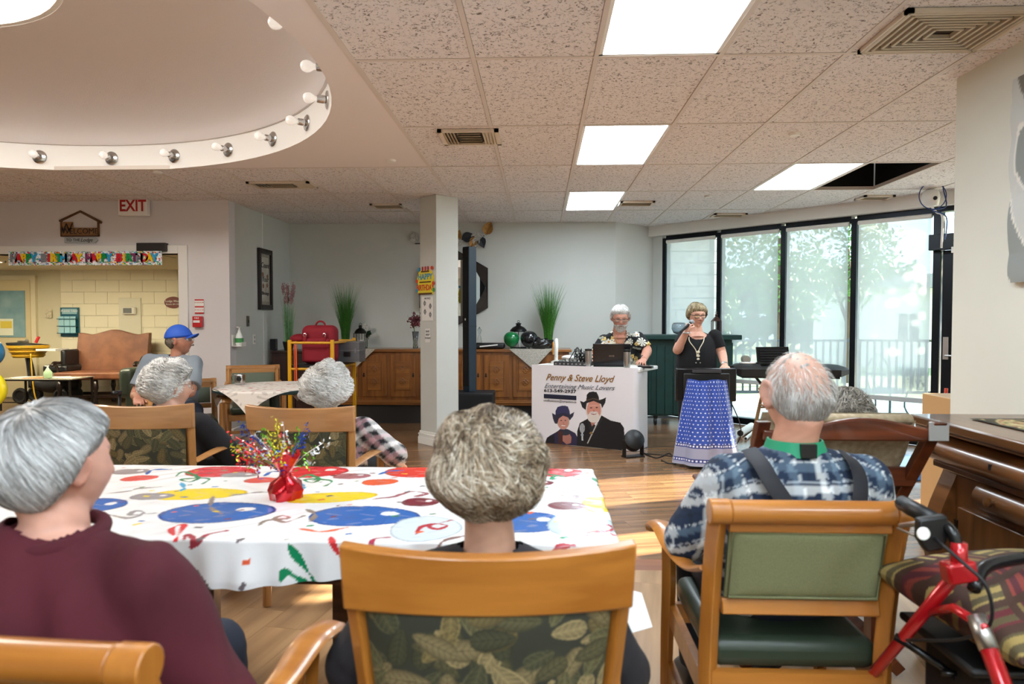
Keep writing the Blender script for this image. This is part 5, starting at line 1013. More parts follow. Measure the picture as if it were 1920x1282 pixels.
# spot light on the floor
P = atZ(1187, 856, 0); g = thing('stage_light', 'black round stage light on a floor bracket in front of the banner', 'stage light', T(P.x, P.y, 0) @ Rz(25))
obj('bracket', MB().box(-.105, -.095, -.03, .03, .0, .17).box(.095, .105, -.03, .03, 0, .17).box(-.105, .105, -.05, .05, 0, .012), M_black, g, bevel=.003)
TM_ = T(0, 0, .155) @ Rx(62) @ Ry(-12)
obj('housing', MB().lathe([(.088, -.05), (.098, -.03), (.098, .05), (.06, .075), (.001, .078)], n=32, M=TM_, cap=False), M_black, g, smooth=40); obj('lens', MB().lathe([(.001, -.04), (.085, -.04), (.088, -.05)], n=32, M=TM_), M_gloss, g)
for k in range(7):
    a = k*math.pi/3; r_ = .05 if k < 6 else 0; obj('led', MB().lathe([(.018, -.045), (.012, -.052), (.001, -.052)], (r_*math.cos(a), r_*math.sin(a), 0), n=12, M=TM_), mat('led_glass', '6a6f78', .1), g)
g = thing('floor_cables', 'thin black cables on the floor between the stage light and the covered stand', 'cables')
for k in range(3):
    pts = [atZ(px, py, .006) for px, py in (((1205, 850), (1235, 852), (1262, 856)), ((1205, 848), (1230, 858), (1255, 850), (1265, 862)), ((1240, 862), (1252, 868), (1268, 870)))[k]]; obj('cable', MB().tube(pts, .006, n=6, smooth=6), M_cab2, g, smooth=True)
# monitor on a stand under blue cloth
SY = 6.42; SXc = atY(1322, 800, SY).x
g = thing('monitor_stand', 'back of a black flat monitor on a low stand platform', 'monitor', T(SXc, SY, 0))
obj('pole', MB().cyl((0, .08, .02), (0, .08, .70), .025), M_black, g); obj('platform', MB().box(-.19, .19, -.22, .2, .0, .03), M_black, g, bevel=.008)
sc = obj('screen', MB().box(-.275, .275, -.03, .02, .58, .885), M_gloss, g, bevel=.012); obj('back_shell', MB().box(-.21, .21, -.05, -.03, .60, .84), M_black, sc, bevel=.01); obj('grille_strip', MB().box(-.13, .13, -.055, -.03, .845, .872), mat('grille_grey', '38393c', .5), sc)
def stand(u, v):      # v 0 bottom .. 1 top
    a = (u-.5)*2; hw = .30-.125*v**1.0; dp = .30-.16*v; z = .03+.755*v
    th = a*1.75; x = hw*np.sin(th)/np.sin(1.25)*np.where(np.abs(th) < 1.25, 1, 1); x = np.clip(x, -hw, hw); y = -dp*np.cos(th)*.85-.02-np.where(v > .98, 0, 0)
    f = (1-v)**.8; x = x+f*.014*np.sin(a*14)*np.sign(a); y = y+f*.022*np.sin(a*11+.6)+.008*np.sin(a*25); return x, y, z+.006*np.sin(a*8)*(v > .97)
me, u, v = gridmesh(stand, 300, 300); a = (u-.5)*1.15; z = .03+.755*v; C = np.ones((len(u), 3))*np.array(lin('2348a8'))
row = np.floor(z/.034); dx = ((a+.024*(row % 2))/.048) % 1-.5; dz = (z/.034) % 1-.5; C[(dx**2*1.0+(dz*1.15)**2 < .034)] = lin('d9dcec')
C[z < .20] = lin('9a9bb4'); 
for zz in (.20, .075): C[np.abs(z-zz) < .016] = lin('26347e'); C[(np.abs(z-zz) < .008) & (np.sin(a*210) > -.2)] = lin('dfe2ee')
C[(z < .045)] = lin('a9aabf'); paint(me, C)
o = obj('blue_cloth', me, colmat('sari_print', .5, sheen=.3), smooth=True, M=T(SXc, SY, 0)); o.data.materials[0].use_backface_culling = False
tag(o, 'blue cloth with white dots and a silver border draped over the monitor stand', 'cloth')
g = thing('cloth_fold', 'folded top edge of the dotted blue cloth lying against the monitor', 'cloth', T(SXc, SY, 0)); bpy.data.objects.remove(g)
tag(obj('monitor_cable', MB().tube([atY(1372, 757, 6.4), atY(1386, 790, 6.4), atY(1389, 815, 6.4), atY(1380, 835, 6.5), atZ(1372, 850, .006)], .005, n=6, smooth=6), M_cab2, smooth=True), 'black cable hanging from the right corner of the monitor', 'cable')
# green bar
GY_ = 8.78; gx0, gx1 = atY(1168, 700, GY_).x, atY(1372, 700, GY_).x
M_gr = mat('bar_green', '0e3a35', .45, c2='0b302c', vscale=8); g = thing('bar_counter', 'dark green panelled bar counter on casters behind the singers', 'counter', T(gx0, GY_, 0)); L_ = gx1-gx0
obj('body', MB().box(0, L_, 0, .36, .12, 1.08), M_gr, g); obj('counter_top', MB().box(-.06, L_+.10, -.09, .42, 1.08, 1.14), M_gr, g, bevel=.01)
nb = 13
for i in range(nb): obj('panel_board', MB().box(L_*i/nb+.004, L_*(i+1)/nb-.004, -.014, 0, .14, 1.0), M_gr, g, bevel=.004)
for x in (.25, .37, L_-.30, L_-.18): obj('raised_batten', MB().box(x-.015, x+.015, -.022, -.014, .2, .95), M_gr, g)
for i in range(4): obj('side_board', MB().box(L_, L_+.014, .01+.088*i, .09+.088*i, .14, 1.04), M_gr, g)
for x in (.05, .4, .8, L_-.05): obj('caster', MB().cyl((x, .04, .045), (x+.03, .04, .045), .045, n=18).box(x-.01, x+.04, .02, .07, .08, .125), M_black, g, smooth=40)
g = thing('glass_bowl', 'round cut-glass bowl on the bar beside the singer', 'bowl', T(atY(1273, 612, 9.0).x, 9.0, 1.142)); obj('bowl', MB().lathe([(.03, 0), (.07, .02), (.095, .07), (.09, .12), (.07, .15), (.066, .15), (.086, .12), (.09, .07), (.066, .025), (.001, .01)], n=26), mat('cut_glass', 'cfdbe2', .08, trans=.8, bump=.8, bscale=40), g, smooth=True)
# keyboard
KY = 6.95; kx = atY(1475, 690, KY).x; kz = .835
g = thing('keyboard_instrument', 'black electronic keyboard piano on a folding X stand by the windows', 'keyboard', T(kx, KY, 0) @ Rz(-6))
obj('body', MB().loft([[(-.52, -.13, kz-.03), (-.52, .16, kz-.03), (-.52, .16, kz+.02), (-.52, -.06, kz+.04), (-.52, -.13, kz+.01)], [(-.46, -.17, kz-.055), (-.46, .17, kz-.055), (-.46, .17, kz+.05), (-.46, -.06, kz+.055), (-.46, -.17, kz+.01)], [(.46, -.17, kz-.055), (.46, .17, kz-.055), (.46, .17, kz+.05), (.46, -.06, kz+.055), (.46, -.17, kz+.01)], [(.55, -.11, kz-.03), (.55, .16, kz-.03), (.55, .16, kz+.02), (.55, -.05, kz+.03), (.55, -.11, kz+.01)]]), M_black, g, smooth=30)
obj('lower_case', MB().box(-.45, .45, -.165, .15, kz-.075, kz-.05), M_gloss, g)
obj('stand_tube', MB().cyl((-.3, .0, kz-.07), (.3, .05, .03), .013).cyl((-.32, -.15, kz-.07), (-.32, .15, kz-.07), .012), M_black, g); obj('stand_tube', MB().cyl((.3, -.05, kz-.07), (-.3, -.02, .03), .013).cyl((.3, -.15, kz-.07), (.3, .15, kz-.07), .012), M_black, g)
obj('stand_foot', MB().cyl((-.3, -.2, .015), (-.3, .2, .015), .014), M_black, g); obj('stand_foot', MB().cyl((.3, -.2, .015), (.3, .2, .015), .014), M_black, g)
p = atY(1398, 681, 6.95); g = thing('headphones', 'silver white headphones lying on the left end of the keyboard', 'headphones', T(p.x, 6.95, kz+.056)); obj('headband', MB().torus((0.02, 0, .012), .07, .009, n=24, m=8), M_white, g, smooth=True)
for s_ in (-1, 1): obj('ear_cup', MB().lathe([(.001, -.015), (.035, -.015), (.04, 0), (.035, .015), (.001, .015)], n=18, M=T(.0, s_*.03, .045) @ Rx(80)), M_steel, g, smooth=40)
p = atY(1448, 681, 6.98); g = thing('small_laptop', 'black laptop with ridged lid standing on the keyboard', 'laptop', T(p.x+.02, 7.0, kz+.058) @ Rz(8)); lid = obj('screen_lid', MB().box(-.17, .17, -.006, .006, 0, .16, M=T(0, 0, .008) @ Rx(-14)), M_gloss, g, bevel=.003); obj('base', MB().box(-.17, .17, -.10, .06, -.005, .01), M_black, g)
for k in range(5): obj('ridge', MB().box(-.14, .14, -.002, 0, -.002, .002, M=T(0, -.008+.005*k, .03+.025*k) @ Rx(-14)), mat('ridge_grey', '2e3034', .4), lid)
# stool
M_pine = wood('pine_stool', 'b98a55', '9c7040', 'Z', .4, .2); p = Vector((atY(1452, 728, 7.50).x, 7.50, 0)); g = thing('wooden_stool', 'round wooden bar stool half hidden by the balding head', 'stool', T(p))
obj('seat', MB().lathe([(.001, .565), (.15, .565), (.165, .58), (.16, .60), (.001, .605)], n=32), M_pine, g, smooth=40)
for a in range(4): q = math.radians(45+90*a+12); obj('leg', MB().tube([(math.cos(q)*.12, math.sin(q)*.12, .57), (math.cos(q)*.23, math.sin(q)*.23, 0)], [.017, .02]), M_pine, g, smooth=40)
for a in range(4):
    q, q2 = math.radians(57+90*a), math.radians(147+90*a)
    for z in (.18+.03*(a % 2), .38+.03*(a % 2)): r_ = .23-.11*z/.57; obj('rung', MB().cyl((math.cos(q)*r_, math.sin(q)*r_, z), (math.cos(q2)*r_, math.sin(q2)*r_, z), .010), M_pine, g, smooth=40)
for k, (a, b, r_, m_, lab) in enumerate((((1388, 812), (1415, 795), .042, M_white, 'fat white rolled poster tube on the floor by the window'), ((1398, 822), (1425, 800), .018, M_white, 'thin white rolled tube beside the fat one'))):
    A, B = atZ(*a, r_), atZ(*b, r_); B = A+(B-A).normalized()*.62; g = thing('poster_tube', lab, 'tube'); obj('roll', MB().tube([A, B], r_, n=20), m_, g, smooth=40); obj('dark_end_disc', MB().tube([A-(B-A).normalized()*.003, A], r_*.8, n=20), M_black, g)  # black disc on the solid roll imitates its shaded hollow
P = atZ(1377, 812, 0); g = thing('spray_bottle', 'small teal bottle on the floor behind the covered stand', 'bottle', T(P.x, P.y+.4, 0)); obj('body', MB().lathe([(.001, 0), (.05, 0), (.05, .2), (.02, .24), (.02, .28), (.001, .28)], n=16), mat('teal_plastic', '1c8a80', .3), g, smooth=40)
# ================================================================ RIGHT FOREGROUND
M_oakD = wood('antique_oak', '6e4422', '472a12', 'X', .3, .5, 7); M_oakDz = wood('antique_oak_door', '684020', '43270f', 'Z', .3, .5, 7)
BX, BY = 1.52, 2.80; g = thing('antique_buffet', 'antique oak buffet with bowed drawers and wooden knobs against the right wall', 'cabinet', T(BX, BY, 0) @ Rz(-90)); L_ = 1.6
obj('body', MB().box(.03, L_-.03, .06, .70, .13, .905), M_oakDz, g)
obj('top', MB().box(-.03, L_+.03, -.045, .72, .915, .95).box(-.015, L_+.015, -.03, .71, .90, .915), M_oakD, g, bevel=.008)
def bow(x0, x1, z0, z1, d, n=10): return MB().loft([[(x, -d*math.sin(math.pi*min(1, max(0, (k+.6)/(n+.2))))**.7+.05, z0+(z1-z0)*k/n) for k in range(n+1)]+[(x, .08, z1), (x, .08, z0)] for x in (x0, x1)])
kn = lambda x, z, y=-.03: MB().lathe([(.008, 0), (.007, .012), (.017, .02), (.018, .03), (.001, .035)], n=16, M=T(x, y, z) @ Rx(90))
dr_ = obj('drawer', bow(.035, L_-.035, .775, .895, .075), M_oakD, g, smooth=50)
for x in (.11, .66, 1.2): obj('knob', kn(x, .835, -.022), M_oakD, dr_, smooth=40)
obj('keyhole', MB().box(.44, .45, -.028, -.02, .825, .845), M_black, dr_)
dr_ = obj('drawer', bow(.30, L_-.30, .655, .76, .045), M_oakD, g, smooth=50)
for x in (.42, 1.1): obj('knob', kn(x, .71, .01), M_oakD, dr_, smooth=40)
obj('rail', MB().box(.03, L_-.03, .02, .07, .755, .778), M_oakD, g, bevel=.003)
for x0, x1 in ((.17, .72), (.74, 1.3)):
    d_ = obj('door', MB().box(x0, x1, .035, .06, .17, .63), M_oakDz, g, bevel=.004)
    for z in (.25, .52): obj('hinge', MB().box(x0-.008, x0+.006, .028, .036, z, z+.06), mat('hinge_brass', '2c2010', .4, .7), d_)
for x0 in (.03, L_-.12):
    n = 14; pr = [(.05+.055*math.sin(k/n*math.pi*1.6+2.6)-.01, .76-.66*k/n) for k in range(n+1)]
    obj('serpentine_column', MB().loft([[(x0, y, z), (x0+.09, y, z), (x0+.09, .1, z), (x0, .1, z)] for y, z in pr]), M_oakD, g, smooth=50)
    obj('scroll_foot', MB().cyl((x0-.01, .02, .065), (x0+.10, .02, .065), .065, n=24).box(x0, x0+.09, .03, .14, .0, .13), M_oakD, g, smooth=40)
    obj('rear_foot', MB().box(x0, x0+.09, .6, .69, 0, .13), M_oakD, g)
me, u, v = gridmesh(lambda u, v: (.12+1.2*u, .10+.40*v, .953+.002*np.sin(u*40)*np.sin(v*9)), 260, 90); n_ = np.sin(u*31+4*np.sin(v*11))+np.sin(v*23+3*np.sin(u*17)); C = np.ones((len(u), 3))*np.array(lin('a89468'))
for lo, hi, c in ((-2, -1.1, '3a3420'), (-.4, -.1, '8a4a30'), (.6, .9, '5c6a3a'), (1.2, 1.5, 'c9b98a'), (1.5, 2, '6a3a28')): C[(n_ > lo) & (n_ < hi)] = lin(c)
C[(v < .05) | (v > .95) | (u < .02)] = lin('2a2416'); paint(me, C); o = obj('tapestry_runner', me, colmat('tapestry', .85, bump=.3, bscale=300), M=T(BX, BY, 0) @ Rz(-90)); tag(o, 'patterned tapestry runner on top of the antique buffet', 'runner')
# glider rocker
M_cher = wood('cherry_wood', '6e3418', '4a200e', 'X', .3, .5); M_cherz = wood('cherry_wood_post', '6e3418', '4a200e', 'Z', .3, .5)
g = thing('glider_rocker', 'cherry wood glider chair with cream cushion seen from behind', 'chair', T(1.035, 2.80, 0)); gw = .287
def lean(z): return -.44+.50*(1-(z-.28)/.72)*1.0-.02    # y at height
for s_ in (-1, 1):
    obj('post', MB().loft([[(s_*gw*k-.0-.022, lean(z)-.02, z), (s_*gw*k+.022, lean(z)-.02, z), (s_*gw*k+.022, lean(z)+.02, z), (s_*gw*k-.022, lean(z)+.02, z)] for z, k in ((.28, .86), (.6, .93), (.985, 1.0))]), M_cherz, g, bevel=.004)
    obj('base_runner', MB().tube([(s_*.27, -.25, .05), (s_*.27, 0, .08), (s_*.27, .55, .05)], .03, n=4), M_cherz, g); obj('base_post', MB().box(s_*.27-.025, s_*.27+.025, -.1, -.04, .05, .38), M_cherz, g); obj('base_post', MB().box(s_*.27-.025, s_*.27+.025, .35, .41, .05, .38), M_cherz, g)
    obj('armrest', MB().box(s_*(gw+.02)-.035, s_*(gw+.02)+.035, -.2, .38, .60, .625), M_cher, g, bevel=.01); obj('arm_post', MB().box(s_*gw-.02, s_*gw+.02, .28, .33, .34, .6), M_cherz, g)
n = 20; obj('crest_rail', MB().loft([[(x, lean(.97)-.014, .92), (x, lean(.97)+.014, .92), (x, lean(.97)+.014, .975+.022*math.sin((x/gw+.2)*math.pi*1.0+.4)), (x, lean(.97)-.014, .975+.022*math.sin((x/gw+.2)*math.pi*1.0+.4))] for x in [gw*(i/n*2-1) for i in range(n+1)]]), M_cher, g, bevel=.006)
for z, k in ((.77, .97), (.56, .93), (.36, .9)): obj('cross_rail', MB().box(-gw*k-.01, gw*k+.01, lean(z)-.012, lean(z)+.012, z-.035, z+.035), M_cher, g, bevel=.005)
def cush(u, v): z = .38+.60*v; b = (1-np.abs(2*u-1)**8)*(1-np.abs(2*v-1)**8); tuf = .012*np.cos(u*12.5)*np.cos(v*12.5); return (u*2-1)*gw*.88, -.44+.50*(1-(z-.28)/.72)+.035-.030*b+tuf, z
me, u, v = gridmesh(cush, 60, 60); M_cush = mat('cream_velour', 'b3a287', .9, c2='9b8a6c', vscale=45, bump=.6, bscale=120); obj('back_cushion', me, M_cush, g, smooth=True)
def cush2(u, v): z = .38+.62*v; return (u*2-1)*gw*.88, -.44+.50*(1-(z-.28)/.72)+.11+0*u, z
me, u, v = gridmesh(cush2, 20, 20); obj('back_cushion_front', me, M_cush, g); obj('cushion_top', MB().tube([(-gw*.8, lean(.985)+.07, .985), (gw*.8, lean(.985)+.07, .985)], .03, n=12, flat=.6), M_cush, g, smooth=True)
obj('seat_cushion', MB().box(-gw*.9, gw*.9, .0, .48, .36, .46), M_cush, g, bevel=.04, seg=4); obj('tape_patch', MB().box(gw-.035, gw+.028, lean(.97)-.024, lean(.97)-.018, .925, .985), mat('tape_grey', '9c9a96', .5), g)
# rollator
M_rred = mat('rollator_red', 'b3141c', .25, .3, coat=.6); g = thing('rollator', 'red framed rollator walker with black handles in the bottom right corner', 'walker')
def q(px, py, Y): return atY(px, py, Y)
br = q(1797, 1070, 1.47)
def rside(off):
    o_ = Vector(off); gr0, gr1 = q(1690, 942, 1.64)+o_, q(1752, 975, 1.53)+o_
    obj('grip', MB().tube([gr0, gr0*.6+gr1*.4, gr1], [.017, .019, .017], n=14), M_black, g, smooth=True)
    obj('handle_tube', MB().tube([gr1, q(1778, 990, 1.49)+o_, q(1792, 1015, 1.475)+o_, q(1797, 1062, 1.47)+o_], .012, n=12, smooth=5), M_gloss, g, smooth=True)
    bk = obj('brake_housing', MB().prism([(-.03, .03), (.028, .04), (.035, .0), (.02, -.035), (-.012, -.04), (-.03, -.012)], -.012, .012, M=T(q(1745, 998, 1.50)+o_) @ Rx(90)), M_black, g, bevel=.005)
    obj('brake_badge', MB().lathe([(.014, 0), (.013, .003), (.001, .003)], n=18, M=T(q(1731, 1000, 1.485)+o_) @ Rx(90)), M_white, bk)
    obj('brake_lever', MB().tube([q(1735, 985, 1.5)+o_, q(1715, 982, 1.54)+o_, q(1688, 985, 1.60)+o_], [.007, .006, .005], n=8).tube([q(1735, 1005, 1.5)+o_, q(1712, 1003, 1.54)+o_, q(1683, 990, 1.60)+o_], .003, n=6), M_steel, g, smooth=True)
    b = br+o_; obj('frame_bracket', MB().box(-.03, .03, -.02, .02, -.022, .022, M=T(b) @ Ry(-10)), M_rred, g, bevel=.006)
    obj('upper_sleeve', MB().tube([b+Vector((0, 0, .06)), b], .016, n=14), M_rred, g, smooth=True)
    rl = q(1655, 1242, 1.74)+o_; d_ = (rl-b); fl = b+d_*((b.z-.10)/-d_.z); fl.x = max(fl.x, .66); obj('rear_leg', MB().tube([b, rl, fl], .0135, n=14), M_rred, g, smooth=True)
    f2 = q(1880, 1282, 1.33)+o_; d_ = f2-b; ff = b+d_*((b.z-.10)/-d_.z); obj('front_leg', MB().tube([b+(ff-b)*.12, ff], .0165, n=14), M_rred, g, smooth=True); obj('leg_collar', MB().tube([b+(ff-b)*.10, b+(ff-b)*.17], .018, n=14), M_steel, g, smooth=True)
    for e in (fl, ff): obj('wheel', MB().torus((e.x, e.y, .09), .07, .018, axis='X', n=28, m=8).cyl((e.x-.012, e.y, .09), (e.x+.012, e.y, .09), .055, n=20), M_black, g, smooth=40)
    obj('side_bar', MB().tube([q(1740, 1148, 1.58)+o_, q(1790, 1140, 1.45)+o_, q(1850, 1180, 1.38)+o_], .010, n=10), M_rred, g, smooth=True)
    return b, rl, ff
b, rl, ff = rside((0, 0, 0)); off = Vector((.42, .12, 0)); b2, rl2, ff2 = rside(off)
obj('cross_brace', MB().tube([q(1678, 1192, 1.66), q(1760, 1245, 1.62), q(1830, 1300, 1.6)], .009, n=10).cyl(q(1765, 1262, 1.6), q(1815, 1262, 1.6), .006), M_gloss, g, smooth=True)
obj('seat_bar', MB().tube([b+Vector((.02, -.02, -.03)), q(1850, 1062, 1.5), q(1925, 1045, 1.55)], .013, n=12, smooth=4), M_gloss, g, smooth=True)
obj('brake_cable', MB().tube([q(1752, 1008, 1.49), q(1800, 1050, 1.42), q(1850, 1100, 1.38), q(1856, 1170, 1.38), q(1800, 1198, 1.45), q(1700, 1200, 1.6)], .0035, n=6, smooth=6), M_cab2, g, smooth=True)
pc = q(1835, 1140, 1.62); obj('seat_board', MB().box(-.17, .24, -.14, .16, -.02, 0, M=T(pc.x+.06, 1.60, .595)), M_black, g, bevel=.008); obj('basket', MB().box(-.13, .22, -.12, .14, -.26, -.03, M=T(pc.x+.07, 1.60, .595)), mat('basket_mesh', '141012', .7, bump=1, bscale=400), g, bevel=.02)
def pil_(s):
    def f(u, v):
        a, b_ = u*2-1, v*2-1; e = ((1-a**2)*(1-b_**2)); h = .085*np.clip(e, 0, 1)**.38; x = a*.24*(1-.10*(1-b_**2)*0+.0)*(1-.08*(1-np.abs(b_))); y = b_*.20*(1-.08*(1-np.abs(a))); return x, y, s*h
    return f
g2 = thing('patterned_cushion', 'brown, maroon and gold geometric patterned cushion lying on the rollator seat', 'cushion', T(pc.x+.10, 1.60, .685) @ Rz(14) @ Rx(6))
for s_, nm in ((1, 'upper_side'), (-1, 'lower_side')):
    me, u, v = gridmesh(pil_(s_), 240, 200); cu, cv = np.floor(u*5+.3*np.sin(v*9)), np.floor(v*6+.35*np.sin(u*8)); r_ = np.abs(np.sin(cu*12.98+cv*78.23)*43758.5) % 1; C = np.ones((len(u), 3))*np.array(lin('3c2418')); fu, fv = (u*5+.3*np.sin(v*9)) % 1, (v*6+.35*np.sin(u*8)) % 1
    i2 = (fu > .1) & (fu < .9) & (fv > .15) & (fv < .85); st = np.where(r_ > .5, np.floor(fu*5), np.floor(fv*4)) % 2
    for k, c in enumerate(('8f7a45', '5a1c22', '6e5a30', '7a3026', 'a39058')): C[i2 & (np.floor(r_*5) == k)] = lin(c)
    C[i2 & (st == 1) & (r_ > .3)] = lin('4a1820'); C[i2 & (st == 1) & (r_ < .3)] = lin('50452a'); paint(me, C); obj(nm, me, colmat('kilim_print', .85, bump=.3, bscale=300), g2, smooth=True)
# things glimpsed in the passage
p = atY(1772, 760, 4.6); tag(obj('wooden_box_top', MB().box(.02, .40, -.2, .2, 0, .84), mat('light_ply', 'c09a68', .5), M=T(atY(1757, 760, 4.4).x+.05, 4.5, 0), bevel=.006), 'pale wooden cabinet corner peeking past the right wall', 'cabinet')
P = atZ(1766, 896, 0); g = thing('walker_leg', 'red tubular leg with grey foot standing past the buffet', 'walker', T(P.x, P.y, 0)); obj('foot', MB().lathe([(.035, 0), (.03, .03), (.02, .12), (.001, .12)], n=14), mat('foot_grey', '6a6a6e', .6), g); obj('tube', MB().tube([(0, 0, .1), (.03, .05, .45), (.05, .05, .75)], .014), mat('walker_orange_red', 'c9452c', .4), g, smooth=40)
P = atZ(1752, 890, 0); tag(obj('entrance_mat', MB().box(-.5, 1.6, 0, 1.1, 0, .012), mat('blue_mat', '2c5a86', .9, bump=1, bscale=200), M=T(P.x-.25, P.y-.25, 0)), 'blue entrance mat on the floor before the glass door', 'mat')
# ================================================================ LOUNGE FURNITURE
M_lea = mat('tan_leather', '8c5a3c', .45, c2='744630', vscale=5, bump=.2, bscale=60); M_drk = wood('dark_turned_wood', '2a1710', '170c08', 'Z', .35, .4)
g = thing('settee', 'tan leather settee with carved dark wooden arms against the cream wall', 'settee', T(atY(198, 700, 10.75).x, 10.75, 0) @ Rz(6)); sw = .56
n = 24; obj('backrest', MB().loft([[(x, .16, .50), (x, .30, .50), (x, .38, 1.12+.05*math.exp(-(x/.16)**2)-.03*math.exp(-((abs(x)-.36)/.12)**2)), (x, .28, 1.12+.05*math.exp(-(x/.16)**2)-.03*math.exp(-((abs(x)-.36)/.12)**2))] for x in [sw*(i/n*2-1) for i in range(n+1)]]), M_lea, g, bevel=.01)
obj('seat', MB().box(-sw-.04, sw+.04, -.36, .2, .40, .52), M_lea, g, bevel=.035, seg=4)
for s_ in (-1, 1):
    obj('armrest', MB().tube([(s_*(sw+.0), .2, .72), (s_*(sw+.03), -.02, .73), (s_*(sw+.04), -.15, .66), (s_*(sw+.05), -.30, .66), (s_*(sw+.05), -.36, .62)], [.02, .024, .022, .03, .02], smooth=5), M_drk, g, smooth=True); obj('arm_post', MB().tube([(s_*(sw+.05), -.30, .65), (s_*(sw+.02), -.26, .55), (s_*(sw+.03), -.30, .42)], .022, smooth=4), M_drk, g, smooth=True)
    for y in (-.30, .24): obj('leg', MB().lathe([(.03, 0), (.035, .03), (.02, .08), (.035, .14), (.022, .2), (.04, .27), (.03, .40)], (s_*(sw-.02), y, 0), 14), M_drk, g, smooth=True)
for y in (-.30, .24): obj('leg', MB().lathe([(.03, 0), (.035, .03), (.02, .08), (.035, .14), (.022, .2), (.04, .27), (.03, .40)], (0, y, 0), 14), M_drk, g, smooth=True)
obj('stretcher', MB().box(-sw, sw, -.32, -.28, .12, .16).box(-sw, sw, .22, .26, .12, .16), M_drk, g)
M_rec = mat('olive_leather', '39443a', .35, bump=.2, bscale=60); g = thing('recliner', 'dark green leather recliner beside the tan settee, half hidden by the seated man', 'chair', T(atY(300, 740, 9.9).x, 9.95, 0))
obj('base', MB().box(-.36, .4, -.35, .4, .05, .42), M_rec, g, bevel=.05, seg=4); obj('backrest', MB().box(-.3, .34, .22, .45, .3, .80), M_rec, g, bevel=.07, seg=4); obj('seat', MB().box(-.24, .28, -.38, .25, .38, .50), M_rec, g, bevel=.05, seg=4); obj('foot', MB().box(-.3, .34, -.3, .35, 0, .06), M_black, g)
for s_ in (-.34, .38): obj('armrest', MB().box(s_-.11, s_+.11, -.36, .3, .2, .64), M_rec, g, bevel=.08, seg=5)
p = atY(88, 712, 10.0); g = thing('coffee_table', 'low glass-topped table strewn with papers in front of the scooter', 'table', T(p.x, 10.0, 0)); M_fr = mat('thin_dark_metal', '2a2622', .5, .5)
for x in (-.52, .52):
    for y in (-.25, .25): obj('leg', MB().box(x-.012, x+.012, y-.012, y+.012, 0, .46), M_fr, g)
obj('frame', MB().box(-.53, .53, -.26, -.24, .44, .462).box(-.53, .53, .24, .26, .44, .462).box(-.53, .53, -.26, -.24, .12, .135), M_fr, g); obj('table_top', MB().box(-.55, .55, -.27, .27, .462, .472), mat('pale_glass_top', 'b9b7a6', .15), g)
for x, y, a, c, lab in ((-.35, 0, 10, 'c9cfd6', 'white and blue papers at the left end of the glass table'), (-.12, -.08, -8, 'c88a5a', 'orange printed sheet by the green pump bottle'), (.18, .02, 20, 'e6e2d8', 'white magazine in the middle of the glass table'), (.40, -.06, -15, 'd9d6cc', 'pale paper at the right end of the glass table')): tag(obj('paper', MB().box(-.13, .13, -.09, .09, 0, .006), mat('paper_'+c, c, .6), M=T(p.x+x, 10.0+y, .4725) @ Rz(a)), lab, 'paper')
g = thing('pump_bottle', 'pale green pump bottle on the low glass table', 'bottle', T(atY(90, 712, 9.85).x, 9.85, .479)); obj('bottle', MB().lathe([(.001, 0), (.05, 0), (.058, .03), (.058, .08), (.03, .12), (.02, .14)], n=20), mat('pale_green_soap', 'a9c7a0', .2), g, smooth=40); obj('pump', MB().cyl((0, 0, .14), (0, 0, .17), .012).box(-.04, .015, -.012, .012, .168, .182), M_white, g)
sx = atY(78, 700, 10.65).x; g = thing('mobility_scooter', 'dark mobility scooter with a black basket parked in front of the cream wall', 'scooter', T(sx, 10.72, 0)); M_sco = mat('scooter_dark', '1f2023', .35)
obj('body', MB().tube([(-.15, 0, .35), (.1, 0, .28), (.42, 0, .34)], [.14, .17, .2], n=14, flat=.7, smooth=4), M_sco, g, smooth=True); obj('steering_column', MB().tube([(-.2, 0, .25), (-.24, 0, .6), (-.30, 0, .85)], [.06, .05, .035], smooth=3), M_sco, g, smooth=True)
obj('basket', MB().loft([[(-.42, -.15, .78), (-.08, -.15, .78), (-.08, .15, .78), (-.42, .15, .78)], [(-.52, -.17, .97), (-.02, -.17, .93), (-.02, .17, .93), (-.52, .17, .97)]]), mat('basket_black', '16171a', .5), g, bevel=.02); obj('seat', MB().box(.1, .5, -.2, .2, .5, .62), M_sco, g, bevel=.04); obj('seat_post', MB().cyl((.3, 0, .35), (.3, 0, .52), .04), M_sco, g)
obj('seat_back', MB().box(.38, .46, -.18, .18, .6, .86, M=T(0, 0, 0)), M_sco, g, bevel=.03); obj('rear_tray', MB().box(-.02, .3, -.16, .16, .84, .87), M_white, g)
for x in (-.28, .38):
    for y in (-.16, .16): obj('wheel', MB().torus((x, y, .13), .095, .035, axis='Y', n=24, m=8).cyl((x, y-.02, .13), (x, y+.02, .13), .08, n=18), M_black, g, smooth=40)
g = thing('extension_cord', 'yellow extension cord coiled under the scooter basket', 'cord', T(sx, 10.72, 0))
for k in range(9): obj('coil', MB().torus((-.26, 0, .74+.022*k), .20+.010*k+.01*math.sin(k*2), .011, n=30, m=6, M=T(0, 0, 0) @ Matrix.Diagonal((1, 1.0, 1, 1)) ), mat('cord_yellow', 'd0a21c', .5), g, smooth=True)
obj('loose_end', MB().tube([(-.05, -.23, .80), (-.02, -.25, .5), (.0, -.24, .2), (.05, -.24, .02)], .010, smooth=5), mat('cord_yellow', 'd0a21c', .5), g, smooth=True)
tag(obj('red_flag_tube', MB().cyl((0, 0, 0), (.05, 0, .09), .022), M_red, M=T(sx-.09, 10.66, .97)), 'small red tube sticking up behind the scooter basket', 'tube')
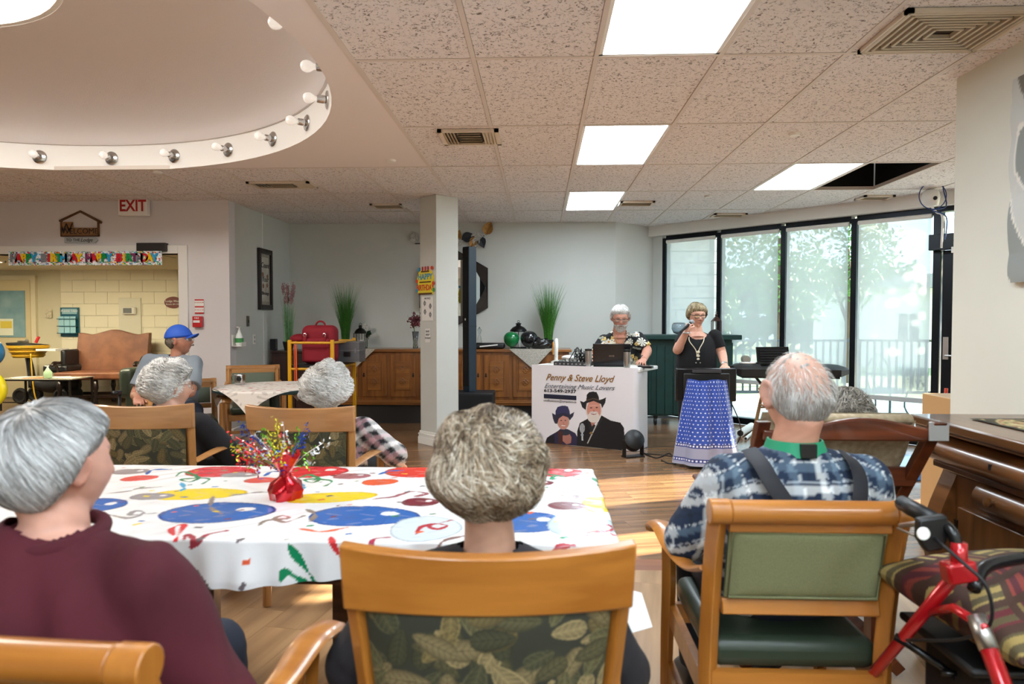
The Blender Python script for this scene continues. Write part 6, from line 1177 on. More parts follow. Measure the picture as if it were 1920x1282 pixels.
g = thing('yellow_balloon_ring', 'curved glossy yellow foil balloon at the left edge of the frame', 'balloon', T(atY(-22, 728, 6.0).x, 6.0, atY(0, 730, 6.0).z)); obj('skin', MB().torus((0, 0, 0), .135, .035, axis='Y', n=32, m=12), mat('balloon_yellow', 'f0dc1a', .2, coat=.6), g, smooth=True); obj('ribbon', MB().tube([(0, 0, -.16), (.02, 0, -.4), (0, 0, -.71)], .002, n=5), M_white, g)
g = thing('blue_balloon', 'round blue balloon cut by the left frame edge above the yellow one', 'balloon', T(atY(-26, 661, 6.0).x, 6.0, atY(0, 661, 6.0).z)); obj('skin', MB().ball((0, 0, 0), .14, u=28, v=18), mat('balloon_blue', '1c8ac4', .2, coat=.6), g, smooth=True); obj('ribbon', MB().tube([(0, 0, -.13), (.03, .1, -.5), (.02, .15, -1.04)], .002, n=5), M_white, g)
# ================================================================ PEOPLE
def smoothstep(a, b, x): t = np.clip((x-a)/(b-a), 0, 1); return t*t*(3-2*t)
def skull(d, hs=1., jaw=.28, fem=0.):
    x, y, z = d[:, 0], d[:, 1], d[:, 2]; f = np.clip((-z-.05)/.95, 0, 1)
    px = .075*x*(1-jaw*f**1.2); py = np.where(y > 0, .094, .100)*y; py = np.where(y < 0, py*(1-.5*f), py*(1-.10*f)); pz = np.where(z > 0, .108, .118)*z
    fr = smoothstep(.0, .5, y)
    ax = np.abs(px); g = lambda v, c, w: np.exp(-((v-c)/w)**2)
    py = py+fr*(.024*g(px, 0, .011+.004*(pz < -.01))*np.clip((.028-pz)/.05, 0, 1)*smoothstep(-.036, -.026, pz) - .013*g(ax, .031, .014)*g(pz, .012, .011) + .005*g(pz, .034, .009)*g(px, 0, .05) + .006*g(ax, .042, .018)*g(pz, -.025, .02)
        + .007*g(px, 0, .024)*g(pz, -.056, .011) - .005*g(px, 0, .024)*g(pz, -.0565, .0025) + .012*g(px, 0, .022)*g(pz, -.096, .016) - .004*g(px, 0, .03)*g(pz, -.074, .006))
    return np.stack([px, py, pz], 1)*hs
def sph(nu, nv):
    u, v = np.meshgrid(np.linspace(0, 2*np.pi, nu, endpoint=False), np.linspace(.02, np.pi-.02, nv)); return np.stack([np.sin(v)*np.cos(u), np.sin(v)*np.sin(u), np.cos(v)], -1).reshape(-1, 3)
def add_grid(mb, P, nu, nv, M):
    vs = [mb.bm.verts.new(M @ Vector(p)) for p in P.tolist()]
    for j in range(nv-1):
        for i in range(nu): mb.bm.faces.new((vs[j*nu+i], vs[(j+1)*nu+i], vs[(j+1)*nu+(i+1) % nu], vs[j*nu+(i+1) % nu]))
    mb.bm.faces.new(vs[:nu][::-1]); mb.bm.faces.new(vs[-nu:])
def add_head(mb, M, hs=1., jaw=.28, ears=1.):
    nu, nv = 84, 66; add_grid(mb, skull(sph(nu, nv), hs, jaw), nu, nv, M)
    for s in (-1, 1):
        A = M @ T(s*.079*hs, -.006*hs, .002*hs) @ Rz(-s*22) @ Rx(-8) @ Matrix.Diagonal((hs*ears, hs*ears, hs*ears, 1))
        mb.ball((0, 0, 0), (.007, .017, .028), M=A, u=14, v=10); mb.torus((s*.006, -.002, .003), .021, .0052, M=A @ Matrix.Diagonal((1, .78, 1.25, 1)), axis='X', n=22, m=7); mb.ball((s*.003, .004, -.026), (.005, .008, .009), M=A, u=10, v=8)
def hand(mb, w, d, n, s=1., curl=(20, 25, 20), side=1, spread=6, thumb=35, tc=20):
    # w wrist, d pointing to the knuckles, n palm normal (side the fingers close to); side=+1 thumb on +d x n
    d = Vector(d).normalized(); n = Vector(n); n = (n-d*n.dot(d)).normalized(); a = d.cross(n)*side; w = Vector(w)
    rings = []
    for t, hw, th in ((-.012, .026, .019), (.012, .030, .017), (.04, .039, .016), (.07, .042, .014), (.088, .038, .010)):
        rings.append([w+d*t*s+a*(hw*s*math.cos(q))+n*(th*s*math.sin(q)) for q in [2*math.pi*k/14 for k in range(14)]])
    mb.loft(rings)
    for k, (off, L) in enumerate(((.030, .068), (.010, .077), (-.010, .072), (-.029, .056))):
        p = w+d*(.080-.004*abs(k-1))*s+a*off*s; ang = math.radians(0); dd = (d+a*math.tan(math.radians((1.5-k)*spread))).normalized(); pts = [p-dd*.02*s, p]; rr = [.0095*s, .0092*s]
        for j, f in enumerate((.45, .31, .24)): ang += math.radians(curl[j]+k*3); p = p+(dd*math.cos(ang)+n*math.sin(ang))*L*f*s; pts.append(p); rr.append((.0085, .0078, .0064)[j]*s)
        mb.tube(pts, rr, n=8, smooth=2)
    tb = w+d*.022*s+a*.026*s; td = (d*math.cos(math.radians(thumb))+a*math.sin(math.radians(thumb))).normalized(); q1 = tb+td*.035*s+n*.006*s; t2 = (td+n*math.tan(math.radians(tc))-a*.25).normalized(); q2 = q1+t2*.028*s; q3 = q2+(t2+n*.25-a*.2).normalized()*.022*s
    mb.tube([tb-td*.01*s, tb, q1, q2, q3], [.014*s, .014*s, .0105*s, .0095*s, .0075*s], n=8, smooth=2)
def torso(mb, secs, yaw=0., n=28, inflate=0.):
    # secs: (x,y,z,rx,ry) world centre and half sizes
    cy, sy = math.cos(yaw), math.sin(yaw); C_ = [Vector(s_[:3]) for s_ in secs]; P, _ = spline(C_, [0]*len(C_), 4); R1 = spline([Vector((s_[3], s_[4], 0)) for s_ in secs], [0]*len(secs), 4)[0]; rings = []
    for p, r in zip(P, R1):
        ring = []
        for k in range(n):
            q = 2*math.pi*k/n; c, s = math.cos(q), math.sin(q); e = .85; x = math.copysign(abs(c)**e, c)*(r.x+inflate); y = math.copysign(abs(s)**e, s)*(r.y+inflate); ring.append(p+Vector((x*cy-y*sy, x*sy+y*cy, 0)))
        rings.append(ring)
    mb.loft(rings)
def solid(name, mb, vox, m, parent, it=3, fn=None, cf=None, label=None, keep=None):
    me = mb.mesh(name); t = bpy.data.objects.new('t', me); COL.objects.link(t); r = t.modifiers.new('r', 'REMESH'); r.mode = 'VOXEL'; r.voxel_size = vox; r.use_smooth_shade = True
    if it: s = t.modifiers.new('s', 'SMOOTH'); s.iterations = it; s.factor = .5
    dg = bpy.context.evaluated_depsgraph_get(); dg.update(); m2 = bpy.data.meshes.new_from_object(t.evaluated_get(dg)); bpy.data.objects.remove(t); m2.name = name
    co = vco(m2).astype(np.float64)
    if fn is not None:
        nr = np.empty(len(co)*3, dtype=np.float32); m2.vertex_normals.foreach_get('vector', nr); co = fn(co, nr.reshape(-1, 3)); m2.vertices.foreach_set('co', co.astype(np.float32).ravel())
    if cf is not None: paint(m2, cf(co))
    if keep is not None:
        b = bmesh.new(); b.from_mesh(m2); K_ = keep(co); b.verts.ensure_lookup_table(); bmesh.ops.delete(b, geom=[v for v in b.verts if not K_[v.index]], context='VERTS'); b.to_mesh(m2); b.free()
    m2.transform(parent.matrix_basis.inverted()); m2.update(); o = obj(name, m2, m, parent, smooth=True, label=label); return o
def folds(amp, fs, seed=0, stretch=(1, 1, .45)):
    rs = np.random.RandomState(seed); K = rs.normal(size=(7, 3))*np.array(fs)*np.array(stretch); ph = rs.rand(7)*6.28
    def f(co, nr):
        w = np.zeros(len(co))
        for k in range(7): w += np.sin(co @ K[k]+ph[k]+1.3*np.sin(co @ K[(k+3) % 7]*.6))
        return co+nr*(amp*(np.abs(w/3)**.8*np.sign(w)))[:, None]
    return f
def skincol(Mh, tone, lips='a8605a', blush=.12, hs=1., eyes=True, brow='6b5a4c', mottle=.06, scalp=None):
    Mi = np.array(Mh.inverted()); base = np.array(lin(tone)); red = np.array(lin('b0564a'))
    def f(co):
        p = (co @ Mi[:3, :3].T+Mi[:3, 3])/hs; C = np.ones((len(co), 3))*base
        nz = np.sin(co[:, 0]*130+2*np.sin(co[:, 2]*90))*np.sin(co[:, 1]*110+co[:, 2]*140); C *= (1+mottle*nz)[:, None]
        face = (p[:, 1] > .03)
        g = lambda a, c, w: np.exp(-((a-c)/w)**2); ax = np.abs(p[:, 0])
        b = blush*(g(ax, .04, .018)*g(p[:, 2], -.028, .02)+g(ax, 0, .012)*g(p[:, 2], -.02, .015))*face+blush*1.2*(ax > .074)*(np.abs(p[:, 2]) < .045)*(np.abs(p[:, 1]) < .04)
        C = C*(1-b[:, None])+red*b[:, None]
        L = (g(ax, 0, .022)*g(p[:, 2], -.057, .0065)*face)[:, None]; C = C*(1-.75*L)+np.array(lin(lips))*.75*L
        if eyes:
            e = (face*(np.abs(ax-.031) < .0135)*g(p[:, 2], .006, .0026))[:, None]; C = C*(1-.8*e)+np.array(lin('2b1a14'))*.8*e
            e = (face*g(ax, .031, .014)*g(p[:, 2], .012, .009))[:, None]; C = C*(1-.25*e)
            e = (face*(np.abs(ax-.031) < .018)*g(p[:, 2], .032+.0*ax, .0035))[:, None]; C = C*(1-.6*e)+np.array(lin(brow))*.6*e
        w = (face*g(ax, .026, .004)*g(p[:, 2], -.045, .018))[:, None]; C = C*(1-.15*w)
        if scalp is not None:
            r = np.linalg.norm(p, axis=1)+1e-9; d = p/r[:, None]; hm = hairmask(d, .0)*(r < .135); C = C*(1-(scalp[1]*hm)[:, None])+np.array(lin(scalp[0]))*(scalp[1]*hm)[:, None]
        return C
    return f
M_skin = colmat('skin', .5, bump=.15, bscale=250, sss=.08)
TY_ = np.array([-1, -.6, -.2, 0, .15, .35, .6, 1]); 
def hairmask(d, sh=0., soft=.16, thr=(-.66, -.60, -.28, -.06, .12, .42, .56, .60)):
    t = np.interp(d[:, 1], TY_, np.array(thr))+sh*(d[:, 1] < .3); return smoothstep(t-soft, t+soft, d[:, 2])
def hairmat(name, c):
    if name in MATS: return MATS[name]
    m = mat(name, c, .45, bump=0); n = m.node_tree.nodes; l = m.node_tree.links; a = n.new('ShaderNodeAttribute'); a.attribute_name = 'print'; l.new(a.outputs['Color'], n['Principled BSDF'].inputs['Base Color']); n['Principled BSDF'].inputs['Specular IOR Level'].default_value = .35
    return m
def hair(parent, Mh, hs, thick, n, cols, width=.0012, L=.06, curl=.0, cfreq=2., lump=.05, seed=0, sh=0., thr=None, crown=(.1, -.55, .83), wild=.25, capk=.75, lift=.12, steps=7, topf=1., swirl=.6, alt=0, cut=None):
    rs = np.random.RandomState(seed); kw = dict(sh=sh) if thr is None else dict(sh=sh, thr=thr)
    fr = rs.normal(size=(6, 3))*5.; ph = rs.rand(6)*6.28
    def lumpf(d): return sum(np.sin(d @ fr[k]*1.0+ph[k]) for k in range(6))/3.
    def rad(d, k=1.):
        m = hairmask(d, **kw); s = skull(d, 1.); th = np.array(thick); up = np.clip(d[:, 2], 0, 1); bk = np.clip(-d[:, 1], 0, 1); sd = np.abs(d[:, 0])
        t = (th[0]*up**1.0*topf+th[1]*bk*(1-up*.5)+th[2]*sd*(1-up*.5))*(.22+.78*smoothstep(-.78, -.05, d[:, 2])); return s, m, t*(1+lump*6*lumpf(d)*.5)
    def pos(d, h):
        s, m, t = rad(d); nn = d; return s*(1-.10*(1-m)[:, None])+nn*((t*h)*m)[:, None]
    nu, nv = 72, 54; d0 = sph(nu, nv); P = pos(d0, capk); jit = .004*lumpf(d0*3.3); P = P+d0*jit[:, None]
    mb = MB(); add_grid(mb, P*hs, nu, nv, Mh); me = mb.mesh('hair_base'); c0 = np.array(lin(cols[0])); co = vco(me); paint(me, np.ones((len(co), 3))*c0*.8)
    me.transform(parent.matrix_basis.inverted()); o = obj('hair_base', me, hairmat('hair', cols[0]), parent, smooth=True)
    d = rs.normal(size=(n*4, 3)); d /= np.linalg.norm(d, axis=1)[:, None]; d = d[hairmask(d, **kw) > .45]
    if cut is not None: d = d[cut(d)]
    d = d[:n]; n = len(d)
    C = np.array(crown)/np.linalg.norm(crown); Ls = L*rs.uniform(.6, 1.15, n); K2 = rs.normal(size=(6, 3))*4; p2 = rs.rand(6)*6.28
    cl = np.stack([np.sin(d @ K2[0]*1.6+p2[0]+2*np.sin(d @ K2[3]+p2[3])), np.sin(d @ K2[1]*1.6+p2[1]), np.sin(d @ K2[2]*1.6+p2[2])], 1); loose = rs.normal(size=(n, 3))*.35
    h0 = capk*rs.uniform(.55, 1.05, n); ph_ = 5*np.sin(d @ K2[4]*1.5)+rs.rand(n)*1.2; pts = []; dd = d.copy(); rr = .1
    hl = rs.uniform(.0, 1., n)
    for j in range(steps+1):
        t = j/steps; h = h0+(1.04-h0)*np.sin(t*2.4)*.9+lift*hl*t; p = pos(dd, h)
        if curl:
            nn = dd; tg = np.cross(nn, C); tg /= np.linalg.norm(tg, axis=1)[:, None]+1e-6; a = ph_+t*cfreq*6.28; p = p+(tg*np.cos(a)[:, None]+nn*(np.sin(a)*.8+.2)[:, None])*curl*min(1, t*3)
        pts.append(p)
        fl = dd-C*(dd @ C)[:, None]; fl = dd*0+(fl/(np.linalg.norm(fl, axis=1)[:, None]+.15)); fl = fl*1.0; fl = np.where((fl*0+1) > 0, -(C-dd*(dd @ C)[:, None]), fl); fl /= np.linalg.norm(fl, axis=1)[:, None]+.1
        v = fl+wild*(cl+loose)+swirl*np.cross(dd, fl)*.5; v = v-dd*np.sum(v*dd, 1)[:, None]; v /= np.linalg.norm(v, axis=1)[:, None]+1e-6
        dd = dd+v*(Ls/steps/rr)[:, None]; dd /= np.linalg.norm(dd, axis=1)[:, None]
    P = np.stack(pts, 1)*hs                      # n, steps+1, 3
    tan = np.gradient(P, axis=1); nrm = P/np.linalg.norm(P, axis=2, keepdims=True)+rs.normal(size=(n, 1, 3))*.35; sd = np.cross(tan, nrm); sd /= np.linalg.norm(sd, axis=2, keepdims=True)+1e-9
    wd = width*rs.uniform(.6, 1.3, (n, 1, 1))*(1-.85*np.linspace(0, 1, steps+1)**2.)[None, :, None]
    V = np.stack([P-sd*wd, P+sd*wd], 2).reshape(-1, 3); Mw = np.array(parent.matrix_basis.inverted() @ Mh); V = V @ Mw[:3, :3].T+Mw[:3, 3]
    b = (np.arange(n)*(steps+1)*2)[:, None]+np.arange(steps)[None, :]*2; F = np.stack([b, b+1, b+3, b+2], -1).reshape(-1, 4)
    me = bpy.data.meshes.new('hair'); me.vertices.add(len(V)); me.vertices.foreach_set('co', V.astype(np.float32).ravel()); me.loops.add(F.size); me.loops.foreach_set('vertex_index', F.ravel().astype(np.int32)); me.polygons.add(len(F)); me.polygons.foreach_set('loop_start', np.arange(0, F.size, 4, dtype=np.int32)); me.update(calc_edges=True)
    cc = np.array([lin(c) for c in cols]); mixv = np.clip(.5+.3*lumpf(d*1.7)+rs.normal(size=n)*.22, 0, .999)*len(cols); ci = np.clip(mixv.astype(int), 0, len(cols)-1); cs = cc[ci]*rs.uniform(.8, 1.15, (n, 1)); paint(me, np.repeat(np.clip(cs, 0, 1), (steps+1)*2, axis=0))
    obj('hair', me, hairmat('hair', cols[0]), parent, smooth=True)
def glasses(parent, Mh, hs, m, r=.021, zz=.010, sy=.098, square=False, w=.0016):
    mb = MB()
    for s in (-1, 1):
        if square: mb.tube([(s*.031-.022, sy, zz-.014), (s*.031+.022, sy, zz-.014), (s*.031+.024, sy-.002, zz+.013), (s*.031-.024, sy, zz+.013)], w, n=6, closed=True)
        else: mb.torus((s*.031, sy, zz), r, w, axis='Y', n=26, m=6)
        mb.tube([(s*.055, sy-.004, zz+.008), (s*.078, sy-.03, zz+.010), (s*.083, .0, zz+.010), (s*.083, -.02, zz-.004)], w, n=6, smooth=3)
    mb.tube([(-.010, sy, zz+.004), (0, sy+.004, zz+.007), (.010, sy, zz+.004)], w, n=6, smooth=2)
    me = mb.mesh('glasses'); me.transform(parent.matrix_basis.inverted() @ Mh @ Matrix.Scale(hs, 4)); g_ = obj('glasses', me, m, parent, smooth=40)
    mb = MB()
    for s in (-1, 1): mb.lathe([(r*.98, 0), (r*.98, .0008)], n=20, M=T(s*.031, sy, zz) @ Rx(90) @ Matrix.Diagonal((1.05, .7 if square else 1, 1, 1)))
    me = mb.mesh('lenses'); me.transform(parent.matrix_basis.inverted() @ Mh @ Matrix.Scale(hs, 4)); obj('lenses', me, M_glass, g_)
def eyes(parent, Mh, hs, iris='4a3a2c'):
    for s in (-1, 1):
        me = MB().ball((s*.031, .0735, .0095), .0125, u=20, v=14).mesh('eye'); co = vco(me); d = co-np.array([s*.031, .0735, .0095]); d /= np.linalg.norm(d, axis=1)[:, None]; C = np.ones((len(co), 3))*np.array(lin('d8d0c8')); C[d[:, 1] > .86] = lin(iris); C[d[:, 1] > .96] = lin('0a0808'); paint(me, C)
        me.transform(parent.matrix_basis.inverted() @ Mh @ Matrix.Scale(hs, 4)); obj('eye', me, colmat('eye_print', .15), parent, smooth=True)
def V3(*a): return Vector(a)
def HM(x, y, z, yaw, pitch=0, roll=0): return T(x, y, z) @ Rz(yaw) @ Rx(pitch) @ Ry(roll)
def tintfn(c, c2, sc, seed=0):
    a, b = np.array(lin(c)), np.array(lin(c2))
    def f(co): n_ = .5+.5*np.sin(co[:, 0]*sc+2*np.sin(co[:, 2]*sc*.7+seed))*np.sin(co[:, 1]*sc+co[:, 2]*sc*.6); return a*(1-n_[:, None])+b*n_[:, None]
    return f
M_cloth = colmat('clothing_fabric', .9, bump=.35, bscale=500)
M_navy = mat('navy_trousers', '1c2434', .85, bump=.3, bscale=400); M_dark = mat('dark_trousers', '17171a', .85, bump=.3, bscale=400); M_shoe = mat('shoe_black', '121214', .5)
def legs(parent, hip, knee, ank, m, r=(.095, .072, .05), shoe=True, yaw=0., vox=.014):
    mb = MB()
    for s in range(2):
        h, k, a = hip[s], knee[s], ank[s]; mb.tube([h, (h+k)*.5, k, (k+a)*.5, a], [r[0], r[0]*.93, r[1], r[1]*.85, r[2]], n=14, smooth=3); mb.ball(k, r[1]*1.02)
    mb.ball((hip[0]+hip[1])*.5, (.17, .13, .12))
    solid('trousers', mb, vox, m, parent, 4, folds(.004, (20, 20, 20), 3))
    if shoe:
        for s in range(2): a = ank[s]; q = Rz(math.degrees(yaw)); me = MB().loft([[T(a.x, a.y, 0) @ q @ V3(x*w_, y, z) for x, z in ((-1, .012), (-.95, h_*.6), (-.5, h_), (.5, h_), (.95, h_*.6), (1, .012))] for y, w_, h_ in ((-.07, .03, .07), (-.03, .038, .085), (.05, .042, .075), (.13, .045, .05), (.18, .035, .035), (.195, .02, .025))]).mesh('shoe'); me.transform(parent.matrix_basis.inverted()); obj('shoe', me, M_shoe, parent, smooth=True)
def seated(label, X, Y, Mh, hs, neckb, sh, shw, hipz, secs, el, wr, tone, top, legm, yaw=0., vox=.008, sleeves=(.058, .052, .04), knee_y=.42, cf=None, fold=(.004, (22, 22, 22)), handn=None, scalp=None, eyes_=True, jaw=.28, collar=.062, longsleeve=True, cutz=None, blush=.12, it=4, keep_arm=None, ears=1., lips='a8605a'):
    g = thing('person', label, 'person', T(X, Y, 0)); mb = MB(); add_head(mb, Mh, hs, jaw, ears); hc = Mh @ V3(0, -.022*hs, -.045*hs)
    nb = Vector(neckb); mb.tube([hc, hc*.5+nb*.5, nb, nb-V3(0, 0, .05)], [.055*hs, .052*hs, .056*hs, .060*hs], n=18, smooth=3)
    S = [Vector(s) for s in sh]; torso(mb, [(a, b, c, max(rx-.026, .02), max(ry-.026, .02)) for a, b, c, rx, ry in secs], yaw)
    for k in range(2):
        e, w_ = Vector(el[k]), Vector(wr[k]); mb.tube([S[k], (S[k]+e)*.5, e, (e+w_)*.5, w_], [.045, .042, .038, .034, .026], n=12, smooth=3)
        d = (w_-e).normalized() if handn is None or handn[k][0] is None else Vector(handn[k][0]); nn = V3(0, 0, -1) if handn is None else Vector(handn[k][1]); hd = handn[k][2] if handn is not None and len(handn[k]) > 2 else {}
        hand(mb, w_, d, nn, hs*.98, side=(1 if k == 0 else -1), **hd)
    solid('body', mb, vox, M_skin, g, 1, None, skincol(Mh, tone, hs=hs, scalp=scalp, eyes=eyes_, blush=blush, lips=lips))
    mb = MB(); torso(mb, secs, yaw)
    for k in range(2):
        e, w_ = Vector(el[k]), Vector(wr[k]); r0, r1, r2 = sleeves
        if longsleeve: mb.tube([S[k]*1.0, (S[k]+e)*.5, e, (e+w_)*.5, w_-(w_-e).normalized()*.01], [r0, r0*.97, r1, (r1+r2)*.5, r2], n=14, smooth=3); mb.ball(e, r1*1.02)
        else: q = S[k]*.22+e*.78; mb.tube([S[k], (S[k]+q)*.5, q], [r0, r0, r1], n=14, smooth=3)
        mb.ball(S[k], r0*1.0); mb.tube([nb-V3(0, 0, .045), (nb-V3(0, 0, .05))*.5+S[k]*.5+V3(0, 0, .004), S[k]], [.06, .055, r0*.95], n=12)
    ff = folds(*fold)
    solid('top', mb, vox+.001, M_cloth, g, it, ff, cf or tintfn(top[0], top[1], 9), keep=(lambda co: (np.hypot(co[:, 0]-nb.x, co[:, 1]-nb.y) > collar) | (co[:, 2] < nb.z-.03)))
    hp = Vector((secs[0][0], secs[0][1], hipz)); c, s = math.cos(yaw), math.sin(yaw); f = V3(-s, c, 0); r_ = V3(c, s, 0)
    hip = [hp-r_*.10, hp+r_*.10]; kn = [hp-r_*.13+f*knee_y+V3(0, 0, .0), hp+r_*.13+f*knee_y]; an = [V3(k_.x, k_.y, .09)+f*.03 for k_ in kn]
    legs(g, hip, kn, an, legm, yaw=yaw); return g
def plaidf(c):      # c: function(co)->(u,v), list of stripes
    pass
def weave(u, v, base, stripes, per):
    C = np.ones((len(u), 3))*np.array(lin(base)); A = np.zeros((len(u), 3)); B = np.zeros((len(u), 3)); A[:] = lin(base); B[:] = lin(base)
    for lo, hi, col in stripes:
        m = ((u/per) % 1 >= lo) & ((u/per) % 1 < hi); A[m] = lin(col); m = ((v/per) % 1 >= lo) & ((v/per) % 1 < hi); B[m] = lin(col)
    return A*.5+B*.5
GRY = ('8f8b86', 'b9b6b2', 'd2d0cd', 'e8e7e5')
# --- curly haired woman in the centre foreground (seen from behind)
Mh = HM(-.112, 1.44, .998, 6, -4); hs = .96
g = seated('woman with short wavy grey-blond hair seen from behind in the centre foreground', -.1, 1.44, Mh, hs, (-.105, 1.43, .868), [(-.28, 1.43, .765), (.07, 1.43, .765)], 0, .53,
    [(-.1, 1.40, .47, .19, .13), (-.1, 1.40, .60, .18, .12), (-.1, 1.41, .70, .185, .115), (-.105, 1.42, .77, .15, .085), (-.105, 1.43, .825, .08, .065), (-.105, 1.43, .862, .06, .055)],
    [(-.385, 1.42, .60), (.165, 1.42, .60)], [(-.30, 1.64, .66), (.10, 1.64, .66)], 'c99c84', ('1a181b', '241f24'), M_dark, vox=.007, sleeves=(.066, .062, .045), ears=1.0, knee_y=.38)
hair(g, Mh, hs, (.034, .042, .038), 15000, ('43352a', '72604b', '98846b', 'b8a58d', 'dacfbe'), width=.0011, L=.062, curl=.009, cfreq=.8, lump=.11, seed=3, wild=1.1, thr=(-.84, -.74, -.30, -.02, .16, .42, .58, .62), crown=(.15, -.35, .93), capk=.72, lift=.10, swirl=1.2)
# --- woman in maroon, left foreground
hx_ = atY(108, 860, 1.27).x; Mh = HM(hx_, 1.27, 1.045, -24, -3); hs = 1.0
ff = lambda co: np.array(lin('4a0e1c'))*(1+.10*np.sin(co[:, 2]*30+co[:, 0]*22))[:, None]
g = seated('woman in a maroon sweater with straight silver hair at the left edge, from behind', hx_, 1.2, Mh, hs, (hx_+.01, 1.245, .955), [(hx_-.20, 1.20, .86), (hx_+.215, 1.20, .845)], 0, .53,
    [(hx_, 1.18, .47, .24, .17), (hx_, 1.17, .60, .25, .17), (hx_, 1.18, .72, .24, .15), (hx_, 1.19, .83, .22, .12), (hx_, 1.21, .90, .14, .09), (hx_+.01, 1.235, .95, .070, .068)],
    [(hx_-.30, 1.17, .60), (hx_+.32, 1.22, .60)], [(hx_-.12, 1.42, .62), (hx_+.12, 1.44, .62)], 'cf9a86', ('3c0f1e', '4a1526'), M_navy, vox=.007, sleeves=(.080, .084, .052), cf=ff, fold=(.013, (22, 22, 14)), collar=.072, blush=.2, it=14, knee_y=.44)
me = MB().tube([V3(hx_+.01+.080*math.cos(a), 1.243+.083*math.sin(a), .928+.010*math.sin(a)) for a in [math.pi*2*k/36 for k in range(36)]], .014, n=10, closed=True).mesh('neckband'); me.transform(g.matrix_basis.inverted()); obj('neckband', me, mat('maroon_rib', '4a0e1c', .9, bump=.4, bscale=300), g, smooth=True)
hair(g, Mh, hs, (.022, .030, .026), 13000, ('8a8885', 'a8a7a6', 'bfbfbf', 'd2d2d2', 'e2e2e2'), width=.0010, L=.085, lump=.02, seed=5, wild=.16, thr=(-.70, -.62, -.10, .22, .32, .42, .55, .60), crown=(.0, -.45, .90), capk=.8, lift=.18, swirl=.35)
me = MB().tube([Mh @ V3(.072*math.cos(a), -.015+.075*math.sin(a), -.148-.012*math.sin(a)) for a in [math.pi*2*k/24 for k in range(24)]], .0016, n=6, closed=True).mesh('necklace'); me.transform(g.matrix_basis.inverted()); obj('necklace', me, mat('chain_gold', 'a98a58', .3, .9), g)
# --- man in plaid with suspenders, right foreground
Mh = HM(.705, 1.93, 1.118, 8, -2); hs = 1.09
def plaid(co):
    x, z = co[:, 0]-.7, co[:, 2]; arm = smoothstep(.12, .30, np.abs(x)); u = x+.45*(co[:, 1]-1.92); v = z+.45*np.clip(np.abs(x)-.14, 0, 1)
    return weave(u+.02, v, '14253e', [(.0, .16, 'e6e8e6'), (.20, .24, 'c2cad0'), (.42, .58, '5f7486'), (.60, .63, 'dfe3e4'), (.80, .86, '0c1626')], .125)
g = seated('balding man in blue and white plaid shirt and dark suspenders, right foreground', .7, 1.86, Mh, hs, (.70, 1.93, .985), [(.515, 1.92, .885), (.885, 1.92, .885)], 0, .54,
    [(.68, 2.02, .50, .17, .11), (.68, 2.0, .60, .18, .11), (.69, 1.93, .74, .205, .13), (.695, 1.915, .86, .205, .115), (.70, 1.92, .93, .14, .09), (.70, 1.925, .975, .080, .075)],
    [(.425, 1.98, .70), (.955, 1.98, .70)], [(.56, 2.20, .63), (.82, 2.20, .63)], 'd49c84', ('14253e', '14253e'), M_navy, vox=.007, sleeves=(.074, .066, .045), cf=plaid, fold=(.004, (24, 24, 18)), collar=.062, scalp=('b3aca6', .28), blush=.22, ears=1.12)
fz = lambda d: (np.random.RandomState(1).rand(len(d)) < np.clip(.03+.75*np.clip(.50-d[:, 2], 0, 1)*(d[:, 1] < .4)+.45*np.clip(np.abs(d[:, 0])-.45, 0, 1), 0, 1))
hair(g, Mh, hs, (.003, .006, .006), 6500, ('a8a19a', 'bdb8b2', 'cfccc8', 'dedcd9'), width=.0007, L=.032, lump=.01, seed=6, wild=.3, thr=(-.62, -.56, -.22, .08, .22, .42, .55, .60), crown=(.0, -.30, .95), capk=-.5, lift=1.2, cut=fz, steps=4)
def strap_(pts, w, m, name, up, flat=.12):
    me = MB().tube(pts, w, n=8, flat=flat, up=up, smooth=5).mesh(name); me.transform(g.matrix_basis.inverted()); return obj(name, me, m, g, smooth=40)
M_sus = mat('suspender_navy', '15161e', .7)
strap_([(.575, 1.93, .968), (.582, 1.84, .945), (.60, 1.795, .90), (.665, 1.772, .80), (.72, 1.77, .72), (.76, 1.79, .64)], .022, M_sus, 'suspender', (0, 1, 0)); strap_([(.835, 1.93, .962), (.828, 1.84, .94), (.82, 1.795, .89), (.795, 1.772, .80), (.775, 1.77, .72), (.76, 1.79, .64)], .022, M_sus, 'suspender', (0, 1, 0))
me = MB().loft([[(.70+r_*math.cos(a), 1.928+r_*1.0*math.sin(a), z) for r_, z in ((.074+.012, .960), (.072, .998), (.068, .998), (.08, .960))] for a in [math.radians(150+240*k/24) for k in range(25)]]).mesh('lanyard'); me.transform(g.matrix_basis.inverted()); obj('collar_band', me, mat('band_green', '0f8a62', .6), g, smooth=40)
me = MB().box(.685, .725, 1.836, 1.850, .962, .998).mesh('clip'); me.transform(g.matrix_basis.inverted()); obj('band_clip', me, M_black, g)
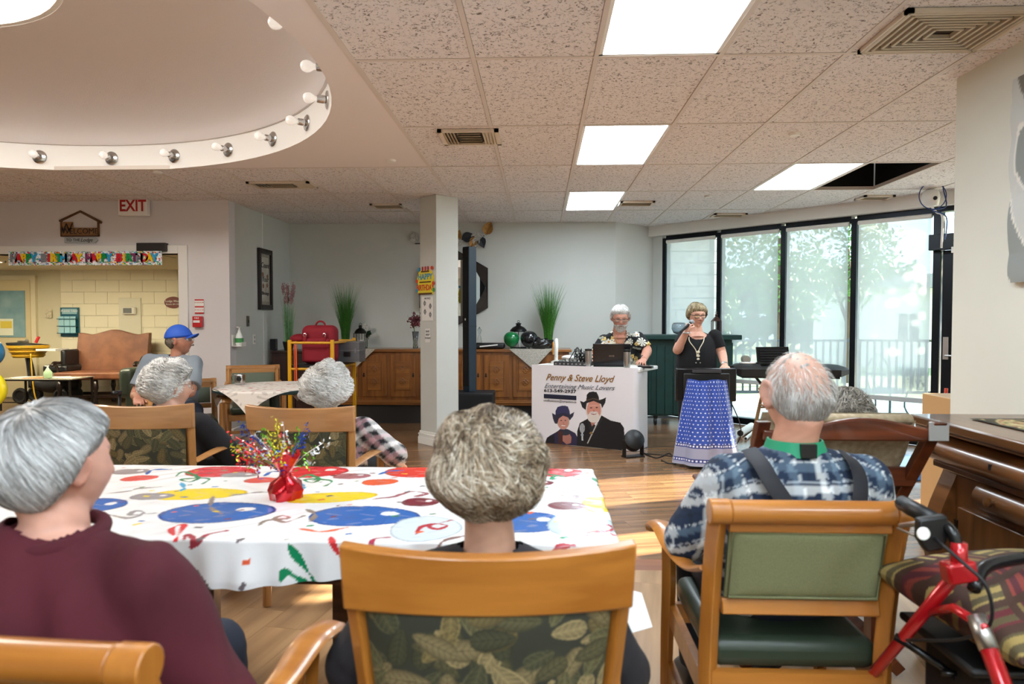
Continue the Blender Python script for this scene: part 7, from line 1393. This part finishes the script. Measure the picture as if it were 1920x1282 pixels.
# --- woman with glasses across the table
hx_ = atY(318, 730, 3.5).x; Mh = HM(hx_+.01, 3.50, .975, -50, -2); hs = .98
g = seated('woman with fluffy white hair, glasses and black jacket across the balloon table', hx_, 3.46, Mh, hs, (hx_+.01, 3.46, .865), [(hx_-.17, 3.47, .79), (hx_+.20, 3.42, .79)], 0, .53,
    [(hx_, 3.44, .47, .2, .15), (hx_, 3.44, .6, .21, .15), (hx_, 3.44, .72, .2, .13), (hx_, 3.44, .79, .17, .1), (hx_, 3.45, .84, .09, .07), (hx_, 3.46, .86, .066, .06)],
    [(hx_-.28, 3.5, .58), (hx_+.33, 3.52, .60)], [(hx_-.15, 3.72, .62), (hx_+.24, 3.76, .62)], 'd0a18c', ('15151a', '1f1e22'), M_dark, vox=.01, sleeves=(.07, .065, .045), knee_y=.4, yaw=-.15, blush=.2)
hair(g, Mh, hs, (.038, .042, .032), 9000, ('b5b1ab', 'dcdad6', 'eceae7', 'f8f7f5'), width=.0015, L=.05, curl=.012, cfreq=1.1, lump=.10, seed=7, wild=.8, thr=(-.74, -.66, -.30, .10, .28, .42, .56, .6), crown=(0, -.2, .97), capk=.75)
glasses(g, Mh, hs, mat('frame_rose', '9a7468', .3, .5)); eyes(g, Mh, hs)
# --- curly white haired woman in plaid
hx_ = atY(614, 730, 3.42).x; Mh = HM(hx_, 3.42, .965, 2, -8); hs = .97
pl2 = lambda co: weave(co[:, 0]*.8+co[:, 2]*.6, co[:, 2]*.8-co[:, 0]*.6+co[:, 1]*.3, '8d8c8e', [(.0, .22, '141418'), (.25, .47, 'e6e3e2'), (.5, .72, '1b1b22'), (.75, .97, 'b98f95')], .10)
g = seated('curly white-haired woman in a black, white and pink checked shirt, from behind', hx_, 3.42, Mh, hs, (hx_, 3.40, .83), [(hx_-.16, 3.38, .775), (hx_+.19, 3.38, .78)], 0, .53,
    [(hx_, 3.40, .47, .19, .15), (hx_, 3.40, .6, .2, .14), (hx_, 3.38, .7, .19, .13), (hx_, 3.38, .77, .16, .1), (hx_, 3.39, .81, .09, .07), (hx_, 3.40, .83, .066, .06)],
    [(hx_-.27, 3.45, .58), (hx_+.32, 3.50, .64)], [(hx_-.15, 3.70, .58), (hx_+.28, 3.74, .54)], 'd4a893', ('14253e', '14253e'), M_dark, vox=.01, sleeves=(.068, .064, .045), cf=pl2, knee_y=.4)
hair(g, Mh, hs, (.038, .040, .034), 9000, ('bcb8b1', 'dcd9d4', 'eceae6', 'f8f7f5'), width=.0015, L=.055, curl=.014, cfreq=1.6, lump=.10, seed=8, wild=.9, thr=(-.72, -.62, -.30, -.10, .12, .42, .58, .62), crown=(0, -.1, .99), capk=.75)
# --- person in the glider
hx_ = atY(1584, 770, 2.98).x; Mh = HM(hx_, 2.98, .905, 5, 0); hs = .98
g = seated('person with short wavy dark grey hair, top of the head showing over the glider', hx_-.06, 2.96, Mh, hs, (hx_-.03, 2.97, .775), [(hx_-.21, 2.96, .70), (hx_+.1, 2.96, .70)], 0, .53,
    [(hx_-.06, 2.96, .46, .17, .12), (hx_-.06, 2.96, .56, .18, .12), (hx_-.05, 2.96, .66, .17, .11), (hx_-.04, 2.96, .71, .15, .09), (hx_-.03, 2.96, .75, .08, .06), (hx_-.03, 2.97, .77, .06, .055)],
    [(hx_-.27, 2.98, .55), (hx_+.15, 2.98, .55)], [(hx_-.2, 3.2, .58), (hx_+.1, 3.2, .58)], 'c99c84', ('3a4450', '2c3540'), M_dark, vox=.014, sleeves=(.06, .055, .042), knee_y=.36)
hair(g, Mh, hs, (.026, .03, .028), 6000, ('4f4a44', '7a7369', '9c958a', 'b5aea2'), width=.0014, L=.05, curl=.005, cfreq=.8, lump=.06, seed=9, wild=.8, thr=(-.72, -.62, -.30, -.10, .12, .42, .58, .62))
# --- man in the blue cap
hx_ = atY(337, 640, 5.7).x; Mh = HM(hx_, 5.70, 1.145, -84, 6); hs = 1.0
bx = hx_-.04
g = seated('thin man in blue cap and grey polo shirt seated by the round table', bx, 5.72, Mh, hs, (bx+.02, 5.70, 1.03), [(bx-.22, 5.70, .975), (bx+.20, 5.62, .965)], 0, .56,
    [(bx-.05, 5.78, .50, .17, .13), (bx-.04, 5.77, .62, .17, .13), (bx-.02, 5.74, .76, .185, .13), (bx, 5.71, .93, .20, .11), (bx+.01, 5.70, 1.0, .12, .08), (bx+.02, 5.70, 1.025, .068, .064)],
    [(bx-.29, 5.60, .71), (bx+.27, 5.42, .74)], [(bx-.14, 5.38, .70), (bx+.20, 5.28, .80)], 'a8745e', ('6d7680', '79838c'), M_navy, vox=.008, sleeves=(.072, .075, .045), longsleeve=False, yaw=math.radians(-150), knee_y=.42, blush=.2, jaw=.34, fold=(.003, (24, 24, 20)))
eyes(g, Mh, hs); glasses(g, Mh, hs, mat('frame_steel', '8a8a8c', .3, .8)); mC = mat('cap_blue', '1d4fb0', .7, bump=.3, bscale=300)
d0 = sph(60, 44); P = skull(d0, 1.); P = P*1.0+d0*np.where(d0[:, 2] > .22, .016+.012*d0[:, 2], -.012)[:, None]; mb = MB(); add_grid(mb, P, 60, 44, Matrix.Identity(4)); me = mb.mesh('cap'); me.transform(g.matrix_basis.inverted() @ Mh @ T(0, -.004, .008)); cp = obj('cap', me, mC, g, smooth=True)
me = MB().loft([[(x, .075+.085*math.sqrt(max(0, 1-(x/.074)**2))*t, .040+.012*t*(1-(x/.09)**2)-.025*(x/.074)**2-.004*q_) for t, q_ in ((0, 0), (.5, 0), (1, 0), (1, 1), (.5, 1), (0, 1))] for x in [.0735*(k/10-1) for k in range(21)]]).mesh('brim'); me.transform(g.matrix_basis.inverted() @ Mh); obj('brim', me, mC, cp, smooth=50)
hair(g, Mh, hs, (.004, .012, .008), 1800, ('5a5148', '776c60', '8d8478'), width=.0014, L=.04, seed=10, thr=(-.62, -.5, -.2, .1, .28, .42, .56, .6), cut=lambda d: d[:, 2] < .35)
me = MB().tube([(-.022, .099, -.046), (0, .107, -.040), (.022, .099, -.046)], [.003, .006, .003], n=8, smooth=3).mesh('moustache'); me.transform(g.matrix_basis.inverted() @ Mh); obj('moustache', me, mat('moustache_grey', '4f463e', .8), g, smooth=True)
hp_ = V3(bx+.20, 5.26, .775)
w_ = thing('walking_frame', 'dark walker with red loop levers in front of the man in the blue cap', 'walker', T(hp_.x, hp_.y, 0))
obj('grip', MB().tube([(0, .06, .76), (.02, -.06, .765)], .018, n=12), M_black, w_, smooth=True); obj('post', MB().tube([(0, .05, .76), (.02, .04, .6), (.02, .02, .08)], .013), M_black, w_, smooth=True); obj('grip', MB().tube([(-.42, .02, .76), (-.40, -.10, .765)], .018, n=12), M_black, w_, smooth=True); obj('post', MB().tube([(-.42, .02, .76), (-.42, .0, .6), (-.42, -.02, .08)], .013), M_black, w_, smooth=True)
obj('cross_bar', MB().tube([(.02, .03, .45), (-.42, .0, .45)], .01), M_black, w_, smooth=True); obj('brake_loop', MB().tube([(.02, -.04, .74), (.06, -.05, .70), (.03, -.02, .66), (.0, .03, .70)], .006, smooth=4), M_red, w_, smooth=True)
for x in (.02, -.42): obj('wheel', MB().torus((x, 0, .08), .062, .018, axis='X', n=22, m=8), M_black, w_, smooth=True)
# --- performer, woman with microphone
wx = atY(1306, 620, 7.02).x; Mh = HM(wx, 7.00, 1.372, 186, -10); hs = 1.03; wz = lambda y: 1.324-(y-600)*7.0/1300
def wy(px, py, Y): return tuple(atY(px, py, Y))
elR, haR = V3(*wy(1270, 656, 6.93)), V3(*wy(1287, 622, 6.80)); shR = V3(*wy(1284, 630, 7.02)); shL = V3(*wy(1341, 631, 7.02)); elL = V3(*wy(1354, 664, 6.98)); haL = V3(*wy(1359, 686, 6.66)); 
g = thing('person', 'woman in a black top with short grey-blond hair and glasses singing into a microphone', 'person', T(wx, 7.02, 0)); mb = MB(); add_head(mb, Mh, hs, .24, .9)
nb = V3(wx, 7.03, 1.21); hc = Mh @ V3(0, -.02, -.045); mb.tube([hc, nb*.5+hc*.5, nb, nb-V3(0, 0, .05)], [.055, .055, .065, .10], n=18, smooth=3); WS = [(wx, 7.05, .62, .20, .16), (wx, 7.04, .80, .205, .165), (wx, 7.03, .95, .20, .15), (wx, 7.03, 1.06, .195, .135), (wx, 7.03, 1.135, .185, .10), (wx, 7.03, 1.185, .11, .08), (wx, 7.03, 1.21, .07, .065)]
torso(mb, [(a, b, c, rx-.012, ry-.012) for a, b, c, rx, ry in WS]); mdir = (V3(*wy(1298, 603, 6.82))-V3(*wy(1279, 619, 6.79))).normalized()
for s_, e_, w2 in ((shR, elR, haR), (shL, elL, haL)): mb.tube([s_, (s_+e_)*.5, e_, (e_+w2)*.5, w2], [.058, .055, .046, .040, .027], n=14, smooth=3)
hand(mb, haR, (.25, -.1, 1), (.9, .55, 0), .92, curl=(55, 60, 45), side=-1, spread=1, thumb=25, tc=55); hand(mb, haL, (-.1, -1, -.15), (0, 0, -1), .92, curl=(18, 20, 15), side=-1, spread=8)
solid('body', mb, .005, M_skin, g, 1, None, skincol(Mh, 'd7a38c', hs=hs, blush=.22, lips='b06a62', brow='8a7258'))
mb = MB(); torso(mb, WS); 
for s_, e_ in ((shR, elR), (shL, elL)): q_ = s_*.35+e_*.65; mb.tube([s_, (s_+q_)*.5, q_], [.070, .068, .060], n=14, smooth=3); mb.ball(s_, .072)
nk = V3(wx, 6.96, 1.215)
solid('black_top', mb, .006, M_cloth, g, 3, folds(.005, (20, 20, 20), 2, (1, 1, .35)), tintfn('08080b', '0d0d12', 8), keep=lambda co: ((co[:, 0]-nk.x)/.098)**2+((co[:, 1]-nk.y)/.10)**2+((co[:, 2]-nk.z)/.085)**2 > 1)
legs(g, [V3(wx-.09, 7.05, .66), V3(wx+.09, 7.05, .66)], [V3(wx-.1, 7.03, .4), V3(wx+.1, 7.03, .4)], [V3(wx-.1, 7.06, .08), V3(wx+.1, 7.06, .08)], M_dark, yaw=math.pi)
hair(g, Mh, hs, (.022, .022, .022), 5200, ('6a5d48', '91815f', 'b3a27c', 'c9bb9c'), width=.0018, L=.075, lump=.02, seed=11, wild=.25, thr=(-.62, -.55, -.32, -.22, -.05, .32, .48, .52), crown=(-.3, -.1, .95), capk=.75)
glasses(g, Mh, hs, mat('frame_dark', '1c1414', .3), square=True, w=.0036, zz=.006)
me = MB().tube([V3(*wy(1292, 632, 6.95)), V3(*wy(1293, 640, 6.86)), V3(*wy(1304, 655, 6.845)), V3(*wy(1308, 668, 6.845)), V3(*wy(1311, 655, 6.845)), V3(*wy(1319, 640, 6.86)), V3(*wy(1320, 632, 6.95))], .0045, n=6, smooth=4).mesh('necklace'); me.transform(g.matrix_basis.inverted()); nk_ = obj('necklace', me, mat('necklace_ivory', 'd8cdb2', .4), g, smooth=True)
mb = MB()
for px, py, r_ in ((1309, 660, .018), (1309, 667, .018), (1309, 673, .014), (1305, 680, .006), (1313, 680, .006)): mb.ball(wy(px, py, 6.84), (r_, .006, r_*.8))
me = mb.mesh('pendant'); me.transform(g.matrix_basis.inverted()); obj('pendant', me, mat('necklace_ivory', 'd8cdb2', .4), nk_, smooth=True)
for c_, ax_ in ((haR-V3(0, 0, .012), (0, 0, 1)), (haL+V3(0, .02, .01), (0, 1, .3))):
    me = MB().tube([c_-Vector(ax_)*.006, c_+Vector(ax_)*.006], .036, n=20).mesh('bracelet'); me.transform(g.matrix_basis.inverted()); obj('bracelet', me, M_steel, g, smooth=True)
A, B = V3(*wy(1276, 622, 6.74)), V3(*wy(1297, 604, 6.80)); mi = thing('microphone', 'black handheld microphone with silver mesh head held at the singer\'s mouth', 'microphone', T(A)); D_ = B-A
obj('handle', MB().tube([(0, 0, 0), D_*.75, D_*.92], [.013, .016, .021], n=16), M_black, mi, smooth=40); obj('mesh_head', MB().ball(D_, .027, u=20, v=14), mat('mic_mesh', '9a9ca0', .4, .8, bump=1, bscale=900), mi, smooth=True); obj('collar_ring', MB().tube([D_*.74, D_*.80], .018, n=16), M_steel, mi)
# --- performer, bearded man at the laptop
mx_ = atY(1163, 600, 7.78).x; Mh = HM(mx_, 7.76, 1.345, 176, -15); hs = 1.16
my = lambda px, py, Y: V3(*atY(px, py, Y))
shR, elR, haR = my(1133, 640, 7.92), my(1116, 668, 7.85), my(1109, 676, 7.62); shL, elL, haL = my(1196, 636, 7.92), my(1213, 657, 7.82), my(1207, 674, 7.47)
g = thing('person', 'white-bearded man in glasses and a black floral shirt leaning over the laptop', 'person', T(mx_, 7.95, 0)); mb = MB(); add_head(mb, Mh, hs, .14, .9)
nb = V3(mx_+.0, 7.88, 1.175); hc = Mh @ V3(0, -.03, -.045); mb.tube([hc, nb*.5+hc*.5, nb, nb-V3(0, 0, .06)], [.07, .07, .08, .11], n=18, smooth=3)
WS = [(mx_, 8.08, .70, .23, .19), (mx_, 8.06, .84, .25, .20), (mx_, 8.01, .96, .255, .18), (mx_, 7.96, 1.05, .25, .155), (mx_, 7.92, 1.12, .23, .12), (mx_, 7.89, 1.17, .13, .09), (mx_, 7.88, 1.20, .085, .08)]
torso(mb, [(a, b, c, rx-.012, ry-.012) for a, b, c, rx, ry in WS])
for s_, e_, w2 in ((shR, elR, haR), (shL, elL, haL)): mb.tube([s_, (s_+e_)*.5, e_, (e_+w2)*.5, w2], [.065, .062, .056, .048, .034], n=14, smooth=3)
hand(mb, haR, (.25, -1, -.1), (0, 0, -1), 1.05, curl=(18, 25, 18), side=1, spread=5); hand(mb, haL, (-.35, -1, -.18), (0, 0, -1), 1.05, curl=(15, 22, 16), side=-1, spread=8)
solid('body', mb, .0055, M_skin, g, 1, None, skincol(Mh, 'cf937c', hs=hs, blush=.35, brow='b8aea4'))
fl = np.random.RandomState(12).uniform((mx_-.4, .75), (mx_+.4, 1.25), (150, 2)); fk = np.random.RandomState(13)
fs = [(x, z, fk.uniform(.022, .040), fk.randint(5), fk.rand()*6.28, fk.randint(5, 8)) for x, z in fl]
def floral(co):
    C = np.ones((len(co), 3))*np.array(lin('101014')); x = co[:, 0]+.25*(co[:, 1]-7.8); z = co[:, 2]
    for fx, fz_, r_, k, a, n_ in fs:
        dx, dz = x-fx, z-fz_; r = np.hypot(dx, dz); th = np.arctan2(dz, dx)+a; pet = r_*(.55+.45*np.abs(np.cos(th*n_/2)))
        if k == 0: m = (np.abs(np.sin(th*4)) > .55) & (r < r_*1.25); C[m] = lin('d9d6c8')
        elif k == 1: m = (np.abs(dx*math.cos(a)+dz*math.sin(a)) < r_*1.2) & (np.abs(-dx*math.sin(a)+dz*math.cos(a)) < r_*.28); C[m] = lin('8c8f84')
        else: m = r < pet; C[m] = lin(('e8dfc4', 'e2c67a', 'e9e4d6')[k-2]); C[r < r_*.3] = lin('c98a3a')
    return C
mb = MB(); torso(mb, WS)
for s_, e_ in ((shR, elR), (shL, elL)): q_ = s_*.15+e_*.85; mb.tube([s_, (s_+q_)*.5, q_], [.082, .084, .080], n=14, smooth=3); mb.ball(s_, .085)
nk = V3(mx_, 7.78, 1.14)
solid('floral_shirt', mb, .006, M_cloth, g, 3, folds(.005, (20, 20, 20), 4), floral, keep=lambda co: ((co[:, 0]-nk.x)/(.035+.045*np.clip((co[:, 2]-1.02)/.15, 0, 1)))**2+((co[:, 1]-nk.y)/.13)**2+((co[:, 2]-nk.z)/.13)**2 > 1)
legs(g, [V3(mx_-.1, 8.1, .74), V3(mx_+.1, 8.1, .74)], [V3(mx_-.11, 8.06, .45), V3(mx_+.11, 8.06, .45)], [V3(mx_-.11, 8.1, .08), V3(mx_+.11, 8.1, .08)], M_dark, yaw=math.pi)
hair(g, Mh, hs, (.026, .02, .022), 4500, ('bdb6ae', 'd6d1cb', 'e8e5e1', 'f4f2f0'), width=.0018, L=.06, lump=.03, seed=14, wild=.35, thr=(-.62, -.55, -.28, -.12, .10, .44, .56, .6), crown=(0, -.3, .95), capk=.75)
glasses(g, Mh, hs, mat('frame_dark', '1c1414', .3), square=True, w=.0030, zz=.004)
d0 = sph(64, 50); P = skull(d0, 1., .14); pxx, pzz = np.abs(P[:, 0]), P[:, 2]; bm_ = ((P[:, 1] > .02) & (pzz < -.044-.25*np.clip(pxx-.02, 0, 1))) & ~((pxx < .018) & (pzz > -.064) & (pzz < -.052)); P = P+d0*np.where(bm_, .012+.010*np.clip((-pzz-.07)*20, 0, 1)+.002*np.sin(P[:, 0]*400), -.014)[:, None]
mb = MB(); add_grid(mb, P, 64, 50, Mh @ Matrix.Scale(hs, 4)); me = mb.mesh('beard'); me.transform(g.matrix_basis.inverted()); obj('beard', me, mat('beard_white', 'cfc8c0', .8, c2='a89e94', vscale=90, bump=.6, bscale=200), g, smooth=True)
me = MB().tube([haL+V3(0, .03, .0), haL+V3(0, .055, .004)], .043, n=20).mesh('watch'); me.transform(g.matrix_basis.inverted()); obj('watch_strap', me, M_black, g, smooth=True)
me = MB().tube([nb+V3(-.06, -.06, .0), nb+V3(-.03, -.10, -.09), nb+V3(0, -.115, -.12), nb+V3(.03, -.10, -.09), nb+V3(.06, -.06, 0)], .003, n=6, smooth=4).mesh('chain'); me.transform(g.matrix_basis.inverted()); obj('neck_chain', me, mat('chain_gold', 'a98a58', .3, .9), g)
